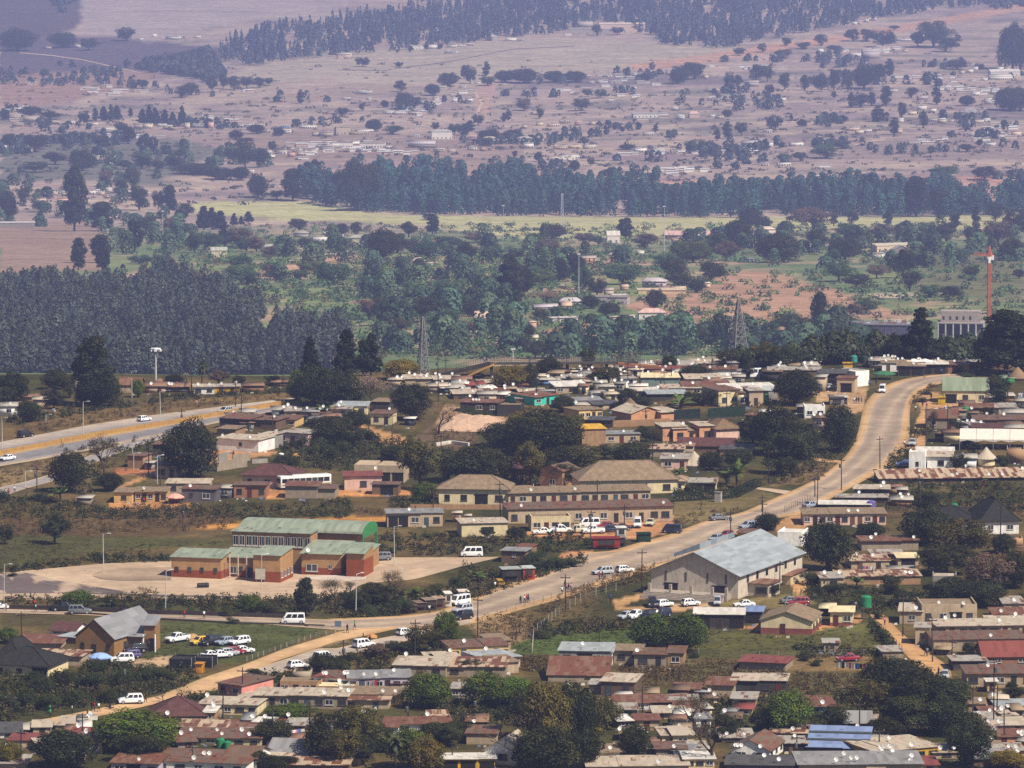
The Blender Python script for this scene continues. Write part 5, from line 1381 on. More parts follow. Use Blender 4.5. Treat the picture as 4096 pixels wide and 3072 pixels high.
trees('''
845 1545 520 270 g | broad bright green tree in front of the broad dark red tiled roof
860 1620 300 180 d
400 1659 380 260 m | dark tree at the bottom edge beside the bright green tree
60 1640 170 160 y
1720 1505 230 165 m
2090 1610 330 320 m | large dark tree cluster at the lower edge below the long grey-brown house
2180 1659 230 260 o
1830 1350 320 100 g
1660 1659 150 110 d
1780 1670 230 90 m
1930 700 130 250 u | upright dark tree beside the low road at the concrete yard
1580 680 150 120 g
1450 700 130 70 k
1700 690 160 90 k
2120 640 170 190 s | thin sparse-leaved tree beside the concrete apron
490 640 200 110 g
700 640 110 70 d
935 770 210 200 s | thin dark tree beside the low road above the parked cars
1595 1115 110 90 d
1150 1240 130 130 b
1030 1245 100 80 b
345 245 180 200 d | umbrella-crowned tree in the dry grass left of the green-roofed hall
30 245 100 130 d
600 1040 200 70 k
760 1045 110 60 k
50 870 130 110 g
260 1190 180 110 k
420 1150 170 120 k
580 1170 190 130 k
770 1130 190 110 k
900 1090 220 100 k
1040 1100 160 80 k
300 1290 150 110 k
150 1260 170 120 k
480 1260 160 100 k
700 1240 150 90 k
2050 1060 200 130 m
2120 1080 130 100 d
1700 1260 90 60 k
1330 1240 160 70 k
60 1280 130 90 k
1470 745 90 40 k
80 450 60 30 k
200 1110 150 70 k
1690 1120 60 40 k
''')
for a in ((138, 940, 668), (65, 1415, 1190), (552, 1340, 1125), (787, 1215, 980), (1532, 1210, 1020), (2170, 1010, 848), (695, 1290, 1250), (520, 1490, 1310), (1408, 1370, 1165), (1724, 1510, 1240), (1955, 1480, 1240), (2090, 1659, 1330), (132, 1630, 1410), (706, 1540, 1420), (1220, 1659, 1500), (1157, 140, -10), (383, 1560, 1440), (1822, 1480, 1350)): pole(*a)
for a in ((655, 430, 178), (25, 610, 370), (1046, 660, 410), (1652, 585, 310)): pole(*a, 'lamp')
tank(134, 900, 52, 45, 'green', 'green water tank beside the rusty roof left of the parking lawn', 20)
tank(1392, 1535, 54, 62, 'green', 'larger green water tank among the roofs at the lower edge')
tank(1436, 1542, 50, 50, 'green', 'smaller grey-green water tank touching the larger green one')
car(1120, 866, 'pickup', 222, 'white', 'white pickup truck parked beside the sand heap on the lawn')
car(1258, 884, 'hatch', 222, 'yellow', 'bright yellow hatchback on the parking lawn'); car(1330, 886, 'suv', 222, 'black', 'black off-road car beside the yellow hatchback'); car(1415, 886, 'hatch', 225, 'palegrey', 'pale blue-grey hatchback on the parking lawn'); car(1512, 884, 'wagon', 222, 'white', 'white estate car at the end of the upper row on the lawn')
car(1335, 970, 'sedan', 30, 'white', 'white sedan with open door at the near end of the lower lawn row'); car(1395, 968, 'sedan', 30, 'white', 'white sedan second in the lower lawn row'); car(1445, 955, 'hatch', 30, 'silver', 'silver hatchback beside the red car on the lawn'); car(1490, 946, 'hatch', 30, 'red', 'red hatchback on the parking lawn'); car(1535, 940, 'sedan', 30, 'white', 'white sedan at the far end of the lower lawn row')
car(770, 998, 'suv', 190, 'white', 'white off-road car beside the blue parasol'); car(640, 996, 'sedan', 190, 'white', 'white sedan under the blue parasol'); car(815, 972, 'wagon', 200, 'purple', 'dark violet estate car behind the white off-road car'); car(850, 935, 'suv', 200, 'black', 'black off-road car in front of the brown hall')
car(1880, 1034, 'hatch', 30, 'white', 'white hatchback on the lower road beside the bushes'); car(2045, 984, 'suv', 50, 'white', 'white off-road car half hidden behind the roadside bushes')
car(825, 1258, 'suv', 190, 'white', 'white off-road car on the dirt road behind the bush')
car(405, 672, 'pickup', 0, 'black', 'black pickup truck on the low road'); car(502, 690, 'suv', 2, 'grey', 'grey off-road car following the black pickup'); car(-12, 660, 'sedan', 0, 'white', 'white car entering the low road at the picture edge')
car(1852, 752, 'van', 182, 'white', 'white minibus with open sliding door on the low road')
for q in ((38, 668, 'white'), (218, 650, 'red'), (226, 676, 'white'), (300, 680, 'black'), (775, 680, 'black'), (785, 676, 'black'), (1165, 716, 'red'), (1290, 720, 'white'), (920, 1248, 'black'), (456, 1322, 'white'), (580, 1300, 'black'), (598, 1302, 'red'), (625, 1306, 'white'), (695, 1290, 'black'), (318, 1345, 'green'), (2195, 808, 'black'), (316, 1318, 'green')): person(*q, pose=random.choice((0, 1, 1)), face=random.uniform(0, 360))

# ================= bottom middle
org(1350, 2022)
houses('''
490 135 350 88 7 4 tan grey flat ggwdw d1 | grey-tan house with two garage openings beside the orange field
930 195 290 84 8 8 cream pale flat W d1 s1 | cream house with rusty pale roof beside the round bush
755 108 50 62 3 0 grey pale flat d
825 90 30 26 2 0 white pale flat -
1530 -8 900 78 8 9 tan tan flat dwdwdwdwdwdwdw d2 | upper storey row of the long tan terrace above the yard of cars
1600 110 1040 98 8 9 tan brown flat wdwwdwdwdwdww d2 | lower row of the long tan terrace beside the yard of cars
1350 165 250 80 6 6 cream tan parapet wdww
900 975 360 84 7 14 yellow brown flat wdwwwdw d1 | yellow row house with many windows below the grassy bank
1030 915 130 62 7 16 tan tan flat wd
1040 1030 230 70 9 24 pink bluegrey flat wdw d1 | pale pink house with blue-grey roof beside the yellow row house
700 1005 140 46 6 10 white pale flat w d1
640 990 150 30 6 8 tan pale flat -
520 1085 330 74 9 -6 block pale flat wdw d1
850 1085 420 66 9 -4 block stripe flat ww | low grey-brown shed with pale patched roof behind the leafy trees
1080 1060 130 70 7 20 tan tan flat -
1560 1010 320 92 8 -6 grey bluegrey flat wgw d1 | grey house with white end and blue-grey roof beside the lawn
1690 1012 90 86 7 -4 white bluegrey flat w
1830 1000 170 82 7 -6 block tan flat ww
1975 1025 200 84 8 -6 block brown flat wd d1
2135 1020 100 88 7 -6 mud brown flat w
1520 1118 380 46 9 -4 block rusty flat - l.2 | block shed with a broad rusty roof behind the leafy trees
1770 1210 210 96 7 -12 brown pale flat dw
1640 1190 100 60 5 -8 tan tin flat -
2170 1222 90 56 5 -4 brick brown flat -
775 1216 110 60 6 -4 grey tin flat ww
265 1166 390 76 7 3 mauve grey flat wdwwdww d3 | pale mauve row house behind the bright green tree
400 1165 110 40 5 3 brick red flat -
30 1150 80 66 7 20 white brown flat ww d2
200 1262 420 66 7 -4 yellow tan flat wdw d3
160 1285 330 56 7 -4 tan stripe flat wd
520 1430 400 50 7 4 white rusty flat ww d1
640 1370 120 30 6 4 teal stripe flat -
330 1460 100 60 6 -4 white rusty flat w
910 1510 190 70 7 -6 tan brown flat - d1
830 1690 330 90 7 2 mustard white flat ggg l-.05 | yellow veranda house with white roof edge beside the bare tree
1050 1640 240 96 8 -16 white pale front w r2 | white gabled house behind the bare tree at the lower edge
880 1400 130 30 6 0 brown rusty flat -
1715 1625 140 66 7 10 cream tan flat ww d1
1900 1690 640 44 9 2 tan pale flat - d1
2130 1520 160 70 7 6 cream pale flat w
2110 1600 190 60 7 2 block brown flat w
1860 1290 210 40 7 2 white rusty flat * 
2080 1280 260 36 7 2 brown rusty flat *
2100 1350 200 40 7 2 tan pale flat * d1
1830 1330 130 40 6 2 block tin flat *
90 1640 150 40 6 0 tan stripe flat -
1960 1400 150 44 6 2 tan rusty flat *
''')
trees('''
575 1275 300 225 g | bright green tree in front of the pale mauve row house
940 1270 300 235 g | leafy green tree behind the tall dark central trees
1340 1659 320 560 o | tallest olive tree of the clump at the lower edge
1480 1560 300 470 m
1220 1480 320 330 d
1130 1270 250 200 g
1620 1500 260 330 o
1700 1420 200 210 o
1320 1700 400 330 m
1560 1659 220 260 m
1880 1590 200 220 m | small dark tree beside the cream house at the lower edge
1150 1670 420 400 b | large bare grey-branched tree at the lower edge
130 1600 320 340 o | large olive tree at the lower left of the palm
290 1560 140 190 m
620 1490 230 130 m
700 1520 200 140 d
450 1659 250 270 g
560 1700 220 260 y
370 1680 150 240 l | palm tree among the dark trees at the lower edge
160 1640 200 200 d
760 1470 180 110 d
2000 930 300 260 g | full green tree standing in front of the church lawn
2130 930 170 240 m
680 900 170 240 g
530 930 220 180 o
400 940 200 90 d
690 840 140 160 y
1130 222 120 92 m | round bush beside the cream house with rusty pale roof
940 205 80 70 d
1345 205 70 60 n
880 480 120 80 n
500 590 110 80 n
1240 350 160 80 k
1380 400 160 80 k
1490 390 110 60 k
1190 380 110 70 k
820 700 60 40 k
250 640 220 160 d
370 620 190 220 b
330 560 170 160 s
120 660 160 120 d
420 680 150 110 k
620 560 130 70 k
740 520 100 70 k
80 560 120 90 s
200 700 120 80 k
850 1070 160 100 d
1800 1110 130 60 n
1300 840 120 60 k
730 205 40 30 k
1590 250 90 60 k
260 970 150 100 x
60 1010 150 90 k
''')
for a in ((490, 970, 718), (885, 830, 572), (1440, 670, 432), (1922, 515, 275), (1655, 890, 700), (38, 1010, 848), (1030, 90, -40), (1600, 200, 20), (1812, 190, -10), (1928, 1350, 1140), (875, 1310, 1180), (447, 1370, 1215), (728, 1659, 1510), (790, 1400, 1295), (1218, 830, 760), (1310, 790, 735), (1130, 840, 780), (1385, 1480, 1300), (360, 265, 130)): pole(*a)
for a in ((116, 700, 430), (360, 380, 130)): pole(*a, 'lamp')
car(848, 328, 'van', 182, 'white', 'white minibus parked on the concrete apron'); car(775, 634, 'van', 228, 'white', 'white minibus stopped beside the roadside stalls'); car(790, 684, 'suv', 225, 'silver', 'silver off-road car at the road fork'); car(790, 726, 'suv', 225, 'black', 'black off-road car right behind the silver one at the fork')
car(1677, 440, 'wagon', 205, 'silver', 'silver car driving down the main road'); car(1815, 428, 'hatch', 30, 'white', 'white hatchback driving up the main road')
car(165, 904, 'suv', 40, 'white', 'white off-road car on the lower road beside two people'); car(428, 826, 'hatch', 40, 'white', 'white car half hidden by the roadside tree on the lower road')
car(272, 352, 'suv', 190, 'grey', 'dark patterned off-road car at the end of the green-roofed hall')
car(1295, 186, 'sedan', 190, 'white', 'white sedan at the near corner of the car yard'); car(1410, 176, 'pickup', 10, 'white', 'white pickup truck in the yard beside the terrace'); car(1515, 176, 'pickup', 185, 'cream', 'cream pickup truck in the middle of the car yard'); car(1615, 180, 'pickup', 190, 'white', 'white pickup truck nearest the red container in the yard'); car(1590, 142, 'van', 190, 'white', 'white van behind the pickups in the yard'); car(1715, 172, 'wagon', 190, 'navy', 'dark blue estate car in the car yard'); car(1795, 160, 'sedan', 190, 'black', 'black sedan in the car yard beside the blue estate'); car(1690, 150, 'hatch', 190, 'red', 'red hatchback behind the dark blue estate')
car(1897, 140, 'van', 268, 'white', 'white van facing the road at the end of the terrace'); car(1978, 130, 'sedan', 260, 'cream', 'cream sedan at the end of the terrace'); car(2115, 178, 'van', 165, 'navy', 'dark blue people carrier at the edge of the main road', s=.92)
car(1990, 642, 'suv', 270, 'black', 'black off-road car by the steps of the grey hall'); car(2065, 646, 'hatch', 40, 'white', 'white hatchback by the steps of the grey hall')
car(1822, 724, 'hatch', 228, 'silver', 'silver hatchback first in the row below the grey hall'); car(1890, 720, 'pickup', 228, 'white', 'white pickup truck in the row below the grey hall'); car(1968, 722, 'suv', 228, 'black', 'black off-road car in the row below the grey hall'); car(2048, 712, 'suv', 228, 'navy', 'dark navy car behind the full green tree')
for q in ((996, 532, 'white'), (1050, 535, 'yellow'), (1157, 628, 'black'), (1182, 620, 'white'), (1197, 616, 'red'), (1207, 616, 'black'), (1419, 565, 'white'), (1450, 548, 'pink'), (1461, 548, 'black'), (1476, 545, 'pink'), (1436, 530, 'black'), (1655, 472, 'red'), (1674, 470, 'black'), (1724, 612, 'blue'), (1926, 560, 'black'), (1953, 555, 'black'), (580, 682, 'white'), (62, 808, 'black'), (108, 786, 'green'), (163, 866, 'black'), (204, 880, 'black'), (1970, 545, 'red'), (1500, 185, 'black'), (1378, 190, 'blue')): person(*q, pose=random.choice((0, 1, 1)), face=random.uniform(0, 360))

# ================= bottom right
org(2696, 2022)
houses('''
1080 125 520 72 8 2 pink tan flat wdwwdwddwdw d2 s1 | pale pink terrace with doors and windows beside the purple tank
730 255 150 72 7 -14 white white parapet - | plain white block beside the blue-grey roofed hall
455 215 110 40 6 -10 mustard brown flat - | small mustard kiosk with brown roof behind the grey hall
1365 285 360 62 8 3 block rusty flat - d3
1240 400 240 50 7 3 tan stripe flat * d2
1480 380 130 50 6 3 tan cream flat g
1350 345 200 40 6 3 mud tin flat *
1440 440 160 34 6 0 block tin flat *
1000 525 140 66 7 4 tan tin flat w d2
1300 500 520 52 7 4 mud stripe flat - d3 | long low mud wall house with patched roof and washing behind it
1710 540 150 80 6 -4 grey pale parapet -
1750 150 330 62 11 -4 slate black hip gww r2.4 | left wing of the white house with black tiled roof
2060 180 240 80 13 8 white black hip ww r4.2 | white house with tall black tiled hipped roof
2130 270 150 50 5 0 mud - parapet -
285 780 310 92 7 -3 dark white flat gdg | dark timber shed with white roof sheets beside the cream house
500 745 110 74 7 -6 slate blue flat g
710 815 320 92 11 -12 cream tan front d pred,1.2 s3 r1.6 | cream house with tan roof and red-brown base on the green lawn
1060 762 145 90 7 -4 cream cream flat dw pred,.7 | small cream house with red door and flat roof on the lawn
970 700 90 50 6 -4 dark cream flat g
995 925 95 56 4 0 block tin flat s | tiny block hut standing alone on the lawn
558 1050 290 58 7 -14 block red flat - | grey block shed with red tin roof in the tall grass
535 1190 340 84 8 -6 dark pale flat wdwd | dark grey house with two pale roofs in the tall grass
1385 965 130 44 6 8 block tin flat -
1740 752 350 110 9 2 tan tan parapet wwgw d2
1495 750 140 80 8 -6 tan pale flat w d1
1570 880 90 110 5 -6 tan tin flat s
1960 825 600 66 8 4 tan pale flat wdwwdwdww d3 | long tan house with pale roof beside the dirt path
1930 920 580 74 8 4 tan brown flat - d1 | long windowless tan shed with brown roof edge beside the path
2120 1010 330 60 9 4 brick red gable ww r2 | house with red tiled gable roof beside the dirt path
1870 1040 210 60 6 4 dark tin flat -
2060 1150 420 88 8 2 tan brown flat wdwdw d1 | tan house with brown roof below the red tiled roof
2010 1180 60 70 3 2 yellow white flat d | narrow yellow outhouse beside the tan house
2150 680 130 60 8 2 tan tin flat w d1
2120 720 200 30 7 2 brown rusty flat - d1
2120 780 260 36 7 2 tan pale flat * d2
940 1320 160 50 7 4 blue rusty flat ww d1 | low blue-walled house with rusty roof beside the green tree
80 1210 160 50 7 -4 mud rusty flat *
290 1210 170 76 7 -8 tan rusty flat -
440 1270 150 50 6 -6 tan tin flat *
440 1330 110 44 6 -4 cream red flat w
60 1270 180 40 6 0 brown tin flat *
80 1320 150 40 6 0 mud rusty flat *
60 1530 130 80 7 6 cream pale flat w
160 1660 190 60 7 2 cream white flat www d1 | cream house front with three windows at the lower edge
480 1610 240 70 10 -16 white brown front ww d4 r1.6 s3 | white house with brown gabled roof and many satellite dishes
110 1580 190 40 6 2 tan tin flat *
400 1500 200 30 7 2 dark tin flat * d2
800 1470 380 30 8 -6 tan stripe flat * d1
740 1560 200 56 7 -4 brown tin flat gg d1
1030 1570 370 40 9 -8 dark blue flat - l.2 | house with three bright blue roof sheets at the lower edge
1170 1400 220 30 8 -4 dark tin flat - d1
1160 1420 160 50 7 -4 dark grey gable - r1.4
1480 1610 420 70 11 24 mustard pale flat wwwww s4 d6 | yellow walled house with wide pale roof and many dishes
1250 1510 200 44 7 0 yellow tin flat * d2
1730 1600 180 40 8 8 tan pale flat * d2
1180 1690 780 56 10 2 tan grey flat - d7 | very wide low house with grey patched roofs at the lower edge
540 1690 420 50 9 -4 slate darkgrey flat - d2
1560 1680 220 40 8 2 tan red flat * d2
2080 1350 260 40 7 3 tan rusty flat * d2
2100 1430 260 40 7 3 tan pale flat * d3
2140 1510 200 50 7 3 orange rusty flat * d2
2120 1600 200 50 7 3 yellow tin flat * d2
1960 1400 160 46 7 3 white tin flat * d2
2140 1300 200 36 7 3 blue bluegrey flat -
1950 1540 150 44 7 3 tan tin flat * d1
2000 1640 260 40 7 3 brown grey flat * d2
860 1270 150 24 6 0 brown rusty flat -
1450 1560 80 30 5 0 tan tin flat *
''')
trees('''
75 930 260 270 g
590 155 150 115 m | round dark tree behind the blue-grey roofed hall
970 410 290 330 m | tall dark tree beside the blue-grey roofed hall
880 500 180 90 k
1600 250 300 260 m
1800 320 380 240 o | olive tree in front of the house with black tiled roof
1720 440 330 200 d
2000 560 320 260 x | greyish brown dry tree beside the dark trees at the right
2150 520 220 260 m
1760 620 290 180 m
1960 640 240 170 m
1240 200 180 100 m
2080 300 160 130 m
1400 1230 430 290 m | large dark tree in front of the dirt path
1250 1330 260 220 o
1560 1330 330 320 m
1740 1330 320 260 d
1450 1450 330 260 d
1700 1450 300 260 m
1840 1580 270 320 m
720 1430 280 280 g | bright green tree beside the low blue-walled house
570 1420 170 150 m
240 1640 360 430 b | tall bare tree in front of the roofs at the lower edge
100 1420 210 250 s
330 1470 200 160 d
1000 1440 240 180 d
1330 1480 240 150 m
1880 1659 280 300 d
2100 1659 230 120 y
1150 640 60 50 k
640 575 60 80 d
1370 560 150 130 d
1150 520 120 80 n
1450 640 160 110 d
1240 640 150 80 k
1000 560 220 80 k
1320 860 80 90 k
820 980 90 60 k
1890 940 130 80 d
2150 1230 140 90 d
1290 720 80 60 k
130 965 70 40 k
2140 1170 90 60 d
60 880 150 70 k
900 1010 90 40 k
''')
for a in ((360, 220, 25), (558, 130, -30), (668, 520, 348), (1446, 830, 560), (1634, 990, 700), (1757, 980, 840), (1086, 400, 250), (1252, 490, 390), (680, 1160, 1040), (1095, 1240, 1130), (1172, 1430, 1230), (1295, 1570, 1400), (773, 1600, 1440), (2020, 1400, 960), (1885, 1390, 1140), (2088, 1500, 1290), (226, 1580, 1360), (2040, 1340, 1130), (2062, 220, 0), (1935, 1130, 1070)): pole(*a)
tank(1216, 725, 68, 74, 'green', 'large green water tank on a stand beside the dirt path', 80)
tank(1773, 48, 46, 48, 'green', 'green water tank behind the black tiled roof', 12)
tank(770, 1655, 60, 40, 'green', 'dark green water tank at the lower edge beside the wide grey roofs')
car(265, 230, 'hatch', 240, 'palegrey', 'pale blue-grey hatchback beside the red car on the verge'); car(333, 208, 'hatch', 230, 'red', 'red hatchback parked on the verge above the grey hall'); car(470, 150, 'wagon', 215, 'palegrey', 'pale blue car parked on the verge beside the main road'); car(285, 98, 'sedan', 20, 'grey', 'grey sedan on the far side of the main road')
car(105, 640, 'hatch', 25, 'white', 'white sedan on the path below the hall steps'); car(274, 632, 'van', 268, 'silver', 'silver people carrier in front of the hall steps', s=.85)
car(445, 648, 'sedan', 190, 'white', 'white car half hidden behind the white roof sheets'); car(740, 625, 'sedan', 15, 'grey', 'grey sedan on the grass behind the cream house'); car(785, 640, 'suv', 190, 'red', 'dark red off-road car behind the cream house')
car(1103, 990, 'sedan', 188, 'red', 'red sedan on bare ground beside the washing line'); car(1712, 1100, 'hatch', 265, 'silver', 'silver car at the lower end of the dirt path')
for q in ((1331, 760, 'pink'), (1448, 822, 'black'), (1672, 1082, 'black'), (1600, 955, 'grey'), (1590, 952, 'black'), (840, 468, 'white'), (1148, 660, 'grey')): person(*q, pose=random.choice((0, 1)), face=random.uniform(0, 360))

# small houses and shacks that fill the dense quarters
def fill(poly, n, w, h, sep=46):
    org(0, 0, 1); have = [(t[3], t[4]) for t in THINGS if t[2] in ('house', 'car', 'minibus')]
    for px, py in sample_poly(poly, n*6):
        if n <= 0: break
        if min((abs(px-a)+2.2*abs(py-b_) for a, b_ in have), default=99) < sep: continue
        have.append((px, py)); n -= 1
        place_house(px, py, random.uniform(*w), random.uniform(*h), random.uniform(4, 6.5), random.uniform(-14, 14), random.choice(['block', 'tan', 'mud', 'cream', 'dark', 'grey', 'white', 'brown']), random.choice(['pale', 'tin', 'rusty', 'grey', 'tan', 'brown', 'white']), 'flat', dishes=random.choice((0, 0, 1, 2)), far=False)
for z_, n_ in ((C(1350, 1000, [(560, 850), (1000, 850), (1500, 790), (2200, 760), (2200, 1000), (1400, 1010), (700, 970)]), 26), (C(2696, 1000, [(0, 740), (900, 730), (900, 800), (400, 900), (0, 900)]), 12), (C(2696, 1000, [(1660, 990), (2212, 960), (2212, 1180), (1700, 1200)]), 10),
               (C(2696, 2022, [(1780, 1250), (2212, 1250), (2212, 1659), (1800, 1640)]), 12), (C(1350, 2022, [(1660, 1230), (2212, 1200), (2212, 1640), (1850, 1600)]), 12), (C(0, 2022, [(20, 1430), (600, 1400), (560, 1640), (20, 1650)]), 8), (C(0, 2022, [(1120, 1330), (1900, 1330), (1900, 1640), (1120, 1650)]), 8), (C(2696, 2022, [(20, 1130), (480, 1200), (480, 1400), (20, 1400)]), 8), (C(0, 1000, [(1380, 1060), (2200, 1010), (2200, 1100), (1420, 1170)]), 8), (C(2696, 2022, [(1400, 640), (2212, 640), (2212, 1150), (1850, 1150)]), 8)): fill(z_, n_, (36, 74), (22, 34))
# ================= far slopes and the middle ground: houses and trees one can tell apart
FG = 'houses across the far valley'
def farhouses(ox, oy, txt, s=1.58):
    org(ox, oy, s)
    for ln in txt.strip().splitlines():
        ln, _, lab = ln.partition('|'); t = ln.split()
        if not t: continue
        x, y, w, h = [float(q) for q in t[:4]]; kind = t[6] if len(t) > 6 else random.choice(['flat', 'flat', 'gable'])
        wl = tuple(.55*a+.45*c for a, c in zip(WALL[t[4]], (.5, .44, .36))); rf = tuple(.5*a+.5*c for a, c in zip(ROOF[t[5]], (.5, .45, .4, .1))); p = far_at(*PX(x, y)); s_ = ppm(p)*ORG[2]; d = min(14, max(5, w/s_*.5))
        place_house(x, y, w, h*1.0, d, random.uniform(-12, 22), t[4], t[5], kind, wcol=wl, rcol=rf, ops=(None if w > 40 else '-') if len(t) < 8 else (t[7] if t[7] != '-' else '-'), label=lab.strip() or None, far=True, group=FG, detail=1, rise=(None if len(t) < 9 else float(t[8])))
farhouses(0, 0, '''
95 752 75 22 tan grey
195 770 95 38 tan tan
110 800 70 24 brown tin
290 790 60 30 tan tin
350 785 50 24 mud pale
448 782 50 16 white white
600 792 40 18 white pale
700 768 30 16 white white
745 775 60 16 tan rusty
660 840 120 22 grey pale
710 828 60 16 white white
930 815 60 34 cream tin
880 812 70 26 tan brown
1060 818 60 22 tan tin
1040 800 70 16 white white
1185 815 32 34 cream pale
1240 808 100 24 slate white
1335 812 32 40 salmon tin
1400 806 50 24 white tin
1300 790 80 24 tan rusty
1500 800 70 16 white bluegrey
1570 798 70 16 white bluegrey
1640 806 60 18 mud tan
1680 838 60 22 tan tin
1800 812 60 16 blue bluegrey
1800 845 70 22 white pale
1950 812 100 20 white tin
2060 865 80 30 tan pale
2170 850 90 46 tan tan flat wwww | tan two-storey block on the far slope above the white-windowed school
2010 862 60 26 tan tin
2050 945 110 24 grey tin
2165 935 130 34 white tan flat wwwwwwww | white-windowed school row on the far slope
1690 976 60 18 white white
1780 975 60 18 white pale
1846 992 40 30 salmon rusty
1910 985 50 24 pink tin
1980 978 50 26 white pale
1680 1002 110 12 black white
1700 1045 70 14 grey tin
600 1020 70 30 brown tan
690 1045 50 24 white pale
728 1010 45 20 yellow yellow
100 955 36 26 white white
180 965 50 20 pink tin
25 945 30 20 white white
10 908 26 20 white pale
110 1440 220 32 slate white flat - | long low white-roofed shed at the left side of the far slope
250 1280 80 26 orange rusty
400 1280 80 28 salmon rusty
290 1232 50 22 white tin
345 1232 40 20 tan white
415 1240 60 26 white pale
440 1222 40 20 white white
380 1225 30 18 white tin
580 1230 50 26 white pale
612 1222 36 20 white tin
640 1235 40 24 tan white
690 1212 34 20 white white
800 1218 36 14 white white
730 1215 30 16 white tin
930 1236 40 16 tan tin
1385 1625 100 44 cream green gable - 2 | white house with pale green roof at the edge of the valley wood
1700 1590 90 28 tan green hip - 2
1755 1592 40 26 white tin
2030 1530 100 36 white pale flat wwww
1990 1560 70 28 tan tin
1900 1500 90 26 mauve brown hip - 2
2075 1485 50 22 white tin
2135 1510 60 22 white white
2130 1550 50 26 white tin
1890 1595 40 20 cream tan
490 303 40 24 white pale
305 308 40 14 pink tan
1090 250 90 20 white tin
975 236 30 22 white white
1250 240 40 16 white pale
1170 246 30 16 tan tan
890 252 30 10 white white
2175 372 80 26 pink pale gable - 2 | pale pinkish barn beside the tall plantation
1840 945 30 16 white tin
1590 1095 30 16 white white
''')
farhouses(1350, 0, '''
1600 215 260 30 grey grey flat wwwwww | long grey school block under the top plantation
1800 208 290 56 pink pink gable wwwwwwww 2 | long pinkish school building under the top plantation
1570 172 90 36 grey grey
1460 228 40 20 white white flat | bright white truck-like shed in front of the school blocks
980 256 70 26 grey bluegrey round - 3 | domed pale shed in front of the top plantation
1095 262 70 24 white white
1180 262 80 14 white pale
510 312 76 22 white white flat wwww | first white row building below the plantation edge
615 310 70 26 white white flat wwww
720 302 60 20 white pale
780 296 70 14 white white
830 290 60 12 grey pale
715 338 80 14 white white
40 372 90 30 pink pale gable - 2
1900 484 50 22 white white
2030 470 40 18 pink tin
2090 474 34 26 orange tan
1655 526 34 16 white tin
1605 528 40 12 tan tan
970 532 30 14 white white
890 528 36 12 white white
665 556 50 14 white white
1050 540 40 12 tan tan
790 556 40 14 white white
170 594 100 20 bluegrey white
60 628 50 12 white white
195 634 30 12 white tin
740 646 36 24 white white
780 642 50 16 tan tin
840 640 36 18 white white
620 632 40 18 white tin
320 722 70 22 white white
395 722 68 16 white white
480 726 70 12 tan tan
150 850 110 14 yellow yellow
180 838 100 10 grey white
490 868 60 16 white white
660 880 130 48 white bluegrey hip wwwww 2 | two-storey white house with blue-grey roof on the far slope
880 890 120 26 pink salmon hip - 2
960 904 80 30 tan tan hip - 2
1180 905 110 30 tan tan hip - 2
1210 938 60 34 white tin flat www
1170 935 40 16 black tin
220 935 160 30 white tan flat wwwwwwwww | white-windowed classroom row on the far slope
70 925 130 34 white tan flat wwwwwww
210 960 180 16 slate mauve
320 940 50 20 white white
530 935 170 28 slate mauve gable
640 962 70 20 tan tan
850 950 60 22 white tin
915 954 34 22 salmon orange
970 952 36 14 orange tan
725 962 40 12 orange pale
1410 945 90 22 yellow white
1500 940 90 26 yellow white flat ww
1600 942 70 18 cream white
1420 1015 170 18 white cream flat wwwww
1470 1005 120 14 white white
1280 795 40 24 cream tan
1180 812 30 22 cream tan
1370 800 70 18 pink tan
1440 780 70 16 tan white
1520 795 44 26 salmon salmon
1615 790 30 22 yellow tan
1700 810 36 24 yellow yellow
1760 802 40 20 yellow tan
1980 745 220 26 white grey flat wwwwwwwww | long white-walled school row on the far slope
1850 748 70 14 white tan
2165 755 50 24 white white
2130 695 40 16 white white
1920 962 70 26 white bluegrey
2030 966 70 20 white bluegrey gable - 2
2110 975 50 14 tan tin
1970 858 60 16 cream white
140 1545 130 42 cream green hip ww 2 | cream house with blue-green roof beside the cane field
1745 1535 80 50 white white gable ww 3 | white gabled house beside the cane field and tall dark tree
2170 1535 90 30 orange salmon
1300 1650 150 30 cream pale flat www
1450 1640 120 30 mauve tan hip - 2
1580 1655 110 26 orange tan
1780 1640 130 30 tan tan hip
1660 1605 40 14 white white
1920 1606 36 20 white white
''')
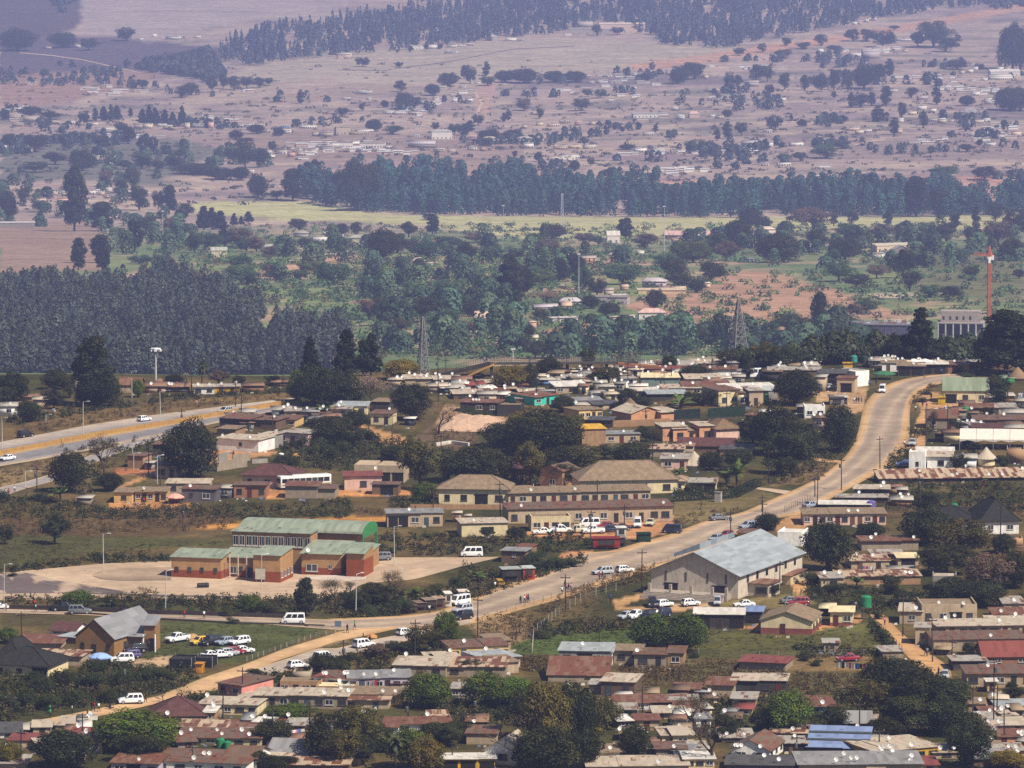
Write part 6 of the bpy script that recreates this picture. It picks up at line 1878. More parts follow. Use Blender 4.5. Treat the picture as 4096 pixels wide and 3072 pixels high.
farhouses(2696, 0, '''
130 745 64 26 pink salmon hip - 3 | house with salmon pink hipped roof on the far slope
35 752 34 28 white white
245 740 40 16 white white
285 752 50 22 cream tan
10 692 30 16 white white
560 605 34 22 pink pink
490 548 90 30 mauve tan
340 500 30 16 white white
375 492 20 20 white white
205 500 26 26 cream orange
240 582 90 12 tan tan
340 618 80 16 bluegrey bluegrey
640 640 80 24 bluegrey tin
690 636 40 18 white white
1150 362 80 30 white white flat ww
1250 372 100 50 mauve mauve hip ww 2
1460 260 100 18 white white
1560 234 44 18 white white
930 332 30 22 white white
1460 330 30 20 cream tan
1140 158 36 22 white white
1170 156 30 22 tan tin
1215 142 30 26 white white
1255 132 50 22 white tin
1520 84 60 14 tan tan
1980 12 60 16 white white
1390 580 60 14 white white
1740 574 50 16 white tin
1575 630 60 24 mauve tan
2095 482 190 30 white white gable wwww 3 | long bright white-roofed building at the right side of the far slope
2070 505 140 22 white white
1960 512 40 22 white white
2020 500 50 26 white tin
2065 446 40 24 white pale
2110 446 36 22 tan tin
1870 462 40 26 white tin
1900 445 40 24 white tin
1825 470 26 24 tan tin
1910 606 48 26 white white flat ww
2000 660 60 32 white white gable w 2
2030 570 40 16 white white
1880 515 40 12 white white
1565 700 60 34 white tin flat ww
1510 728 50 26 cream tan
1640 710 40 26 white tin
1435 775 34 24 white white
1660 770 110 14 white white
1690 780 50 28 cream white
1865 718 110 14 bluegrey bluegrey
1930 780 60 24 cream tan
1855 795 60 18 mauve tin
1980 770 40 18 white white
1755 770 30 16 white white
1130 830 90 26 pink pink flat www
1175 850 50 30 cream tan
1220 838 60 22 white tin
970 775 50 24 bluegrey bluegrey
1012 770 34 26 white white
915 895 50 28 pink salmon
1048 895 50 24 salmon orange
780 925 80 26 white tan flat ww
590 932 70 34 white tan flat ww
500 935 130 34 slate mauve
590 838 60 14 white tin
1785 960 40 28 white white
1995 925 70 26 white white flat w
2165 865 60 36 pink pink flat ww
2070 880 40 30 mauve tan
575 1050 50 20 white tin
700 1050 80 14 white white
1420 845 50 30 pink tan
1430 1590 300 40 cream cream flat wwwwwwww | long cream-roofed building among the trees above the crane
1440 1640 170 50 slate slate front - 4 | dark grey gabled building below the long cream roof
1310 1640 100 40 white pale flat w
580 1490 130 40 pink pink hip ww 2
600 1530 90 24 salmon tan
480 1570 50 24 blue bluegrey
860 1570 40 24 white pale
990 1570 60 20 pink salmon
80 1510 280 24 salmon salmon
1930 1490 40 40 orange orange
1300 1560 60 20 white white
''')
farhouses(1350, 1000, '''
1440 472 160 44 bluegrey white flat ww | pale house with bright white roof on the near valley slope
1130 580 110 32 white red hip - 3 | white house with bright red roof deep in the valley
1060 530 130 60 mauve mauve hip ww 3
910 470 80 44 orange orange gable w 3 | orange gabled house on the valley slope
930 490 80 26 salmon white
1450 385 60 36 orange orange gable w 2
1480 350 140 24 mauve mauve hip - 2
1320 378 150 20 mauve mauve gable
1720 348 220 50 mauve maroon flat wwww | house with long red roof on the valley slope
1790 325 90 40 white white flat www | white two-storey house behind the long red roof
1720 300 50 50 tan tan
1820 255 40 26 orange orange
1990 440 170 44 white salmon hip www 2 | white house with salmon pink roof on the valley slope
1830 446 80 30 white tan
1720 446 130 22 tan tan
2000 235 150 36 mauve mauve hip www 2
2050 278 300 24 yellow yellow flat - | long yellowish boundary building on the valley slope
1420 240 30 16 cream tan
520 95 70 26 pink pink hip - 2
600 105 60 22 white pink
710 112 60 20 white white
850 530 60 30 bluegrey bluegrey
1240 500 36 44 orange orange
1250 575 30 24 cream cream
''')
farhouses(2696, 1000, '''
215 240 30 30 cream cream
30 262 90 20 yellow yellow
480 80 50 26 blue bluegrey
''')
def fartrees(ox, oy, txt, s=1.58):
    org(ox, oy, s); trees(txt, True)
fartrees(0, 0, '''
110 320 220 150 m | large dark tree group at the upper left corner
400 300 180 100 m
560 320 120 80 d
800 260 120 90 d
30 760 60 80 m
190 730 140 60 m
320 755 170 50 d
600 765 40 85 c
655 765 60 95 p
700 768 40 110 c
740 765 60 100 p
825 745 32 65 c
900 785 60 100 p
940 790 50 130 p
980 790 70 110 p
1040 790 60 100 p
1090 795 60 90 p
1150 798 60 130 p
760 840 80 70 d
810 910 100 120 d
530 790 70 90 d
1620 845 100 60 m
1490 880 90 60 m
1760 860 70 60 m
1540 910 130 40 d
910 990 90 150 d | tall rounded tree at the left of the far slope
970 980 70 120 d
1130 1000 110 55 d
1720 960 60 70 d
1550 1080 130 190 d
1450 1020 70 80 d
1640 1060 110 130 d
1250 1100 300 70 m
1400 1135 200 80 m
1520 1140 120 90 m
1100 1065 120 80 d
60 930 110 90 d
220 960 160 110 d
400 900 160 60 d
520 900 120 60 d
640 930 130 80 d
350 1040 140 80 d
520 1080 150 140 m
220 1090 150 70 d
900 1070 130 90 d
780 1070 90 60 d
1000 1080 100 70 d
470 1460 150 410 u | very tall ragged gum tree at the left of the valley
50 1400 110 200 m
150 1290 100 110 d
260 1340 120 70 d
670 1180 100 110 x
760 1220 90 90 d
840 1200 110 140 d
880 1330 120 160 d
640 1460 150 190 u
1070 1350 90 185 u
1000 1330 70 130 d
1160 1400 110 120 d
850 1590 110 200 u
950 1480 120 120 d
1060 1480 90 110 x
1290 1450 100 150 p
1340 1440 80 130 p
1390 1450 90 120 p
1410 1540 80 120 p
1480 1425 50 80 p
1525 1420 40 55 p
1570 1405 60 70 p
1630 1250 125 160 m | rounded tree standing alone beside the valley wood edge
1850 1270 140 210 u
1750 1260 100 60 d
1990 1170 80 165 u
2010 1260 130 150 d
2150 1260 130 200 d
500 1659 90 160 u
640 1659 120 180 u
1320 1580 160 110 v
1230 1600 140 130 v
1500 1560 160 120 x
1560 1590 130 90 v
1620 1600 120 110 x
1890 1460 120 80 d
1930 1560 100 60 m
2160 1480 90 70 m
1420 1560 90 90 d
1900 655 44 90 c | lone dark tree on the pale upper field
1700 540 60 50 d
1340 585 70 110 d
1410 560 60 90 d
1480 570 90 90 d
1560 560 80 80 d
1640 555 80 70 d
1150 620 90 80 d
1210 600 100 80 d
900 560 90 60 d
''')
fartrees(1350, 0, '''
940 478 50 90 c | pointed cypress standing above the other trees on the far slope
700 545 130 90 m
840 530 70 110 d
800 500 40 90 c
1060 520 130 80 m
1180 525 180 95 m
1370 520 130 75 m
1500 520 140 75 m
950 540 100 60 d
600 605 90 80 m
400 580 80 75 d
420 690 120 110 m
490 690 80 80 d
300 680 50 50 m
30 740 80 60 d
155 700 40 50 d
230 830 100 80 m
350 850 120 60 v
620 830 50 60 d
740 850 90 70 d
800 860 60 80 c
840 830 60 70 c
890 790 80 70 d
960 890 140 80 m
1110 890 130 75 m
1080 760 40 70 c
1050 770 30 60 c
1280 750 60 70 d
1540 700 110 80 d
1660 620 80 60 v
1580 610 60 50 v
1180 700 120 80 x
1270 1020 50 65 m
1120 1000 40 50 d
1500 1080 60 75 m
1600 1050 50 60 x
1830 945 100 36 m
1560 920 70 60 x
1900 820 40 50 c
1700 850 40 40 c
1800 835 30 36 c
2010 835 36 50 c
1950 520 80 60 d
2150 530 110 110 m
2190 470 50 60 d
1640 225 60 70 d
1770 220 80 50 d
1880 205 60 70 d
460 330 36 40 d
560 318 34 44 d
650 310 34 40 d
380 335 24 24 d
160 420 90 60 d
390 425 60 34 d
130 1330 160 340 m | massive rounded trees at the left end of the far woodland band
60 1310 120 230 d
210 1330 130 300 d
1820 1510 100 135 u | dark tree standing alone in front of the cane field
1360 1510 170 100 m | dark domed tree in front of the cane field
1240 1550 120 80 g
580 1390 130 40 d
600 1480 80 130 u
450 1500 120 100 d
120 1490 70 90 d
290 1640 200 210 m
380 1600 150 130 d
880 1530 180 60 x
960 1580 120 70 d
1330 1620 160 110 x
1560 1540 110 70 x
1590 1530 70 60 v
1940 1570 150 100 x
1650 1550 90 60 v
470 1600 150 90 d
560 1640 200 110 v
700 1600 220 110 v
820 1659 140 130 d
1000 1640 160 90 v
1130 1640 100 70 d
2160 1620 110 110 g
''')
fartrees(2696, 0, '''
2140 440 190 310 m | big dark tree mass at the right edge of the far slope
2190 440 120 280 m
1130 260 110 80 d
1220 260 120 80 d
1320 300 150 110 d
1640 300 230 170 d
1540 300 110 100 d
1720 330 140 100 d
710 290 80 55 d
820 310 110 45 d
930 290 80 75 d
1020 330 100 45 d
410 350 80 50 d
560 330 70 60 x
690 370 130 60 x
1390 190 60 30 d
130 500 150 110 d
60 520 100 90 d
350 580 60 130 d
400 560 60 90 d
520 520 110 120 d
590 520 70 110 d
700 565 90 110 d
825 572 56 100 c
600 600 60 70 d
930 580 80 110 d
1010 570 80 140 d
1100 580 90 150 d
1200 560 140 165 m
1290 500 110 100 m
1360 480 60 110 c
1010 628 36 50 d
1120 680 50 100 c
1180 680 120 90 d
1290 770 80 100 c
1340 670 70 130 c
1250 670 50 90 c
1390 850 60 110 c
1440 750 70 110 d
1500 620 80 70 d
1660 660 60 130 c
1575 810 56 110 c
1850 670 100 70 m
2120 700 200 160 m
2190 680 100 140 m
1790 440 120 70 d
1930 440 60 40 d
340 875 60 110 c
425 860 70 90 d
272 890 40 75 c
640 820 110 90 d
740 760 24 36 c
335 740 60 50 m
1060 775 80 50 m
810 800 60 50 m
150 960 150 80 v
110 970 80 70 v
700 1030 90 60 v
960 1000 180 90 v
1060 940 130 60 v
800 1020 90 60 d
1700 1130 220 80 v
1960 1140 170 90 d
2130 1110 80 40 d
1850 960 90 50 d
1930 930 50 50 d
480 1440 140 140 m
400 1560 170 190 m
560 1460 110 100 m
700 1480 100 80 d
1010 1430 50 100 c
1125 1420 80 90 d
1350 1420 60 90 c
1775 1450 70 100 u | dark rounded-top cypress in front of the cane field at the right
1910 1460 56 160 c | slim dark cypress in front of the cane field at the right
880 1440 280 130 x
1530 1370 160 260 u
1680 1370 110 200 m
1820 1350 160 160 m
2030 1400 130 130 d
2160 1500 180 180 d
2050 1560 180 170 x
1880 1520 120 90 d
1720 1530 160 130 d
1600 1500 130 100 v
1450 1500 160 100 d
1300 1520 150 110 x
1130 1540 180 130 v
1080 1640 200 150 m
900 1600 150 150 d
650 1659 280 200 m | big dark violet tree in the middle of the valley trees
120 1659 220 140 g | bright teal-green domed tree in the middle distance
250 1600 120 130 d
1560 1640 110 90 d
1750 1650 120 90 v
2150 1650 150 150 d
330 1650 160 130 x
''')
fartrees(0, 1000, '''
495 128 80 150 u
650 140 90 170 u
150 175 70 50 d
260 185 70 60 d
1960 150 160 85 r | pale green round tree beside the tan field in the valley
1720 170 110 80 x
1490 180 150 90 r
1030 150 60 120 d
880 90 160 60 v
1700 60 120 90 x
1500 120 170 90 v
1570 220 200 110 v
1780 190 150 60 d
2100 220 200 130 v
1900 190 100 70 v
''')
fartrees(1350, 1000, '''
1090 380 170 360 u | tallest dark pine mass in the valley beside the bright green domed tree
1160 290 150 200 u
1250 230 220 110 r | bright green domed tree in the valley
1400 200 120 150 u
1500 170 130 150 u
1320 150 120 100 d
940 320 130 90 r
1320 340 190 90 f | pinkish blossoming tree in the valley
1640 290 130 120 d
1600 370 110 90 m
2010 380 120 140 m
1720 420 140 90 m
1560 250 130 150 v
1800 220 230 130 v
2140 220 160 170 d
2060 120 160 100 v
640 400 110 120 l
380 230 140 110 v
200 260 180 100 v
300 480 150 190 d
420 470 120 140 v
540 440 170 150 d
200 440 150 130 x
380 520 160 90 o
760 400 160 130 v
860 420 130 110 m
700 470 170 90 v
640 490 150 90 v
800 540 180 90 x
1050 450 120 110 d
1000 400 110 90 d
1150 450 100 120 v
1290 460 100 90 d
1380 430 90 80 v
1460 480 80 50 m
900 260 60 60 d
1210 570 70 100 d
1250 690 130 120 d
1160 650 140 120 d
1400 640 110 120 d
1350 680 140 90 v
1850 560 130 110 d
2000 560 170 110 d
2080 620 170 120 d
1700 590 140 80 v
1750 650 150 90 v
1900 650 170 90 d
640 240 60 40 v
''')
fartrees(2696, 1000, '''
920 520 110 260 u | tall dark gum tree standing alone in front of the brown hill
50 250 170 110 d
240 200 220 130 d
140 270 100 90 m
1450 180 140 200 d
1490 260 130 130 d
1280 180 120 90 x
1580 110 140 90 m
1740 320 140 100 d
1620 300 150 80 v
1040 200 180 130 v
1150 240 160 90 d
1000 100 110 110 v
1880 180 90 80 d
2180 180 80 60 d
720 520 170 120 d
820 560 170 130 d
600 560 150 110 v
250 560 200 110 d
400 540 150 110 d
120 600 190 110 d
900 600 160 110 v
1020 560 150 90 v
560 620 160 110 v
60 660 160 110 v
420 470 80 50 v
1130 440 120 110 x
1210 400 160 80 v
''')
# ------------------------------------------------------------------ woods that read as one mass
P4 = lambda x, y, p: C(x, y, p)
wood('eucalyptus_plantation', [(P4(0, 1000, [(-40, 260), (180, 235), (560, 240), (800, 200), (1000, 160), (1250, 240), (1420, 270), (1620, 350), (1700, 460), (1560, 480), (1500, 560), (1900, 520), (2212, 560), (2212, 900), (-40, 950)]), 5200)],
     'dense dark blue-green eucalyptus wood filling the left of the valley', (.05, .062, .046), 4.9, 12, 'gum', 110, .115, 'wood', .6, True)
wood('woodland_band', [([(1180, 770), (1400, 740), (1700, 720), (2100, 740), (2600, 800), (3000, 800), (3500, 780), (4150, 810), (4150, 866), (3100, 872), (1900, 866), (1480, 852), (1250, 815)], 1250)],
     'long dark haze-tinted teal band of tall trees behind the pale green cane field', (.030, .075, .062), 11, 22, 'dome', 240, .085, 'wood', .45, True)  # leaf colour carries part of the haze's teal
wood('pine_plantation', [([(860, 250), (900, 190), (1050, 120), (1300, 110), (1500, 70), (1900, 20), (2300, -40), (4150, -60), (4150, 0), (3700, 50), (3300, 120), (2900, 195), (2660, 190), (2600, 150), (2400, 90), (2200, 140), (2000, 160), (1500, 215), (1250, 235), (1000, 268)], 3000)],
     'dense haze-blued pine plantation across the top of the far hillside', (.06, .078, .085), 9, 20, 'pine', 60, .17, 'wood', .3, True)  # some blue of the distance haze is put into the leaf colour
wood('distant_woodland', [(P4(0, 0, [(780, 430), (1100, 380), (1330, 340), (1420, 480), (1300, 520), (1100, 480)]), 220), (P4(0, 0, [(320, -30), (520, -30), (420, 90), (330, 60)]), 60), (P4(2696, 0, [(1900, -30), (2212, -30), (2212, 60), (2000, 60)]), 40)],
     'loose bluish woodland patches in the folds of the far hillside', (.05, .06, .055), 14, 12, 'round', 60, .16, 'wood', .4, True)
wood('valley_trees', [([(0, 690), (300, 640), (700, 700), (640, 800), (820, 1000), (600, 1040), (300, 1000), (120, 920), (0, 900)], 75), ([(2700, 950), (4096, 930), (4096, 1060), (3500, 1090), (2900, 1060)], 75), ([(1050, 960), (2000, 960), (2600, 1000), (2500, 1080), (1900, 1200), (1500, 1180), (1100, 1130)], 50), ([(1450, 1180), (2050, 1190), (2100, 1420), (1500, 1430)], 60), ([(2250, 1370), (3450, 1360), (3500, 1430), (2200, 1440)], 85), ([(0, 590), (1000, 620), (1100, 680), (0, 640)], 40)],
     'dark mixed tree clumps standing about the valley floor', (.05, .085, .045), 12, 12, 'dome', 340, .072, 'trees', .6, True)
def hpoly(n, s): 
    q = sample_poly([(0, 230), (900, 330), (2000, 330), (4096, 130), (4096, 760), (2600, 760), (1300, 660), (0, 640)], 9000); v = fbm(q[:, 0]/420, q[:, 1]/34, s, 3); return q[np.argsort(-v)[:int(n*2)]][RNG.permutation(int(n*2))[:n]]
_sp = sample_poly
def sample_poly(poly, n): return hpoly(n, poly) if isinstance(poly, int) else _sp(poly, n)
wood('hillside_trees', [(5, 420), (8, 260)], 'small dark trees in loose belts across the far hillside', (.045, .06, .055), 9, 9, 'dome', 60, .16, 'trees', .4, True)
hb_ = MB(); hc = []
for qx, qy in np.concatenate([hpoly(190, 15), hpoly(120, 19)]):
    p = far_at(qx, qy); w_, d_, z_ = random.uniform(6, 14), random.uniform(5, 8), random.uniform(2.4, 3.4); n0 = len(hb_.f); x, y, z = p
    hb_.box(x-w_/2, x+w_/2, y, y+d_, z-1, z+z_); hb_.box(x-w_/2-.4, x+w_/2+.4, y-.5, y+d_+.4, z+z_+.003, z+z_+.25); k = random.choice([(.75, .74, .7), (.75, .72, .66), (.5, .4, .32), (.6, .5, .42), (.55, .4, .33)]); hc += [k]*24 + [random.choice([(.7, .7, .68), (.45, .4, .36), (.6, .56, .5)])]*24
me_ = hb_.mesh('distant_cottages', [M_TINT]); ca_ = me_.color_attributes.new('tint', 'FLOAT_COLOR', 'CORNER'); ca_.data.foreach_set('color', np.concatenate([np.array(hc), np.ones((len(hc), 1))], 1).astype(np.float32).ravel())
o_ = link('distant_cottages', me_, None, None, (1, 1, 1)); o_['kind'] = 'stuff'; o_['label'] = 'countless tiny pale cottages strewn across the far hillside'; o_['category'] = 'houses'
scrub('valley_scrub', [([(400, 900), (4100, 900), (4100, 1080), (3600, 1060), (2900, 1060), (2500, 1130), (1100, 1230), (700, 1090)], 1500), ([(2500, 1100), (4100, 1060), (4100, 1420), (2700, 1400)], 420), ([(1100, 1100), (2600, 1000), (2450, 1300), (3400, 1400), (3400, 1430), (1300, 1440)], 900)],
      'green and brown scrub covering the middle of the valley', 'scrub', True, (2, 5), (4, 11), ((.07, .13, .05), (.10, .17, .05), (.16, .14, .07), (.05, .09, .04)), 44, leaf=.11)
scrub('hillside_scrub', [([(0, 430), (4096, 330), (4096, 760), (0, 840)], 1500), ([(0, 300), (4096, 180), (4096, 420), (0, 560)], 350)],
      'low dark bushes dotted over the dry far hillside', 'scrub', True, (1.5, 4), (3, 14), ((.05, .055, .04), (.09, .07, .055), (.07, .08, .05)), 18, leaf=.16)
wood('ridge_thicket', [(P4(2696, 1000, [(250, 735), (900, 720), (1180, 690), (1900, 680), (1900, 720), (1300, 710), (800, 745), (300, 755)]), 60)], 'dark thicket along the crest behind the ridge roofs', (.04, .05, .022), 7, 6, 'round', 300, .07, 'thicket', .4, False)
sc1 = ((.034, .042, .012), (.062, .056, .016), (.085, .066, .022), (.025, .034, .009)); sc2 = ((.11, .07, .03), (.145, .095, .036), (.065, .056, .018), (.085, .055, .026)); sc3 = ((.058, .06, .016), (.07, .066, .02), (.042, .044, .012))
Z7 = lambda p: C(0, 2022, p); Z8 = lambda p: C(1350, 2022, p); Z9 = lambda p: C(2696, 2022, p); Z4 = lambda p: C(0, 1000, p); Z5 = lambda p: C(1350, 1000, p); Z6 = lambda p: C(2696, 1000, p)
scrub('green_undergrowth', [
    (Z4([(0, 1080), (700, 960), (1300, 900), (1860, 860), (1860, 900), (1300, 940), (700, 1010), (100, 1110)]), 260), (Z4([(0, 1580), (300, 1560), (480, 1610), (700, 1640), (2212, 1590), (2212, 1700), (0, 1700)]), 420), (Z4([(380, 1250), (1050, 1170), (1050, 1260), (700, 1400), (560, 1560), (330, 1520)]), 130),
    (Z4([(1750, 1240), (2212, 1150), (2212, 1400), (1900, 1380)]), 220), (Z5([(0, 1150), (520, 1200), (480, 1400), (0, 1340)]), 260), (Z5([(330, 1580), (640, 1560), (640, 1640), (330, 1640)]), 70), (Z5([(1000, 1440), (1500, 1430), (1500, 1500), (1000, 1500)]), 60),
    (Z7([(0, 1060), (900, 1060), (1200, 1030), (1300, 1090), (950, 1220), (500, 1280), (0, 1370)]), 560), (Z7([(0, 590), (2212, 580), (2212, 690), (1100, 670), (0, 620)]), 330), (Z7([(0, 410), (600, 320), (1080, 320), (1070, 355), (600, 370), (220, 410), (0, 440)]), 130), (Z7([(1100, 1240), (1380, 1180), (1380, 1230), (1200, 1270)]), 50), (Z7([(1640, 1080), (2212, 1010), (2212, 1080), (1850, 1100), (1640, 1150)]), 90), (Z7([(540, 1010), (830, 1010), (830, 1055), (540, 1050)]), 50),
    (Z8([(0, 560), (700, 560), (440, 690), (0, 720)]), 330), (Z8([(240, 190), (780, 190), (1000, 215), (1560, 190), (1600, 290), (1400, 300), (1030, 300), (760, 320), (250, 310)]), 260), (Z8([(800, 390), (1040, 400), (1240, 470), (860, 600), (700, 560)]), 150), (Z8([(1160, 400), (1560, 320), (1560, 370), (1260, 460)]), 110), (Z8([(300, 900), (640, 880), (620, 960), (340, 960), (330, 1060), (0, 1040), (0, 960)]), 150), (Z8([(1240, 740), (1900, 740), (1900, 780), (1350, 830), (1240, 880)]), 130), (Z8([(600, 1230), (1100, 1230), (1100, 1400), (700, 1420)]), 130),
    (Z9([(820, 500), (1650, 560), (1640, 660), (1250, 690), (850, 600)]), 240), (Z9([(1240, 720), (1310, 790), (1400, 900), (1380, 940), (1250, 800)]), 60), (Z9([(780, 880), (1300, 930), (1280, 960), (780, 980)]), 60), (Z9([(500, 1200), (1900, 1160), (1950, 1450), (600, 1480)]), 320), (Z9([(0, 1180), (400, 1200), (500, 1450), (100, 1480)]), 120), (Z9([(1640, 560), (2212, 560), (2212, 660), (1660, 640)]), 90),
    (Z6([(1300, 1420), (2212, 1480), (2212, 1659), (1500, 1640)]), 300), (Z6([(1380, 1290), (1500, 1250), (1480, 1330), (1340, 1400)]), 40), (Z6([(500, 1500), (860, 1250), (1160, 1240), (1060, 1310), (700, 1480)]), 130), (Z6([(0, 1520), (500, 1480), (500, 1520), (0, 1570)]), 60), (Z6([(1500, 1140), (1650, 1130), (1640, 1170), (1500, 1200)]), 30), (Z6([(300, 920), (900, 960), (560, 1000), (100, 990)]), 90)],
    'dark green undergrowth and weeds between the houses and roads', 'undergrowth', False, (.5, 1.7), (.9, 2.6), sc1, 30, leaf=.12)
scrub('dry_grass', [
    (Z7([(0, 20), (1500, 0), (1480, 150), (600, 190), (0, 200)]), 520), (Z8([(820, 740), (1060, 670), (1320, 740), (1340, 800), (1080, 890), (860, 850)]), 170), (Z8([(1250, 660), (1560, 500), (2000, 370), (1980, 470), (1560, 580), (1300, 700)]), 190), (Z8([(0, 60), (320, 60), (320, 30), (0, 30)]), 40),
    (Z9([(0, 980), (420, 1000), (720, 1060), (1240, 1070), (1200, 1220), (700, 1180), (0, 1120)]), 620), (Z8([(1160, 960), (1400, 960), (1400, 1050), (1300, 1060), (1100, 1030)]), 120), (Z8([(1730, 1030), (2212, 1020), (2212, 1140), (1930, 1140)]), 200), (Z4([(100, 1130), (700, 1010), (1400, 940), (1860, 900), (1860, 925), (900, 1040), (100, 1190)]), 260), (Z4([(0, 1390), (560, 1290), (320, 1410), (0, 1500)]), 70), (Z5([(470, 1500), (620, 1500), (620, 1560), (470, 1560)]), 30), (Z5([(600, 1130), (900, 1160), (860, 1260), (620, 1300)]), 100), (Z6([(880, 1340), (1040, 1350), (900, 1470), (620, 1490)]), 70), (Z6([(1480, 1000), (1600, 900), (1700, 840), (1620, 860), (1500, 930)]), 40),
    (Z7([(1000, 500), (1000, 580), (2212, 620), (2212, 660), (1300, 640), (500, 600)]), 160), (Z9([(0, 60), (420, 20), (220, 100), (0, 150)]), 40), (Z9([(1200, 0), (2212, 0), (2212, 90), (1900, 60), (1200, 40)]), 160)],
    'brown dry grass and weeds on banks and fallow ground', 'dry grass', False, (.4, 1.2), (.7, 2.0), sc2, 22, leaf=.11)
scrub('field_tussocks', [(Z8([(1100, 880), (1900, 770), (1900, 900), (1100, 930)]), 200), (Z9([(0, 800), (1200, 750), (1380, 900), (0, 970)]), 260), (Z7([(900, 740), (2100, 765), (1560, 985), (900, 985)]), 200), (Z7([(0, 220), (1470, 230), (1000, 290), (0, 410)]), 240), (Z8([(1060, 690), (1700, 600), (1740, 720), (1300, 750)]), 140), (Z4([(1600, 900), (1860, 860), (1860, 880), (1600, 930)]), 20)],
    'short green tussocks on the mown lawns', 'grass', False, (.12, .35), (.5, 1.4), sc3, 14, leaf=.16)
# ================= the green-roofed hall complex
org(0, 2022); YW = -14
GREEN = (*hx('939c88', .82), .06); BR = hx('a5835c', .92); DADO = hx('8a4c30', .9)
p0 = at(*PX(1300, 460)); hall = root('hall_complex', p0, R(YW))
def wing(x, y, w, h, d, kind, ops, roof=GREEN, wall=BR, **k):
    place_house(x, y, w, h, d, YW, wall, roof, kind, ops=ops, rt=hall, brick=True, roofmat=k.pop('roofmat', 'roof'), **k)
wing(1240, 459, 318, 132, 7, 'flat', 'ssss', plinth=(DADO, 1.6), slope=.1)
wing(1500, 452, 210, 124, 7.5, 'flat', 'sWsd', plinth=(DADO, 1.4), slope=.1)
wing(1686, 486, 172, 172, 9, 'flat', '-', plinth=(DADO, 2.2), slope=.06, sidewin=4)
wing(1716, 400, 500, 232, 5, 'flat', 'WWWWWWWWWWWW', slope=.03, plinth=(BR, .2), winz=4.6, winh=2.0, dark=False)
wing(2030, 440, 250, 135, 9, 'flat', 'Ws', plinth=(DADO, 1.5), slope=.14)
wing(2245, 452, 110, 150, 7, 'flat', '-', plinth=(DADO, 3.5), slope=.15)
wing(2300, 400, 90, 110, 6, 'flat', 'g', slope=.1)
# the tall barrel-roofed hall behind
c0 = at(*PX(1860, 395)); s0 = ppm(c0)*1.58
ya = R(YW); fr = Matrix.Translation(c0) @ Matrix.Rotation(ya, 4, 'Z'); inv = (T4(*hall.location, hall.rotation_euler.z)).inverted()
m4 = inv @ fr @ T4(0, 5.15, 0); W2 = 770/s0/math.cos(ya)/2; D2 = 10; EV = 6.6
b = MB(); b.box(-W2, W2-2.2, 0, D2, 0, EV); part(b, 'wall', M['brick'], hall, BR, m4)
b = MB(); N_ = 14; prof = [(D2/2+(D2/2+.5)*math.cos(math.pi*i/N_), EV+1.75*math.sin(math.pi*i/N_)) for i in range(N_+1)]; inn = [(D2/2+(D2/2+.38)*math.cos(math.pi*i/N_), EV-.1+1.7*math.sin(math.pi*i/N_)) for i in range(N_+1)]
for i in range(N_): b.prism([prof[i], prof[i+1], inn[i+1], inn[i]], -W2-.4, W2+.3)
part(b, 'barrel_roof', M['roof'], hall, GREEN, m4)
b = MB(); GE = hx('3f8a50', .8)
for i in range(N_): b.prism([prof[i], prof[i+1], (prof[i+1][0], EV-.9), (prof[i][0], EV-.9)] if prof[i][0] > prof[i+1][0] else [prof[i], prof[i+1], inn[i+1], inn[i]], W2+.305, W2+.45)
part(b, 'gable_sheet', M['plain'], hall, GE, m4)
for yy in (-.2, D2+.2):
    b = MB(); b.box(W2+.1, W2+.45, yy-.25, yy+.25, 0, EV-.95); part(b, 'end_pillar', M['plain'], hall, GE, m4)
b = MB(); b.box(W2-2.1, W2+.28, .35, D2-.35, 0, .15); part(b, 'porch_floor', M['plain'], hall, hx('b59a80'), m4)
for q in (.22, .5, .78):
    b = MB(); b.tube((0, -10.2, 0), (0, -10.2, 4.6), .14); part(b, 'column', M['plain'], hall, hx('c0b6a6'), inv @ Matrix.Translation(at(*PX(1410+190*q, 462))) @ Matrix.Rotation(ya, 4, 'Z') @ T4(0, 10.2, 0))
add_dish(hall, hall.rotation_euler.z, (inv @ Vector(at(*PX(1950, 440)) + Vector((0, 0, 5.0))))[:], 1.0)
reg(hall, '', 'public hall', None, *PX(1600, 400), 'brick hall with green barrel roof and green-roofed wings on the concrete yard')
# free-standing pieces of the yard
b = MB(); q0 = at(*PX(1645, 486)); rt = root('notice_board', q0, R(-10)); b.box(-1, 1, -.05, .05, .6, 2.7); part(b, 'panel', M['plain'], rt, hx('b8b0a2'))
for sx in (-.8, .8): b = MB(); b.box(sx-.06, sx+.06, .06, .16, -.2, 2.6); part(b, 'post', M['metal'], rt, (.2, .2, .2))
reg(rt, '', 'notice board', None, *PX(1645, 486), 'pale square notice board standing before the green-roofed hall')
q0 = at(*PX(1283, 520)); rt = root('drum', q0, R(15)); b = MB(); b.tube((-1.1, 0, .5), (1.1, 0, .5), .48, n=18); part(b, 'barrel', M['plain'], rt, (.02, .018, .016))
for sx in (-.7, 0, .7): b = MB(); b.tube((sx-.06, 0, .5), (sx+.06, 0, .5), .53, n=18); part(b, 'hoop', M['metal'], rt, (.05, .04, .035))
reg(rt, '', 'drum', None, *PX(1283, 520), 'black drum lying on its side on the concrete yard')
o = wall_line([(-20, 655), (500, 668), (1000, 690), (1500, 705), (1900, 718)], .9, .3, (.05, .04, .032), 'long low dark kerb wall along the upper side of the low road', 'wall', 'kerb_wall')
o = wall_line([(560, 688), (1000, 722), (1500, 748), (2050, 765)], .35, .25, (.06, .05, .04), 'low dark kerb along the lower side of the low road', 'kerb', 'kerb_edge')
org(0, 1000)
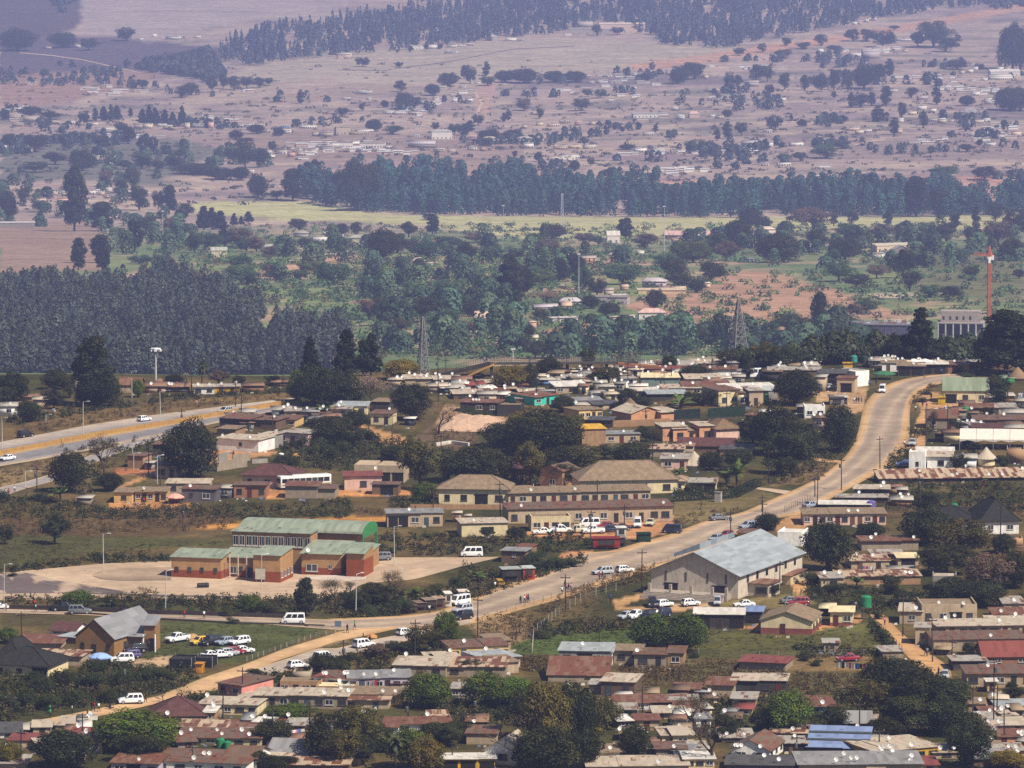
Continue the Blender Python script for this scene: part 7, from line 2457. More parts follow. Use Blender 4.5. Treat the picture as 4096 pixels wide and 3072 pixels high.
wall_line([(-40, 1300), (280, 1240), (560, 1184), (900, 1128), (1250, 1067), (1900, 958)], .95, .35, hx('b08a50', .85), 'long ochre concrete barrier dividing the highway', 'crash barrier', 'crash_barrier')
wall_line([(1370, 1400), (1460, 1385), (1560, 1370)], 2.2, .2, 'block', 'unfinished grey block wall behind the maroon hipped roof', name='block_wall')
wall_line([(1380, 1360), (1440, 1340)], 2.4, .2, 'grey', 'bare grey block wall stub with stepped top by the construction plot', name='block_wall')
wall_line([(1470, 1345), (1580, 1330)], 1.8, .2, 'block', 'low row of bare concrete blocks on the construction plot', name='block_wall')
wall_line([(1590, 1350), (1690, 1345)], 1.0, .3, 'grey', 'low pile of grey rubble blocks beside the maroon roof', name='block_wall')
org(1350, 1000)
wall_line([(620, 1240), (720, 1225), (830, 1240)], .8, .5, hx('cfc8bd'), 'low wall of pale stacked sacks left of the dark tree clump', name='sack_wall')
wall_line([(1520, 1110), (1700, 1120)], 1.6, .25, 'dark', 'dark retaining wall below the yellow three-windowed house', name='retaining_wall')
wall_line([(1720, 1120), (2100, 1105)], 1.6, .2, 'mud', 'mud-brown yard wall below the orange walled house', name='yard_wall')
wall_line([(460, 1640), (640, 1640), (1060, 1640)], 1.1, .2, 'mud', 'brown garden wall in front of the wide cream house', name='garden_wall')
wall_line([(1850, 1590), (2212, 1590)], 1.4, .7, (.025, .04, .014), 'dark clipped hedge beside the broad tan roof', 'hedge', 'hedge', mt='leaf') if False else None
org(2696, 1000)
wall_line([(0, 1095), (50, 1092), (165, 1085)], 3.2, .2, (.02, .03, .025), 'dark green slatted fence panel behind the orange house', 'fence', 'slat_fence')
wall_line([(215, 1080), (450, 1060)], 3.0, .2, (.018, .035, .022), 'longer dark green slatted fence behind the pink thatched hut', 'fence', 'slat_fence')
# clipped hedge along the driveway
def hedge(pts, h, w, label):
    P = [at(*PX(*q)) for q in pts]; pos = []; nor = []
    for a, c in zip(P[:-1], P[1:]):
        n = int((c-a).length*150); t = RNG.uniform(0, 1, n); d = (c-a); nn = Vector((-d.y, d.x, 0)).normalized()
        f = RNG.integers(0, 3, n); u = RNG.uniform(-.5, .5, n)*w; z = RNG.uniform(0, 1, n)*h
        for k in range(n):
            b_ = a+d*t[k]
            if f[k] == 0: pos.append(b_+nn*u[k]+Vector((0, 0, h))); nor.append((0, 0, 1))
            else: sg = 1 if f[k] == 1 else -1; pos.append(b_+nn*sg*w/2+Vector((0, 0, z[k]))); nor.append(tuple(nn*sg))
    n = len(pos); me = quad_object('hedge', np.array([tuple(q) for q in pos]), np.array(nor), np.full(n, .14), RNG.uniform(.7, 1.3, (n, 1))*np.ones((1, 3)), M['leaf'], .4)
    o = link('hedge', me, None, None, (.03, .042, .016)); o['label'] = label; o['category'] = 'hedge'
hedge([(0, 1590), (180, 1580), (380, 1568), (520, 1500)], 1.9, 1.2, 'dark clipped hedge beside the broad tan tiled roof')
fence([(700, 1659), (780, 1620), (860, 1590)], 1.5, 'stick fence along the verge beside the slate terrace', 1.5)
q0 = at(*PX(280, 1592)); rt = root('gate_box', q0, R(-20)); b = MB(); b.box(-.7, .7, -.5, .5, 0, 2.1); part(b, 'cabinet', M['plain'], rt, hx('a9a29a')); b = MB(); b.box(-.8, .8, -.6, .6, 2.103, 2.22); part(b, 'cap', M['plain'], rt, hx('8c857c')); reg(rt, '', 'cabinet', None, *PX(280, 1592), 'pale grey cabinet box in front of the clipped hedge')
# white marquee
q0 = at(*PX(2190, 1268)); rt = root('marquee', q0+Vector((0, 5, 0)), R(-6)); L_ = 27; n = 7
for i in range(n):
    b = MB(); x0 = -L_/2+L_*i/n; x1 = x0+L_/n-.08
    b.poly([(x0, -5, 2.5), (x1, -5, 2.5), (x1, -2.6, 3.8), (x0, -2.6, 3.8), (x1, 0, 4.4), (x0, 0, 4.4), (x1, 2.6, 3.8), (x0, 2.6, 3.8), (x1, 5, 2.5), (x0, 5, 2.5)], [(0, 1, 2, 3), (3, 2, 4, 5), (5, 4, 6, 7), (7, 6, 8, 9)])
    b.poly([(x0, -5.02, 2.5), (x1, -5.02, 2.5), (x1, -5.02, 1.9), ((x0+x1)/2, -5.02, 2.3), (x0, -5.02, 1.9)], [(0, 4, 3, 2, 1)])
    part(b, 'canopy', M['cloth'], rt, hx('e2d8cc', .85))
for i in range(n+1):
    for sy in (-4.9, 4.9): b = MB(); b.tube((-L_/2+L_*i/n, sy, -.1), (-L_/2+L_*i/n, sy, 2.5), .06); part(b, 'pole', M['metal'], rt, (.4, .4, .4))
reg(rt, '', 'marquee', None, *PX(2060, 1240), 'long white marquee with scalloped edge above the round cream hut')
# sign boards on the shop and the hanging banner
org(2696, 1000)
def sign(x, y, w, h, yaw, col, label, text=None, tcol=(.5, .03, .03), post=0, name='shop_sign', dz=0, size=.8):
    px, py = PX(x, y+dz); p = at(px, py); s = ppm(p)*1.58; rt = root(name, p + Vector((0, 0, dz/s)), R(yaw)); wm, hm = w/s, h/s
    b = MB(); b.box(-wm/2, wm/2, -.06, .06, 0, hm); part(b, 'board', M['plain'], rt, col)
    if text:
        cu = bpy.data.curves.new('lettering', 'FONT'); cu.body = text; cu.align_x = 'CENTER'; cu.align_y = 'CENTER'; cu.extrude = .01; cu.size = hm*size
        t = bpy.data.objects.new('lettering', cu); COL.objects.link(t); t.parent = rt; t.location = (0, -.08, hm/2); t.rotation_euler = (math.pi/2, 0, 0)
        dg = bpy.context.evaluated_depsgraph_get(); me = bpy.data.meshes.new_from_object(t.evaluated_get(dg)); bpy.data.objects.remove(t); me.materials.clear(); me.materials.append(M['plain'])
        t = link('lettering', me, rt, Matrix.Translation((0, -.08, hm/2)) @ Matrix.Rotation(math.pi/2, 4, 'X'), tcol)
    if post:
        for sx in ((-wm*.35, wm*.35) if wm > 1.2 else (0,)): b = MB(); b.tube((sx, .12, -post/s), (sx, .12, hm), .05); part(b, 'post', M['metal'], rt, (.15, .15, .15))
    reg(rt, '', 'sign', None, px, py-dz, label); return rt
sign(402, 905, 66, 30, 8, (.75, .72, .7), 'white sign board with a red A on the long grey shop', 'A', dz=72)
sign(500, 895, 66, 34, 8, (.75, .73, .7), 'plain white sign board in the middle of the long grey shop', dz=72)
sign(590, 888, 66, 34, 8, (.62, .66, .66), 'white sign board with grey scribbled letters at the end of the grey shop', 'Shop' if False else None, dz=72)
sign(1096, 845, 20, 44, 20, (.10, .38, .55), 'tall blue banner sign on a post beside the bend', post=60, name='banner_sign', dz=0)
sign(1222, 835, 40, 30, 40, (.7, .25, .08), 'red lettered panel on the white shop at the road bend', None) if False else None
sign(2190, 940, 30, 36, 0, (.55, .56, .62), 'grey lettered board at the right edge above the shacks', 'ALL', (.05, .05, .08))
org(0, 1000); sign(1240, 970, 16, 20, 10, (.6, .35, .3), 'small red and white road sign beside the highway', post=26, name='road_sign', dz=0)
org(0, 2022); sign(2136, 770, 42, 42, -10, (.13, .18, .24), 'blue-grey square sign board where the low road meets the dirt road', post=22, name='road_sign', dz=0)
# orange corner of the white shop
org(2696, 1000)
# parasols and shelters
def parasol(x, y, w, h, col, label, sides=8, drape=None):
    px, py = PX(x, y); p = at(px, py); s = ppm(p)*1.58; r = w/s/2; hh = h/s; rt = root('parasol', p + Vector((0, r*.5, 0)))
    b = MB(); P = [(0, 0, hh)] + [(r*.55*math.cos(2*math.pi*i/sides), r*.55*math.sin(2*math.pi*i/sides), hh-.22) for i in range(sides)] + [(r*math.cos(2*math.pi*i/sides), r*math.sin(2*math.pi*i/sides), hh-.75) for i in range(sides)] + [(r*math.cos(2*math.pi*i/sides), r*math.sin(2*math.pi*i/sides), hh-.95) for i in range(sides)]
    F = [(0, 1+i, 1+(i+1) % sides) for i in range(sides)]
    for k in range(2): F += [(1+k*sides+i, 1+(k+1)*sides+i, 1+(k+1)*sides+(i+1) % sides, 1+k*sides+(i+1) % sides) for i in range(sides)]
    b.poly(P, F); part(b, 'canopy', M['cloth'], rt, col)
    for i in range(4): b = MB(); a = 2*math.pi*(i+.5)/4; b.tube((r*.9*math.cos(a), r*.9*math.sin(a), 0), (r*.9*math.cos(a), r*.9*math.sin(a), hh-.7), .05); part(b, 'pole', M['metal'], rt, (.2, .2, .2))
    if drape: b = MB(); b.box(-r*.7, r*.7, r*.4, r*.4+.05, .1, hh-.9); part(b, 'side_cloth', M['cloth'], rt, drape)
    reg(rt, '', 'parasol', None, px, py, label)
org(0, 1000); parasol(1105, 1603, 118, 62, hx('e0a090'), 'pinkish parasol shelter in front of the yellow house', 8, hx('a56a30'))
org(0, 2022); parasol(630, 1000, 152, 66, hx('8fa9d8'), 'blue parasol shading a white car beside the striped roof')
org(2696, 1000); parasol(1330, 820, 150, 54, hx('3f6a4c'), 'dark green cloth shelter at the stalls above the bend'); parasol(1290, 1560, 100, 30, hx('2f6f66'), 'teal cloth shelter on the slate terrace by the road'); parasol(2120, 850, 70, 40, hx('2f9a5a'), 'bright green shelter roof beside the thatched hut at the right')
# white rippled roof sheet of the stalls is drawn by the stall houses; red trailer kiosk, green kiosk, stall shacks
def kiosk(x, y, w, h, d, yaw, col, label, roofcol=None, hatch=True, wheels=False, name='kiosk'):
    px, py = PX(x, y); p = at(px, py); s = ppm(p)*ORG[2]; wm = w/s/math.cos(R(yaw)); hm = h/s; rt = root(name, p + Vector((-math.sin(R(yaw)), math.cos(R(yaw)), 0))*d/2, R(yaw)); z = .35 if wheels else 0
    b = MB(); b.box(-wm/2, wm/2, -d/2, d/2, z, hm)
    me = bevelled(b, 'wall', [M['plain']], .05); link('wall', me, rt, None, col)
    b = MB(); b.hexa([(-wm/2-.15, -d/2-.25, hm-.02), (wm/2+.15, -d/2-.25, hm-.02), (wm/2+.15, d/2+.1, hm+.08), (-wm/2-.15, d/2+.1, hm+.08)], [(-wm/2-.15, -d/2-.25, hm+.06), (wm/2+.15, -d/2-.25, hm+.06), (wm/2+.15, d/2+.1, hm+.16), (-wm/2-.15, d/2+.1, hm+.16)]); part(b, 'roof', M['roof'], rt, (*(roofcol or tuple(c*.8 for c in col)), .25))
    if hatch:
        b = MB(); b.box(-wm*.3, wm*.3, -d/2-.03, -d/2+.02, hm*.45, hm*.85); part(b, 'hatch', M['plain'], rt, (.04, .035, .03))
        b = MB(); b.box(-wm*.32, wm*.32, -d/2-.35, -d/2-.035, hm*.4, hm*.43); part(b, 'counter', M['plain'], rt, tuple(c*.6 for c in col))
    b = MB(); b.box(wm/2-.02, wm/2+.03, -.4, .4, z+.05, hm*.8); part(b, 'door', M['plain'], rt, tuple(c*.5 for c in col))
    if wheels:
        for sy in (-1, 1): b = MB(); b.tube((0, sy*d/2-.1, .3), (0, sy*d/2+.1, .3), .32, n=14); part(b, 'wheel', M['tyre'], rt)
    reg(rt, '', 'kiosk', None, px, py, label)
org(1350, 2022)
kiosk(1700, 278, 172, 70, 2.4, 6, hx('8a2a1e', .9), 'long red trailer kiosk beside the main road', wheels=True, name='trailer')
kiosk(1940, 232, 82, 52, 2.2, 8, hx('16301f'), 'dark green metal kiosk beside the main road', hatch=False)
kiosk(1800, 262, 40, 60, 2.2, 8, hx('2c2a28'), 'small dark kiosk touching the red trailer', hx('77706a'))
kiosk(1795, 215, 60, 74, 2.2, 8, hx('b9b4ac'), 'pale open-sided stall behind the small dark kiosk', hx('cfcac2'))
kiosk(1100, 478, 120, 76, 3, 10, hx('2b2723'), 'dark roadside stall with flat tin roof', hx('9aa097'))
kiosk(1210, 472, 76, 76, 3, 14, hx('8f3a24'), 'red-brown roadside stall with tin roof', hx('a9b0ac'))
place_house(1110, 360, 150, 72, 5, -14, 'brown', 'grey', 'flat', ops='s', label='small brown gatehouse with grey roof beside the concrete apron', brick=True, sidewin=1)
place_house(1160, 330, 90, 60, 5, -20, 'mud', 'rusty', 'flat', ops='-', label='rear half of the brown gatehouse with a rusty sloping roof')
kiosk(470, 678, 70, 44, 2.4, 24, hx('4a3020'), 'first wooden roadside stall under the palm bushes', hx('6a4a38'))
kiosk(530, 664, 60, 50, 2.4, 24, hx('3a2a1e'), 'second wooden roadside stall in the dark stall row', hx('7a6452'))
kiosk(590, 660, 70, 64, 2.4, 20, hx('2e2620'), 'black-fronted roadside stall in the middle of the stall row', hx('8d7a66'))
kiosk(650, 650, 60, 64, 2.4, 20, hx('6a4a34'), 'brown roadside stall at the end of the stall row', hx('a58f78'))
kiosk(702, 640, 40, 84, 2.6, 10, hx('cfc8bd'), 'white narrow stall beside the stopped minibus', hx('d8d2c6'))
kiosk(800, 575, 60, 30, 2.6, 10, hx('b9b0a4'), 'pale stall roof behind the stopped minibus', hx('d0c4b4'))
kiosk(1030, 515, 26, 40, 2, 10, hx('b98a30'), 'narrow yellow stall beside the dark roadside stall', hatch=False)
org(2696, 1000)
kiosk(1692, 978, 46, 46, 2.2, 0, hx('b99a20'), 'yellow booth beside the long cream house with green roof', hatch=False)
kiosk(2000, 1000, 24, 24, 2, 0, hx('c9a820'), 'small yellow box at the end of the green-roofed cream house', hatch=False)
kiosk(1098, 760, 58, 44, 2, 0, hx('c79a18'), 'bright yellow cabin on the roofs below the blue-green tank', hatch=False)
kiosk(1030, 980, 90, 44, 2.4, 0, hx('8b8680'), 'grey container stall at the sandy verge of the bend', hx('3a3632'))
org(0, 2022)
kiosk(1258, 1060, 46, 60, 1.4, -12, hx('c98a1e'), 'orange portable toilet on the dirt beside the black pens', hatch=False, name='portable_toilet')
def pen(x, y, w, h, d, yaw, label):
    px, py = PX(x, y); p = at(px, py); s = ppm(p)*1.58; wm = w/s; hm = h/s; rt = root('shelter', p + Vector((0, d/2, 0)), R(yaw)); c = (.02, .02, .024)
    for x0, x1, y0, y1 in ((-wm/2, wm/2, -d/2-.03, -d/2), (-wm/2, wm/2, d/2, d/2+.03), (-wm/2, -wm/2+.03, -d/2+.002, d/2-.002), (wm/2-.03, wm/2, -d/2+.002, d/2-.002)): b = MB(); b.box(x0, x1, y0, y1, 0, hm); part(b, 'side_sheet', M['cloth'], rt, c)
    for sx in (-1, 1):
        for sy in (-1, 1): b = MB(); b.tube((sx*wm/2, sy*d/2, 0), (sx*wm/2, sy*d/2, hm+.3), .06); part(b, 'post', M['metal'], rt, (.35, .35, .35))
    b = MB(); b.poly([(-wm/2+.04, -d/2, hm-.05), (wm/2-.04, -d/2, hm-.05), (wm/2-.04, d/2, hm-.3), (-wm/2+.04, d/2, hm-.3), (0, 0, hm-.5)], [(0, 1, 4), (1, 2, 4), (2, 3, 4), (3, 0, 4)]); part(b, 'top_sheet', M['cloth'], rt, (.035, .032, .035))
    reg(rt, '', 'shelter', None, px, py, label)
pen(1155, 1040, 145, 70, 5, -10, 'black cloth pen beside the orange portable toilet'); pen(1300, 1025, 110, 62, 4, -10, 'black cloth shelter with white panel behind the portable toilet')
sign(1290, 1018, 60, 46, -10, (.6, .62, .66), 'white panel on the front of the black cloth shelter', name='panel_sign')
fence([(1560, 985), (1700, 935), (1850, 880), (2000, 830), (2180, 798)], .9, 'pale rail fence between the parking lawn and the dirt road', 2.2, hx('b8aa90'), 'rail_fence')
fence([(1010, 770), (1010, 860), (1300, 845), (1700, 860)], 1.3, 'dark wire fence across the back of the parking lawn', 3)
place_house(470, 918, 0, 0, 1, 0, 'tan', 'tan') if False else None
# brown hall with grey roof beside the parking lawn
q0 = at(*PX(640, 945)); bh = root('brown_hall', q0 + Vector((0, 6, 0)), R(-16))
def bw(x, y, w, h, d, yaw, wall, roof, kind, ops, **k): place_house(x, y, w, h, d, yaw, wall, roof, kind, ops=ops, rt=bh, **k)
G_ = (*hx('8a8a8c', .85), .04)
bw(600, 945, 250, 118, 17, -24, hx('8a6a42', 1), G_, 'front', 'sds', rise=3.2, sidewin=2, brick=True, roofmat='roof'); bw(815, 925, 175, 100, 9, -12, hx('80603c', 1), G_, 'flat', 'WWWW', slope=.15, brick=True, roofmat='roof'); bw(945, 920, 70, 168, 4, -10, hx('8a6a44', 1), G_, 'flat', 'sg', slope=.25, brick=True, roofmat='roof')
bw(470, 875, 200, 40, 8, -24, hx('7a6a50', .85), (*hx('b0b4b8', .8), .05), 'flat', '-', roofmat='roof')
for sx in (905, 980): b = MB(); b.tube((0, 0, 0), (0, 0, 3.2), .16, n=10); part(b, 'column', M['plain'], bh, (.7, .7, .68), T4(*bh.location, bh.rotation_euler.z).inverted() @ Matrix.Translation(at(*PX(sx, 926))))
reg(bh, '', 'hall', None, *PX(640, 900), 'brown brick hall with grey metal roof and narrow tower beside the parking lawn')
# ================= grey church-like hall with blue-grey roof
org(2696, 2022)
q0 = at(*PX(129, 575)); ch = root('grey_hall', q0, R(-24)); S_ = ppm(q0)*1.58; cw = 542/S_/math.cos(R(24)); CH = T4(0, 17, 0)
GW = hx('c4b7a6', 1)
house_parts(ch, CH, ch.rotation_euler.z, cw, 155/S_, 34, GW, (*hx('a5acb0', .75), .14), 'front', 'gg', rise=3.9, over=.7, roofmat='roof')
for i in range(6): b = MB(); b.box(-.6, .6, -.02, .03, 0, 1.6); part(b, 'side_window', M['glass'], ch, None or (.1, .1, .1), CH @ T4(cw/2+.01, -12+i*5, 2.6, math.pi/2))
b = MB(); b.hexa([(-cw*.42, -9, 6.2), (-cw*.12, -9, 8.0), (-cw*.12, 9, 8.0), (-cw*.42, 9, 6.2)], [(-cw*.42, -9, 6.9), (-cw*.12, -9, 9.1), (-cw*.12, 9, 9.1), (-cw*.42, 9, 6.9)]); part(b, 'raised_roof', M['roof'], ch, (*hx('98a2a8', .75), .05), CH)
for q in (-.44, -.2, .04, .28, .44):
    b = MB(); b.box(-.25, .25, -3.6, -3.1, 0, 2.6); part(b, 'porch_column', M['plain'], ch, hx('a59a8c'), T4(q*cw))
for k in range(5):
    b = MB(); b.box(-cw*.5, cw*.42, -3.9-k*.45, -.02 if k == 0 else -3.91-(k-1)*.45, -.4, 1.0-k*.22); part(b, 'step', M['plain'], ch, hx('a09488'))
place_house(500, 575, 190, 84, 6, -24, GW, (*hx('9a7a64', .8), .55), 'flat', ops='dW', rt=ch, sidewin=3, roofmat='roof')
place_house(690, 500, 90, 60, 8, -24, hx('c9b48e', .9), (*hx('9a7a64', .8), .6), 'flat', ops='-', rt=ch, sidewin=2, roofmat='roof')
for q in (-.33, -.1, .15, .36): b = MB(); b.box(-.18, .18, -.06, .02, 2.8, 4.6); part(b, 'downpipe', M['plain'], ch, hx('5a5048'), T4(q*cw))
reg(ch, '', 'hall', None, *PX(130, 500), 'big grey gabled hall with blue-grey roof beside the main road')
org(1350, 2022)
fence([(1010, 690), (1300, 610), (1560, 520), (2000, 380), (2180, 330)], 1.1, 'wire fence with pale posts along the main road bank above the grey hall', 3.2, hx('8a7f70'))
fence([(1230, 930), (1240, 820), (1400, 690), (1570, 590), (1760, 540)], 1.7, 'wire fence with white posts on the bank beside the church lawn', 3, hx('b0a898'))
fence([(1540, 550), (1620, 590), (1710, 618)], .9, 'timber stair rail from the road down to the grey hall yard', 1.4, hx('8a6a48'), 'stair_rail')
org(2696, 2022)
fence([(20, 940), (290, 955), (420, 965), (780, 960), (1200, 950)], 1.3, 'wire fence between the lawn and the tall grass', 3, hx('9a9284'))
fence([(1240, 720), (1300, 790), (1390, 880), (1440, 930)], 1.4, 'post fence along the dirt path beside the lawn', 2.4)
fence([(650, 540), (740, 575), (830, 560)], 1.3, 'short stick fence beside the grey hall annex', 1.5)
# washing lines
def washing(x0, y0, x1, y1, n, label, hgt=1.9):
    a = at(*PX(x0, y0)); c = at(*PX(x1, y1)); rt = root('washing_line', a); d = c-a
    for t in (0, 1): b = MB(); b.tube((0, 0, 0), (0, 0, hgt), .05); part(b, 'post', M['plain'], rt, (.1, .08, .06), Matrix.Translation(d*t))
    b = MB(); b.tube((0, 0, hgt-.1), d+Vector((0, 0, hgt-.1)), .015, n=4); part(b, 'line', M['metal'], rt, (.2, .2, .2)); ang = math.atan2(d.y, d.x)
    reg(rt, '', 'washing line', None, *PX(x0, y0), label)
    for i in range(n):
        t = (i+.7)/(n+.4); w_ = random.uniform(.5, .9); h_ = random.uniform(.6, 1.2); b = MB(); nx = 4
        for k in range(nx):
            f = lambda q: .06*math.sin(q*9+i)
            xa, xb = -w_/2+w_*k/nx, -w_/2+w_*(k+1)/nx; b.poly([(xa, f(xa)-.01, -h_), (xb, f(xb)-.01, -h_), (xb, -.01, 0), (xa, -.01, 0), (xa, f(xa)+.01, -h_), (xb, f(xb)+.01, -h_), (xb, .01, 0), (xa, .01, 0)], [(0, 1, 2, 3), (7, 6, 5, 4), (0, 4, 5, 1), (3, 2, 6, 7)])
        cn = random.choice(['white', 'white', 'red', 'blue', 'black', 'pink', 'grey']); o = part(b, 'laundry_cloth', M['cloth'], None, PCOL[cn]); o.matrix_world = Matrix.Translation(a + d*t + Vector((0, 0, hgt-.1))) @ Matrix.Rotation(ang, 4, 'Z'); o.location = o.matrix_world.translation
        reg(o, f"{cn} cloth drying on the washing line", 'laundry', 'washing on the lines', *PX(x0+(x1-x0)*t, y0+(y1-y0)*t-10), plural=f"{cn} cloths on the washing line")
washing(1030, 1050, 1240, 1068, 9, 'washing line full of clothes below the red sedan')
washing(1190, 440, 1262, 442, 5, 'washing line behind the long low mud wall house')
org(0, 2022); washing(1485, 1305, 1570, 1310, 6, 'washing line at the cream house below the salmon pink house'); washing(1780, 1500, 1900, 1480, 7, 'washing line beside the pale grey gabled roof')
org(1350, 2022); washing(150, 1165, 250, 1168, 6, 'washing line in front of the mauve row house')
# buses
def bus(x, y, Lm, head, col, label, stripe=None, h=3.0):
    px, py = PX(x, y); p = at(px, py); rt = root('bus', p + Vector((0, 1.5, .02)), R(head)); l = Lm/2; w = 1.25
    b = MB(); b.box(-l, l, -w, w, .45, h); link('body', bevelled(b, 'body', [M['paint']], .16), rt, None, col)
    for sd in (-1, 1):
        n = int(Lm/1.5)
        for i in range(n):
            b = MB(); x0 = -l+.35+(Lm-.7)*i/n; b.box(x0, x0+(Lm-.7)/n-.1, sd*w-.008, sd*w+.012, 1.5, 2.45); part(b, 'window', M['glass'], rt)
        if stripe: b = MB(); b.box(-l+.2, l-.2, sd*w-.006, sd*w+.008, .9, 1.15); part(b, 'stripe', M['paint'], rt, stripe)
    for e in (-1, 1): b = MB(); b.box(e*l-.008, e*l+.012, -w+.2, w-.2, 1.4, 2.5); part(b, 'windscreen', M['glass'], rt)
    for sx in (-l*.62, l*.66):
        for sd in (-1, 1): b = MB(); b.tube((sx, sd*(w-.12)-.13, .48), (sx, sd*(w-.12)+.14, .48), .48, n=16); part(b, 'wheel', M['tyre'], rt)
    for sd in (-1, 1): b = MB(); b.box(l-.01, l+.03, sd*.9-.15, sd*.9+.15, .7, .95); part(b, 'headlight', M['paint'], rt, (.8, .8, .75))
    b = MB(); b.box(-l*.5, l*.3, -.6, .6, h+.002, h+.12); part(b, 'roof_hatch', M['plain'], rt, tuple(c*.8 for c in col)); reg(rt, '', 'bus', None, px, py, label)
org(0, 1000); bus(1920, 1512, 12, 24, (.78, .77, .72), 'white bus parked beside the mauve pink house', hx('9a8a40'))
# pale sand heap, smaller heaps
def heap(x, y, w, h, d, col, label, n=5):
    px, py = PX(x, y); p = at(px, py); s = ppm(p)*1.58; wm, hm = w/s, h/s; b = MB(); nx, ny = 40, 16; P = []
    for j in range(ny+1):
        for i in range(nx+1):
            u, v = i/nx*2-1, j/ny*2-1; X, Y = u*wm/2, v*d/2
            e = max(0, 1-u*u)*max(0, 1-v*v); z = hm*(e**.7)*(.62+.5*float(fbm(X/3.2+p.x, Y/3.2, 90))) + .15*e*float(fbm(X/.7, Y/.7, 95))
            P.append((X, Y, z-.06))
    b.poly(P, [(j*(nx+1)+i, j*(nx+1)+i+1, (j+1)*(nx+1)+i+1, (j+1)*(nx+1)+i) for j in range(ny) for i in range(nx)])
    o = part(b, 'sand_heap', M['plain'], None, col); o.location = p + Vector((0, d/2, 0)); reg(o, '', 'sand heap', None, px, py, label)
org(1350, 1000); heap(860, 1148, 480, 95, 16, hx('c9a68c', .85), 'broad pale sand heap in front of the long dark house')
org(0, 2022); heap(1210, 848, 90, 36, 4, hx('b8925e', .9), 'small sand heap behind the white pickup on the lawn')
org(0, 1000); heap(1868, 1310, 60, 26, 3, hx('d09a50', .9), 'small ochre sand heap beside the rubble wall')
org(1350, 2022); heap(215, 838, 70, 24, 3, hx('b8864e', .9), 'low sand heap on the strip between the two roads')
org(0, 1000); q0 = at(*PX(1778, 1375)); rt = root('water_stand', q0)
for sx, sy in ((-.9, -.6), (.9, -.6), (.9, .6), (-.9, .6)): b = MB(); b.tube((sx, sy, 0), (sx*.3, sy*.3, 2.4), .09); part(b, 'leg', M['plain'], rt, (.75, .75, .75))
b = MB(); b.lathe([(.5, 2.3), (.62, 2.5), (.62, 3.2), (.2, 3.35)], 12); part(b, 'small_tank', M['plain'], rt, (.75, .75, .76)); reg(rt, '', 'water stand', None, *PX(1778, 1375), 'white trestle stand with a small white tank behind the maroon roof')
# ================= footbridge over the highway
org(1700, 1380, 3.16)
def npt(x, y): return at(*PX(x, y), False)
e0 = npt(660, 430); fb = root('footbridge', e0); s = ppm(e0)*3.16
def fx(x, ztop, dy=0): return Vector(((x-660)/s, dy, (430-ztop)/s))
def slab(name, a, c, w, t, col, m='plain'):
    b = MB(); d = c-a; nn = Vector((0, w/2, 0)); tt = Vector((0, 0, t))
    b.hexa([a-nn-tt, c-nn-tt, c+nn-tt, a+nn-tt], [a-nn, c-nn, c+nn, a+nn]); return part(b, name, M[m], fb, col)
TB = hx('b98a48', .95)
b = MB(); a, c = fx(440, 428), fx(830, 258); wv = Vector((6.5, 7, 0)); b.hexa([a-Vector((0, 0, .4)), c-Vector((0, 0, .4)), c-Vector((0, 0, .4))+Vector((1.6, 6, .2)), a-Vector((0, 0, .4))+Vector((3, 6, .1))], [a, c, c+Vector((1.6, 6, .35)), a+Vector((3, 6, .5))]); part(b, 'near_ramp', M['plain'], fb, TB)
slab('left_ramp', fx(90, 425, 8), fx(820, 255, 8), 3, .9, hx('3a322c')); slab('deck', fx(820, 252, 5), fx(2700, 238, 5), 3, .35, hx('4a443e')); slab('right_ramp', fx(2440, 232, 2), fx(3000, 278, 2), 3, .5, hx('8a5a3c'))
for i, (x, zt) in enumerate(((840, 262), (1330, 255), (1800, 250), (2300, 246))): b = MB(); q = fx(x, zt, 5); b.box(q.x-.4, q.x+.4, 4.2, 5.8, -2, q.z-.36); part(b, 'pier', M['plain'], fb, hx('3f3832'))
for x0, z0, x1, z1, dy in ((820, 252, 2700, 238, 3.6), (820, 252, 2700, 238, 6.4), (90, 425, 820, 255, 9.4), (2440, 232, 3000, 278, 3.4)):
    b = MB(); n = int(abs(x1-x0)/30)
    for i in range(n+1):
        q = fx(x0, z0, dy).lerp(fx(x1, z1, dy), i/n); b.tube(q, q+Vector((0, 0, 1.25)), .035, n=4)
    for hh in (.35, .8, 1.25): b.tube(fx(x0, z0, dy)+Vector((0, 0, hh)), fx(x1, z1, dy)+Vector((0, 0, hh)), .04, n=4)
    part(b, 'railing', M['metal'], fb, (.07, .075, .07))
reg(fb, '', 'footbridge', None, *PX(900, 300), 'concrete footbridge with ochre ramp crossing the highway behind the ridge roofs')
for x, zt, dy, c in ((752, 268, 6.5, 'white'), (776, 262, 7, 'black'), (2935, 262, 2, 'white'), (2630, 243, 4.5, 'yellow'), (2330, 243, 4.5, 'white')): person(x, zt-4, c, 1, 90, base=e0+fx(x, zt, dy)-Vector((0, 0, .02)))
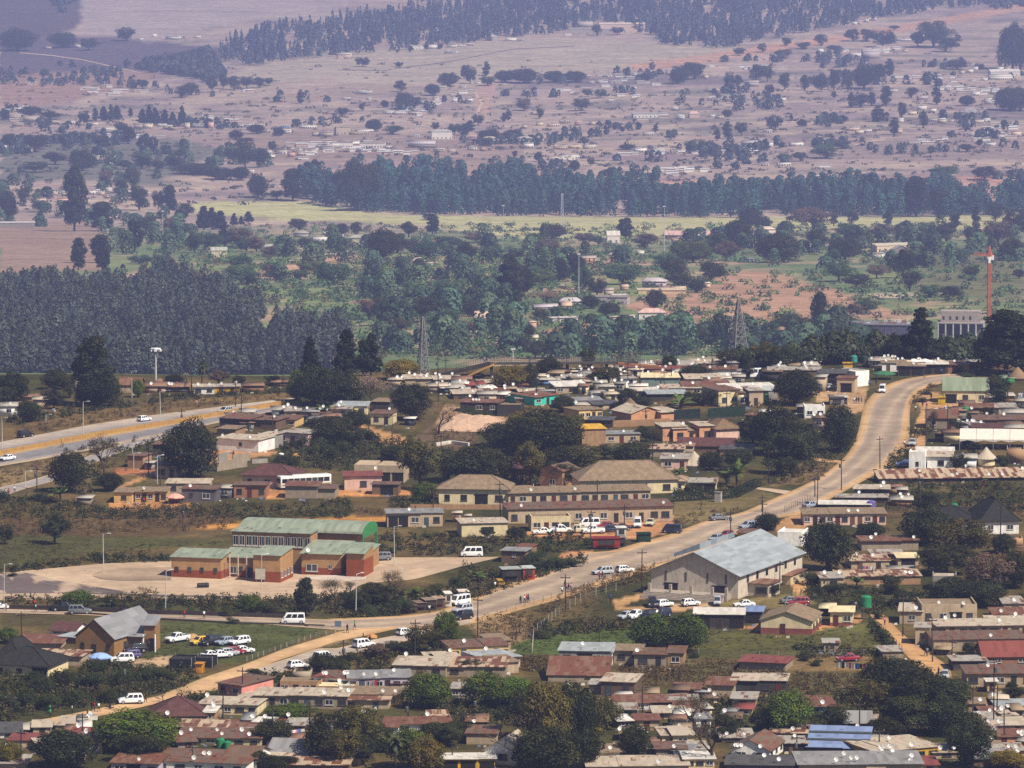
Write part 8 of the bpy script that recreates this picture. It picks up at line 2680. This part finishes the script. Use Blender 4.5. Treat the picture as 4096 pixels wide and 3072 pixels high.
# ================= lattice pylons
def lattice(parent, h, wb, wt, n, col, name='lattice_frame', r=.09, z0=0):
    b = MB(); L = []
    for i in range(n+1):
        t = i/n; z = z0+(h-z0)*(1-(1-t)**1.25); w_ = (wb+(wt-wb)*(z-z0)/(h-z0))/2; L.append([Vector((sx*w_, sy*w_, z)) for sx, sy in ((-1, -1), (1, -1), (1, 1), (-1, 1))])
    for a, c in zip(L[:-1], L[1:]):
        for k in range(4):
            b.tube(a[k], c[k], r*1.3, n=4, cap=False); b.tube(a[k], c[(k+1) % 4], r*.7, n=3, cap=False); b.tube(a[(k+1) % 4], c[k], r*.7, n=3, cap=False); b.tube(c[k], c[(k+1) % 4], r*.7, n=3, cap=False)
    return part(b, name, M['metal'], parent, col)
def pylon(x, yb, yt, label, arms=((.52, 3.2), (.66, 2.8), (.78, 2.4)), w=.3):
    px, py = PX(x, yb); p = at(px, py, False); s = ppm(p)*ORG[2]; h = (yb-yt)/s; rt = root('electricity_pylon', p, R(25)); col = hx('8f8e90', .8)
    lattice(rt, h, h*w, .3, 11, col, r=.12)
    for f, l in arms:
        for sg in (-1, 1):
            b = MB(); z = h*f; b.tube((sg*h*.03, 0, z-.3), (sg*l, 0, z), .06, n=4); b.tube((sg*h*.03, 0, z+.5), (sg*l, 0, z), .06, n=4)
            for q in (.3, .6): b.tube((sg*l*q, 0, z-.25*(1-q)), (sg*l*(q+.15), 0, z+.4*(1-q-.15)), .04, n=3)
            part(b, 'crossarm', M['metal'], rt, col)
            b = MB(); b.lathe([(.06, -1.0), (.12, -.8), (.06, -.6), (.12, -.4), (.05, 0)], 8, 0, (sg*l, 0, z)); part(b, 'insulator', M['plain'], rt, (.3, .28, .26))
    reg(rt, '', 'pylon', None, px, py, label)
org(1350, 1000); pylon(540, 790, 420, 'lattice electricity pylon at the left beside the dark ridge pines', ((.55, 1.6), (.7, 1.4), (.83, 1.1)), .17)
org(2696, 1000); pylon(405, 720, 308, 'lattice electricity pylon with wide arms above the right ridge roofs', ((.55, 2.9), (.62, 2.2), (.74, 1.8)), .28)
# thin masts in the valley
def mast(x, yb, yt, label, wide=.25, col=(.6, .6, .62), far=True, lat=False):
    px, py = PX(x, yb); p = at(px, py, far); s = ppm(p)*ORG[2]; h = (yb-yt)/s; rt = root('mast', p); 
    if lat: lattice(rt, h, 3, 1.2, 10, col, r=.12)
    else: b = MB(); b.tube((0, 0, 0), (0, 0, h), wide, wide*.5, n=8); part(b, 'shaft', M['metal'], rt, col)
    b = MB(); b.box(-1, 1, -.4, .4, h-.8, h); part(b, 'head', M['metal'], rt, (.6, .6, .6)); reg(rt, '', 'mast', None, px, py, label)
org(1350, 0); mast(1047, 1520, 1295, 'thin mast in front of the far woodland band left of the lattice mast'); mast(1420, 1500, 1225, 'lattice radio mast rising from the cane field', lat=True); mast(2065, 1600, 1300, 'thin tall mast at the right end of the cane field')
org(1350, 1000); mast(1525, 300, 20, 'white thin mast above the valley houses'); mast(1110, 720, 620, 'short white mast behind the footbridge', far=True)
org(0, 0); mast(1297, 615, 545, 'short post tower on the pale upper field'); mast(1030, 1570, 1330, 'pale thin pole among the valley trees at the left'); mast(1207, 1000, 860, 'thin pole on the far brown slope')
# ================= building site with the tower crane
org(2696, 1000)
q0 = far_at(*PX(1990, 470)); cr = root('tower_crane', q0, R(10)); s = ppm(q0)*1.58; hC = (470-60)/s; OR = hx('d9794a', .9)
lattice(cr, hC, 1.5, 1.5, 26, OR, 'mast_frame', r=.11)
b = MB(); b.box(-1.4, 1.4, -1.4, 1.4, hC+.02, hC+1.6); part(b, 'turntable', M['plain'], cr, hx('d8d2cc')); b = MB(); b.box(-1.2, -.1, -2.6, -1.42, hC-1.5, hC+.6); part(b, 'cab', M['plain'], cr, (.75, .75, .75))
def truss(a, c, w, name):
    b = MB(); d = (c-a); n = 12; nn = Vector((-d.y, d.x, 0)).normalized()*w/2; up = Vector((0, 0, w))
    P = [[a.lerp(c, i/n)+q for q in (-nn, nn, up)] for i in range(n+1)]
    for u, v in zip(P[:-1], P[1:]):
        for k in range(3): b.tube(u[k], v[k], .13, n=4, cap=False); b.tube(u[k], v[(k+1) % 3], .09, n=3, cap=False)
    part(b, name, M['metal'], cr, OR)
truss(Vector((0, 0, hC+1.7)), Vector((-14.5, -26, hC+5.0)), 1.3, 'jib'); truss(Vector((0, 0, hC+1.7)), Vector((3, 7, hC+1.7)), 1.3, 'counter_jib')
b = MB(); b.box(1.6, 3.8, 5.4, 7.4, hC-.6, hC+1.6); part(b, 'counterweight', M['plain'], cr, (.7, .7, .7)); lattice(cr, hC+7, 1.6, .3, 5, OR, 'apex', z0=hC+1.65, r=.12)
reg(cr, '', 'crane', None, *PX(1990, 300), 'orange tower crane standing over the building site')
GC = hx('77727a', .9)
q0 = far_at(*PX(1290, 590)); s = ppm(q0)*1.58; bs = root('building_site_block', q0, R(-8)); w_ = 410/s; h_ = 116/s
b = MB(); b.box(-w_/2, w_/2, 0, 14, -3, h_); part(b, 'wall', M['wall'], bs, hx('5a5468', .8)); b = MB(); b.box(-w_/2-.4, w_/2+.4, -.4, 14.4, h_+.003, h_+.35); part(b, 'floor_slab', M['plain'], bs, GC)
for i in range(14): b = MB(); x = -w_/2+w_*random.random(); y = random.uniform(0, 13); b.box(x-.9, x+.9, y-.5, y+.5, h_+.355, h_+random.uniform(.7, 1.7)); part(b, 'stacked_material', M['plain'], bs, random.choice([hx('b9b2ac'), hx('8a6a5a'), hx('cfc8c0'), hx('6a6468')]))
for i in range(9): b = MB(); x = -w_/2+w_*(i+.5)/9; b.box(x-.2, x+.2, -.16, -.003, -3, h_); part(b, 'pilaster', M['plain'], bs, hx('6a6474', .8))
reg(bs, '', 'building site', None, *PX(1290, 520), 'unfinished grey concrete block with cluttered flat top below the brown hill')
q0 = far_at(*PX(1810, 570)); s = ppm(q0)*1.58; cf = root('concrete_frame', q0, R(-6)); w_ = 300/s; h_ = 110/s
b = MB(); b.box(-w_/2, w_/2, 0, 12, h_-.5, h_); part(b, 'floor_slab', M['plain'], cf, hx('a39a96', .9))
for i in range(7):
    for y in (.4, 6, 11.4): b = MB(); x = -w_/2+.5+(w_-1)*i/6; b.tube((x, y, -2), (x, y, h_-.5), .42, n=10); part(b, 'column', M['plain'], cf, hx('b5aeaa', .9))
b = MB(); b.box(-w_/2, w_/2, 11.9, 12.2, -2, h_-.503); part(b, 'rear_wall', M['wall'], cf, hx('6f6876', .8))
b = MB(); b.box(-w_*.42, w_*.42, 3, 11, h_+.003, h_+70/s); part(b, 'upper_wall', M['wall'], cf, hx('a89a92', .9))
for i in range(5): b = MB(); x = -w_*.36+w_*.14*i; b.box(x-.5, x+.5, 2.93, 3.0, h_+1.2, h_+2.8); part(b, 'window_opening', M['glass'], cf)
b = MB()
for i in range(16): b.tube((-w_/2+.4+i*w_/16, 2, h_), (-w_/2+.4+i*w_/16, 2, h_+random.uniform(1, 2)), .05, n=4)
part(b, 'reinforcing_bars', M['metal'], cf, (.2, .12, .1)); reg(cf, '', 'building site', None, *PX(1810, 500), 'open concrete frame on round columns beside the tower crane')
# shack stalls of the bend
org(2696, 1000); q0 = at(*PX(1570, 770)); rt = root('canvas_awning', q0, 0); s = ppm(q0)*1.58
b = MB(); n = 16
for i in range(n):
    x0, x1 = -70/s+i*140/s/n, -70/s+(i+1)*140/s/n; z = lambda x: 2.7+.18*math.sin(x*2.1); b.poly([(x0, -1.8, z(x0)-.5), (x1, -1.8, z(x1)-.5), (x1, 1.6, z(x1)+.4), (x0, 1.6, z(x0)+.4)], [(0, 1, 2, 3)])
part(b, 'canvas', M['cloth'], rt, (.72, .69, .65))
for sx in (-60, 0, 60): b = MB(); b.tube((sx/s, -1.7, -.1), (sx/s, -1.7, 2.3), .06); part(b, 'pole', M['plain'], rt, (.1, .08, .06))
reg(rt, '', 'awning', None, *PX(1570, 770), 'rippled white canvas awning over the stalls at the bend')

# odds and ends lying about the yards
cb_ = MB(); cc_ = []
for t in [t for t in THINGS if t[2] == 'house' and t[4] > 1450]:
    for _ in range(3):
        px, py = t[3]+random.uniform(-60, 60), t[4]+random.uniform(2, 14); p = at(px, py, False); q = random.uniform(.12, .45); n0 = len(cb_.f)
        cb_.hexa([p+Vector((-q, -q*.6, 0)), p+Vector((q, -q*.5, 0)), p+Vector((q*.8, q*.6, 0)), p+Vector((-q*.9, q*.5, 0))], [p+Vector((-q*.8, -q*.5, q*.9)), p+Vector((q*.7, -q*.5, q*1.1)), p+Vector((q*.7, q*.5, q)), p+Vector((-q*.8, q*.4, q*.8))])
        cc_ += [random.choice([(.6, .6, .58), (.5, .42, .32), (.12, .1, .09), (.3, .16, .1), (.25, .27, .3), (.15, .2, .35), (.4, .36, .3)])]*24
me_ = cb_.mesh('yard_clutter', [M_TINT]); ca_ = me_.color_attributes.new('tint', 'FLOAT_COLOR', 'CORNER'); ca_.data.foreach_set('color', np.concatenate([np.array(cc_), np.ones((len(cc_), 1))], 1).astype(np.float32).ravel())
o_ = link('yard_clutter', me_, None, None, (1, 1, 1)); o_['kind'] = 'stuff'; o_['label'] = 'small household clutter and rubble lying about the yards'; o_['category'] = 'clutter'

for t in [t for t in THINGS if t[5] and 'bright blue roof' in t[5]]:
    rf = [c for c in t[0].children if c.name.startswith('roof')][0]; co = [v.co for v in rf.data.vertices]; x0, x1 = min(v.x for v in co), max(v.x for v in co); y0, y1 = min(v.y for v in co), max(v.y for v in co); z0 = max(v.z for v in co if v.y < y0+.3); z1 = max(v.z for v in co)
    for q in (.34, .67): b = MB(); y = y0+(y1-y0)*q; z = z0+(z1-z0)*q; b.hexa([(x0, y-.35, z-.05), (x1, y-.35, z-.05), (x1, y+.35, z+.09), (x0, y+.35, z+.09)], [(x0, y-.35, z+.06), (x1, y-.35, z+.06), (x1, y+.35, z+.2), (x0, y+.35, z+.2)]); part(b, 'roof_gap_strip', M['plain'], t[0], (.05, .06, .06))  # shade of the gaps between the blue sheets, laid on as dark strips
# ------------------------------------------------------------------ past 300 of a kind, the smallest in the picture become one mass
def kids(o):
    r = []
    for c in o.children: r.append(c); r += kids(c)
    return r
def screen_area(o):
    xs = []; ys = []
    for c in kids(o):
        for q in c.bound_box:
            w = c.matrix_world @ Vector(q); x, y = proj(w.x, w.y, w.z); xs.append(x); ys.append(y)
    x0, x1, y0, y1 = max(0, min(xs)), min(4096, max(xs)), max(0, min(ys)), min(3072, max(ys))
    return max(0, x1-x0)*max(0, y1-y0)
def merge_small(base, keep, name, label, cat, m):
    ts = [t for t in THINGS if t[0].name.split('.')[0] == base]
    ts.sort(key=lambda t: -screen_area(t[0])*(40 if t[5] else 1))
    rest = ts[keep:]; VV, LV, LS, LC, MS = [], [], [], [], []; vo = lo = 0
    for t in rest:
        for c in kids(t[0]):
            me = c.data; n = len(me.vertices)
            if not n: continue
            v = np.zeros(n*3, np.float32); me.vertices.foreach_get('co', v); mw = np.array(c.matrix_world); VV.append(v.reshape(-1, 3) @ mw[:3, :3].T + mw[:3, 3])
            L = np.zeros(len(me.loops), np.int32); me.loops.foreach_get('vertex_index', L); LV.append(L+vo)
            S = np.zeros(len(me.polygons), np.int32); me.polygons.foreach_get('loop_start', S); LS.append(S+lo)
            col = np.array(c.color[:3])*np.ones((len(L), 1))
            if 'tint' in me.color_attributes:
                a = np.zeros(n*4, np.float32); me.color_attributes['tint'].data.foreach_get('color', a); col = col*a.reshape(-1, 4)[L, :3]
            nm = c.name.split('.')[0]
            if nm in ('window', 'side_window'):
                mi = np.zeros(len(me.polygons), np.int32); me.polygons.foreach_get('material_index', mi); tot = np.diff(np.r_[S, len(L)]); col = np.where((np.repeat(mi, tot) == 0)[:, None], .03, .3)*np.ones((1, 3))
            LC.append(col); vo += n; lo += len(L)
        for c in kids(t[0]): bpy.data.objects.remove(c)
        bpy.data.objects.remove(t[0])
    for t in rest: THINGS.remove(t)
    if not rest: return
    me = bpy.data.meshes.new(name); V = np.concatenate(VV); L = np.concatenate(LV); S = np.concatenate(LS)
    me.vertices.add(len(V)); me.vertices.foreach_set('co', V.astype(np.float32).ravel()); me.loops.add(len(L)); me.loops.foreach_set('vertex_index', L); me.polygons.add(len(S)); me.polygons.foreach_set('loop_start', S); me.update(calc_edges=True)
    ca = me.color_attributes.new('tint', 'FLOAT_COLOR', 'CORNER'); c4 = np.concatenate([np.concatenate(LC), np.ones((len(L), 1))], 1); ca.data.foreach_set('color', c4.astype(np.float32).ravel()); me.materials.append(m)
    o = link(name, me, None, None, (1, 1, 1)); o['kind'] = 'stuff'; o['label'] = label; o['category'] = cat
bpy.context.view_layer.update()
merge_small('house', 298, 'distant_houses', 'tiny pale houses scattered thinly over the far hillside', 'houses', M_TINT)
merge_small('tree', 298, 'distant_trees', 'small far trees scattered over the valley and hillside', 'trees', M['leaf'])
# ------------------------------------------------------------------ labels that single each thing out
LM = [('the highway barrier', 300, 1760), ('the white floodlight mast', 618, 1480), ('the tall ridge gum tree', 372, 1450), ('the first lattice pylon', 1690, 1400), ('the second lattice pylon', 2950, 1350), ('the footbridge ramp', 1920, 1490), ('the turquoise house', 2195, 1605),
      ('the pale sand heap', 1890, 1700), ('the white bus', 1220, 1935), ('the mauve pink house', 1030, 1925), ('the white block building', 950, 1790), ('the big round dark tree', 765, 1800), ('the pink red-roofed house', 1452, 1925), ('the broad tan hipped roof', 2510, 1930), ('the long tan terrace', 2330, 2050),
      ('the orange walled house', 2590, 1670), ('the round ribbed-roof hut', 2780, 1860), ('the grey shop signs', 3000, 1550), ('the road bend', 3560, 1590), ('the red tin hipped roof', 3390, 1420), ('the green-gabled cream house', 3870, 1590), ('the white marquee', 4000, 1790), ('the rust-striped long shed', 3850, 1910),
      ('the purple tank', 3490, 2030), ('the black tiled roof', 3990, 2080), ('the green barrel-roofed hall', 1100, 2200), ('the concrete yard', 300, 2300), ('the parking lawn', 850, 2560), ('the brown brick hall', 430, 2590), ('the blue parasol', 400, 2640), ('the black pens', 760, 2660), ('the dirt road', 700, 2830),
      ('the salmon pink house', 960, 2770), ('the dark red tiled roof', 720, 2860), ('the bright green tree', 540, 2950), ('the lower green tanks', 895, 2985), ('the mauve row house', 1520, 2740), ('the yellow row house', 1920, 2620), ('the roadside stalls', 1750, 2430), ('the red trailer kiosk', 2425, 2180), ('the car yard', 2400, 2120), ('the gatehouse', 2050, 2230),
      ('the grey hall steps', 2800, 2400), ('the blue-grey hall roof', 2990, 2220), ('the full green tree', 2660, 2570), ('the red-based cream house', 3150, 2520), ('the stilted green tank', 3466, 2400), ('the dirt path', 3640, 2640), ('the red sedan', 3395, 2640), ('the tall grass', 3200, 2750), ('the red tiled gable roof', 4040, 2630), ('the blue-walled house', 3290, 2830),
      ('the blue roof sheets', 3350, 2975), ('the yellow walled house', 3630, 2990), ('the tall central tree clump', 2200, 2800), ('the big bare tree', 2080, 2960), ('the lower palm', 1584, 3000), ('the yellow veranda house', 1870, 3050), ('the dark tree clump', 2170, 1770), ('the blossoming tree', 1486, 1560), ('the long dark house', 1920, 1640),
      ('the orange tower crane', 3955, 1150), ('the building site', 3600, 1330), ('the brown hill', 3050, 1200), ('the long valley red roof', 2440, 1215), ('the bright green domed tree', 2140, 1120), ('the eucalyptus wood', 500, 1250), ('the cane field', 1900, 890), ('the woodland band', 2600, 770), ('the green-roofed white house', 850, 1000), ('the tan valley field', 1250, 1040),
      ('the lone gum tree', 3280, 1260), ('the white-windowed school', 1350, 585), ('the two-storey white house', 1765, 545), ('the long white school row', 2590, 470), ('the salmon hipped roof', 2775, 465), ('the long pinkish school', 2500, 120), ('the top plantation', 1500, 110), ('the pale upper field', 1500, 240), ('the lone cypress', 1950, 280), ('the upper-left dark trees', 70, 190),
      ('the dark pine row', 640, 480), ('the bright long roof', 4020, 300), ('the right-edge dark trees', 4060, 200), ('the ragged gum tree', 300, 800), ('the white-roofed shed', 70, 900), ('the long cream-roofed building', 3600, 1000), ('the orange dug patch', 3980, 655), ('the cypresses', 3640, 430), ('the dark hedge row', 900, 700), ('the tan far block', 1375, 520)]
def relation(px, py):
    best = None
    for n, x, y in LM:
        d = math.hypot((x-px), (y-py)*1.6)
        if best is None or d < best[0]: best = (d, n, px-x, py-y)
    d, n, dx, dy = best
    if d < 28: return 'beside '+n
    if abs(dx) > 1.3*abs(dy): return ('right of ' if dx > 0 else 'left of ')+n
    return ('below ' if dy > 0 else 'above ')+n
ORD = ['first', 'second', 'third', 'fourth', 'fifth', 'sixth', 'seventh', 'eighth', 'ninth', 'tenth', 'eleventh', 'twelfth', 'thirteenth', 'fourteenth', 'fifteenth', 'sixteenth', 'seventeenth', 'eighteenth', 'nineteenth', 'twentieth']
NUM = ['', 'one', 'two', 'three', 'four', 'five', 'six', 'seven', 'eight', 'nine', 'ten', 'eleven', 'twelve', 'thirteen', 'fourteen', 'fifteen', 'sixteen', 'seventeen', 'eighteen', 'nineteen', 'twenty']
def plural(s):
    for a, b_ in (('house with', 'houses with'), ('house shell', 'house shells'), ('hut with', 'huts with'), ('tree', 'trees'), ('bush', 'bushes'), ('plant with', 'plants with'), ('pole with', 'poles with'), ('pole', 'poles'), ('lamp', 'lamps'), ('piece of', 'pieces of'), ('car', 'cars'), ('tank', 'tanks')):
        if a in s: return s.replace(a, b_, 1)
    return s+'s'
used = {}
for t in THINGS:
    if t[5]: t[0]['label'] = t[5]; used[t[5]] = used.get(t[5], 0)+1
groups = {}
for t in THINGS:
    if not t[5]: groups.setdefault((t[1], relation(t[3], t[4])), []).append(t)
for (d, rel), ts in groups.items():
    ts.sort(key=lambda t: t[3]); n = len(ts)
    for i, t in enumerate(ts):
        if n == 1: lab = f"{d} {rel}"
        elif n == 2: lab = f"{('left', 'right')[i]} one of two {t[6] or plural(d)} {rel}"
        else: lab = f"{ORD[min(i, 19)]} from left of {NUM[min(n, 20)]} {t[6] or plural(d)} {rel}"
        w = lab.split()
        if len(w) > 16: lab = lab.replace('one of two ', '').replace(' from left of', ' of'); w = lab.split()
        if len(w) > 16: print('LONG', len(w), lab)
        t[0]['label'] = lab; used[lab] = used.get(lab, 0)+1
for k, v in used.items():
    if v > 1: print('DUP', v, k)
print('things', len(THINGS))

# ------------------------------------------------------------------ haze, light, sky, output
hb = MB(); hb.box(-3600, 3600, -60, 12500, -420, 172)
def m_haze(nt, out):
    v = nt.nodes.new('ShaderNodeVolumePrincipled'); v.inputs['Color'].default_value = (*HAZE_COL, 1); v.inputs['Density'].default_value = HAZE_D; v.inputs['Anisotropy'].default_value = 0.0
    nt.links.new(v.outputs[0], out.inputs['Volume'])
HAZE_COL, HAZE_D = (.46, .53, 1.0), .00008
hz = link('haze', hb.mesh('haze', [mat('hazy_air', m_haze)])); hz['kind'] = 'stuff'; hz['label'] = 'bluish violet haze filling the wide valley air'; hz['category'] = 'haze'
EL, SX, SY = R(50), .77, -.64
sd = Vector((SX, SY, 0)).normalized()*math.cos(EL); sd.z = math.sin(EL)
su = bpy.data.lights.new('sun', 'SUN'); so = bpy.data.objects.new('sun', su); COL.objects.link(so); so.rotation_euler = sd.to_track_quat('Z', 'Y').to_euler(); so.location = (300, -200, 600)
su.energy = 5.0; su.angle = R(.53); su.color = (1, .92, .80)
w = bpy.data.worlds.new('World'); sc.world = w; w.use_nodes = True; nt = w.node_tree; nt.nodes.clear()
o_ = nt.nodes.new('ShaderNodeOutputWorld'); bg = nt.nodes.new('ShaderNodeBackground'); sk = nt.nodes.new('ShaderNodeTexSky'); sk.sky_type = 'NISHITA'; sk.sun_disc = False
sk.sun_elevation = EL; sk.sun_rotation = math.atan2(SX, SY); sk.air_density = 1.0; sk.dust_density = 1.5
nt.links.new(sk.outputs[0], bg.inputs[0]); bg.inputs[1].default_value = .05; nt.links.new(bg.outputs[0], o_.inputs[0])
vs_ = sc.view_settings; sc.display_settings.display_device = 'sRGB'; vs_.view_transform = 'Standard'; vs_.look = 'None'; vs_.exposure = .42; vs_.gamma = 1; vs_.use_curve_mapping = False
sc.render.engine = 'CYCLES'; cy = sc.cycles; cy.max_bounces = 4; cy.diffuse_bounces = 2; cy.glossy_bounces = 1; cy.transmission_bounces = 2; cy.transparent_max_bounces = 4; cy.volume_bounces = 0; cy.use_denoising = False; cy.sample_clamp_indirect = 3
cy.use_adaptive_sampling = False
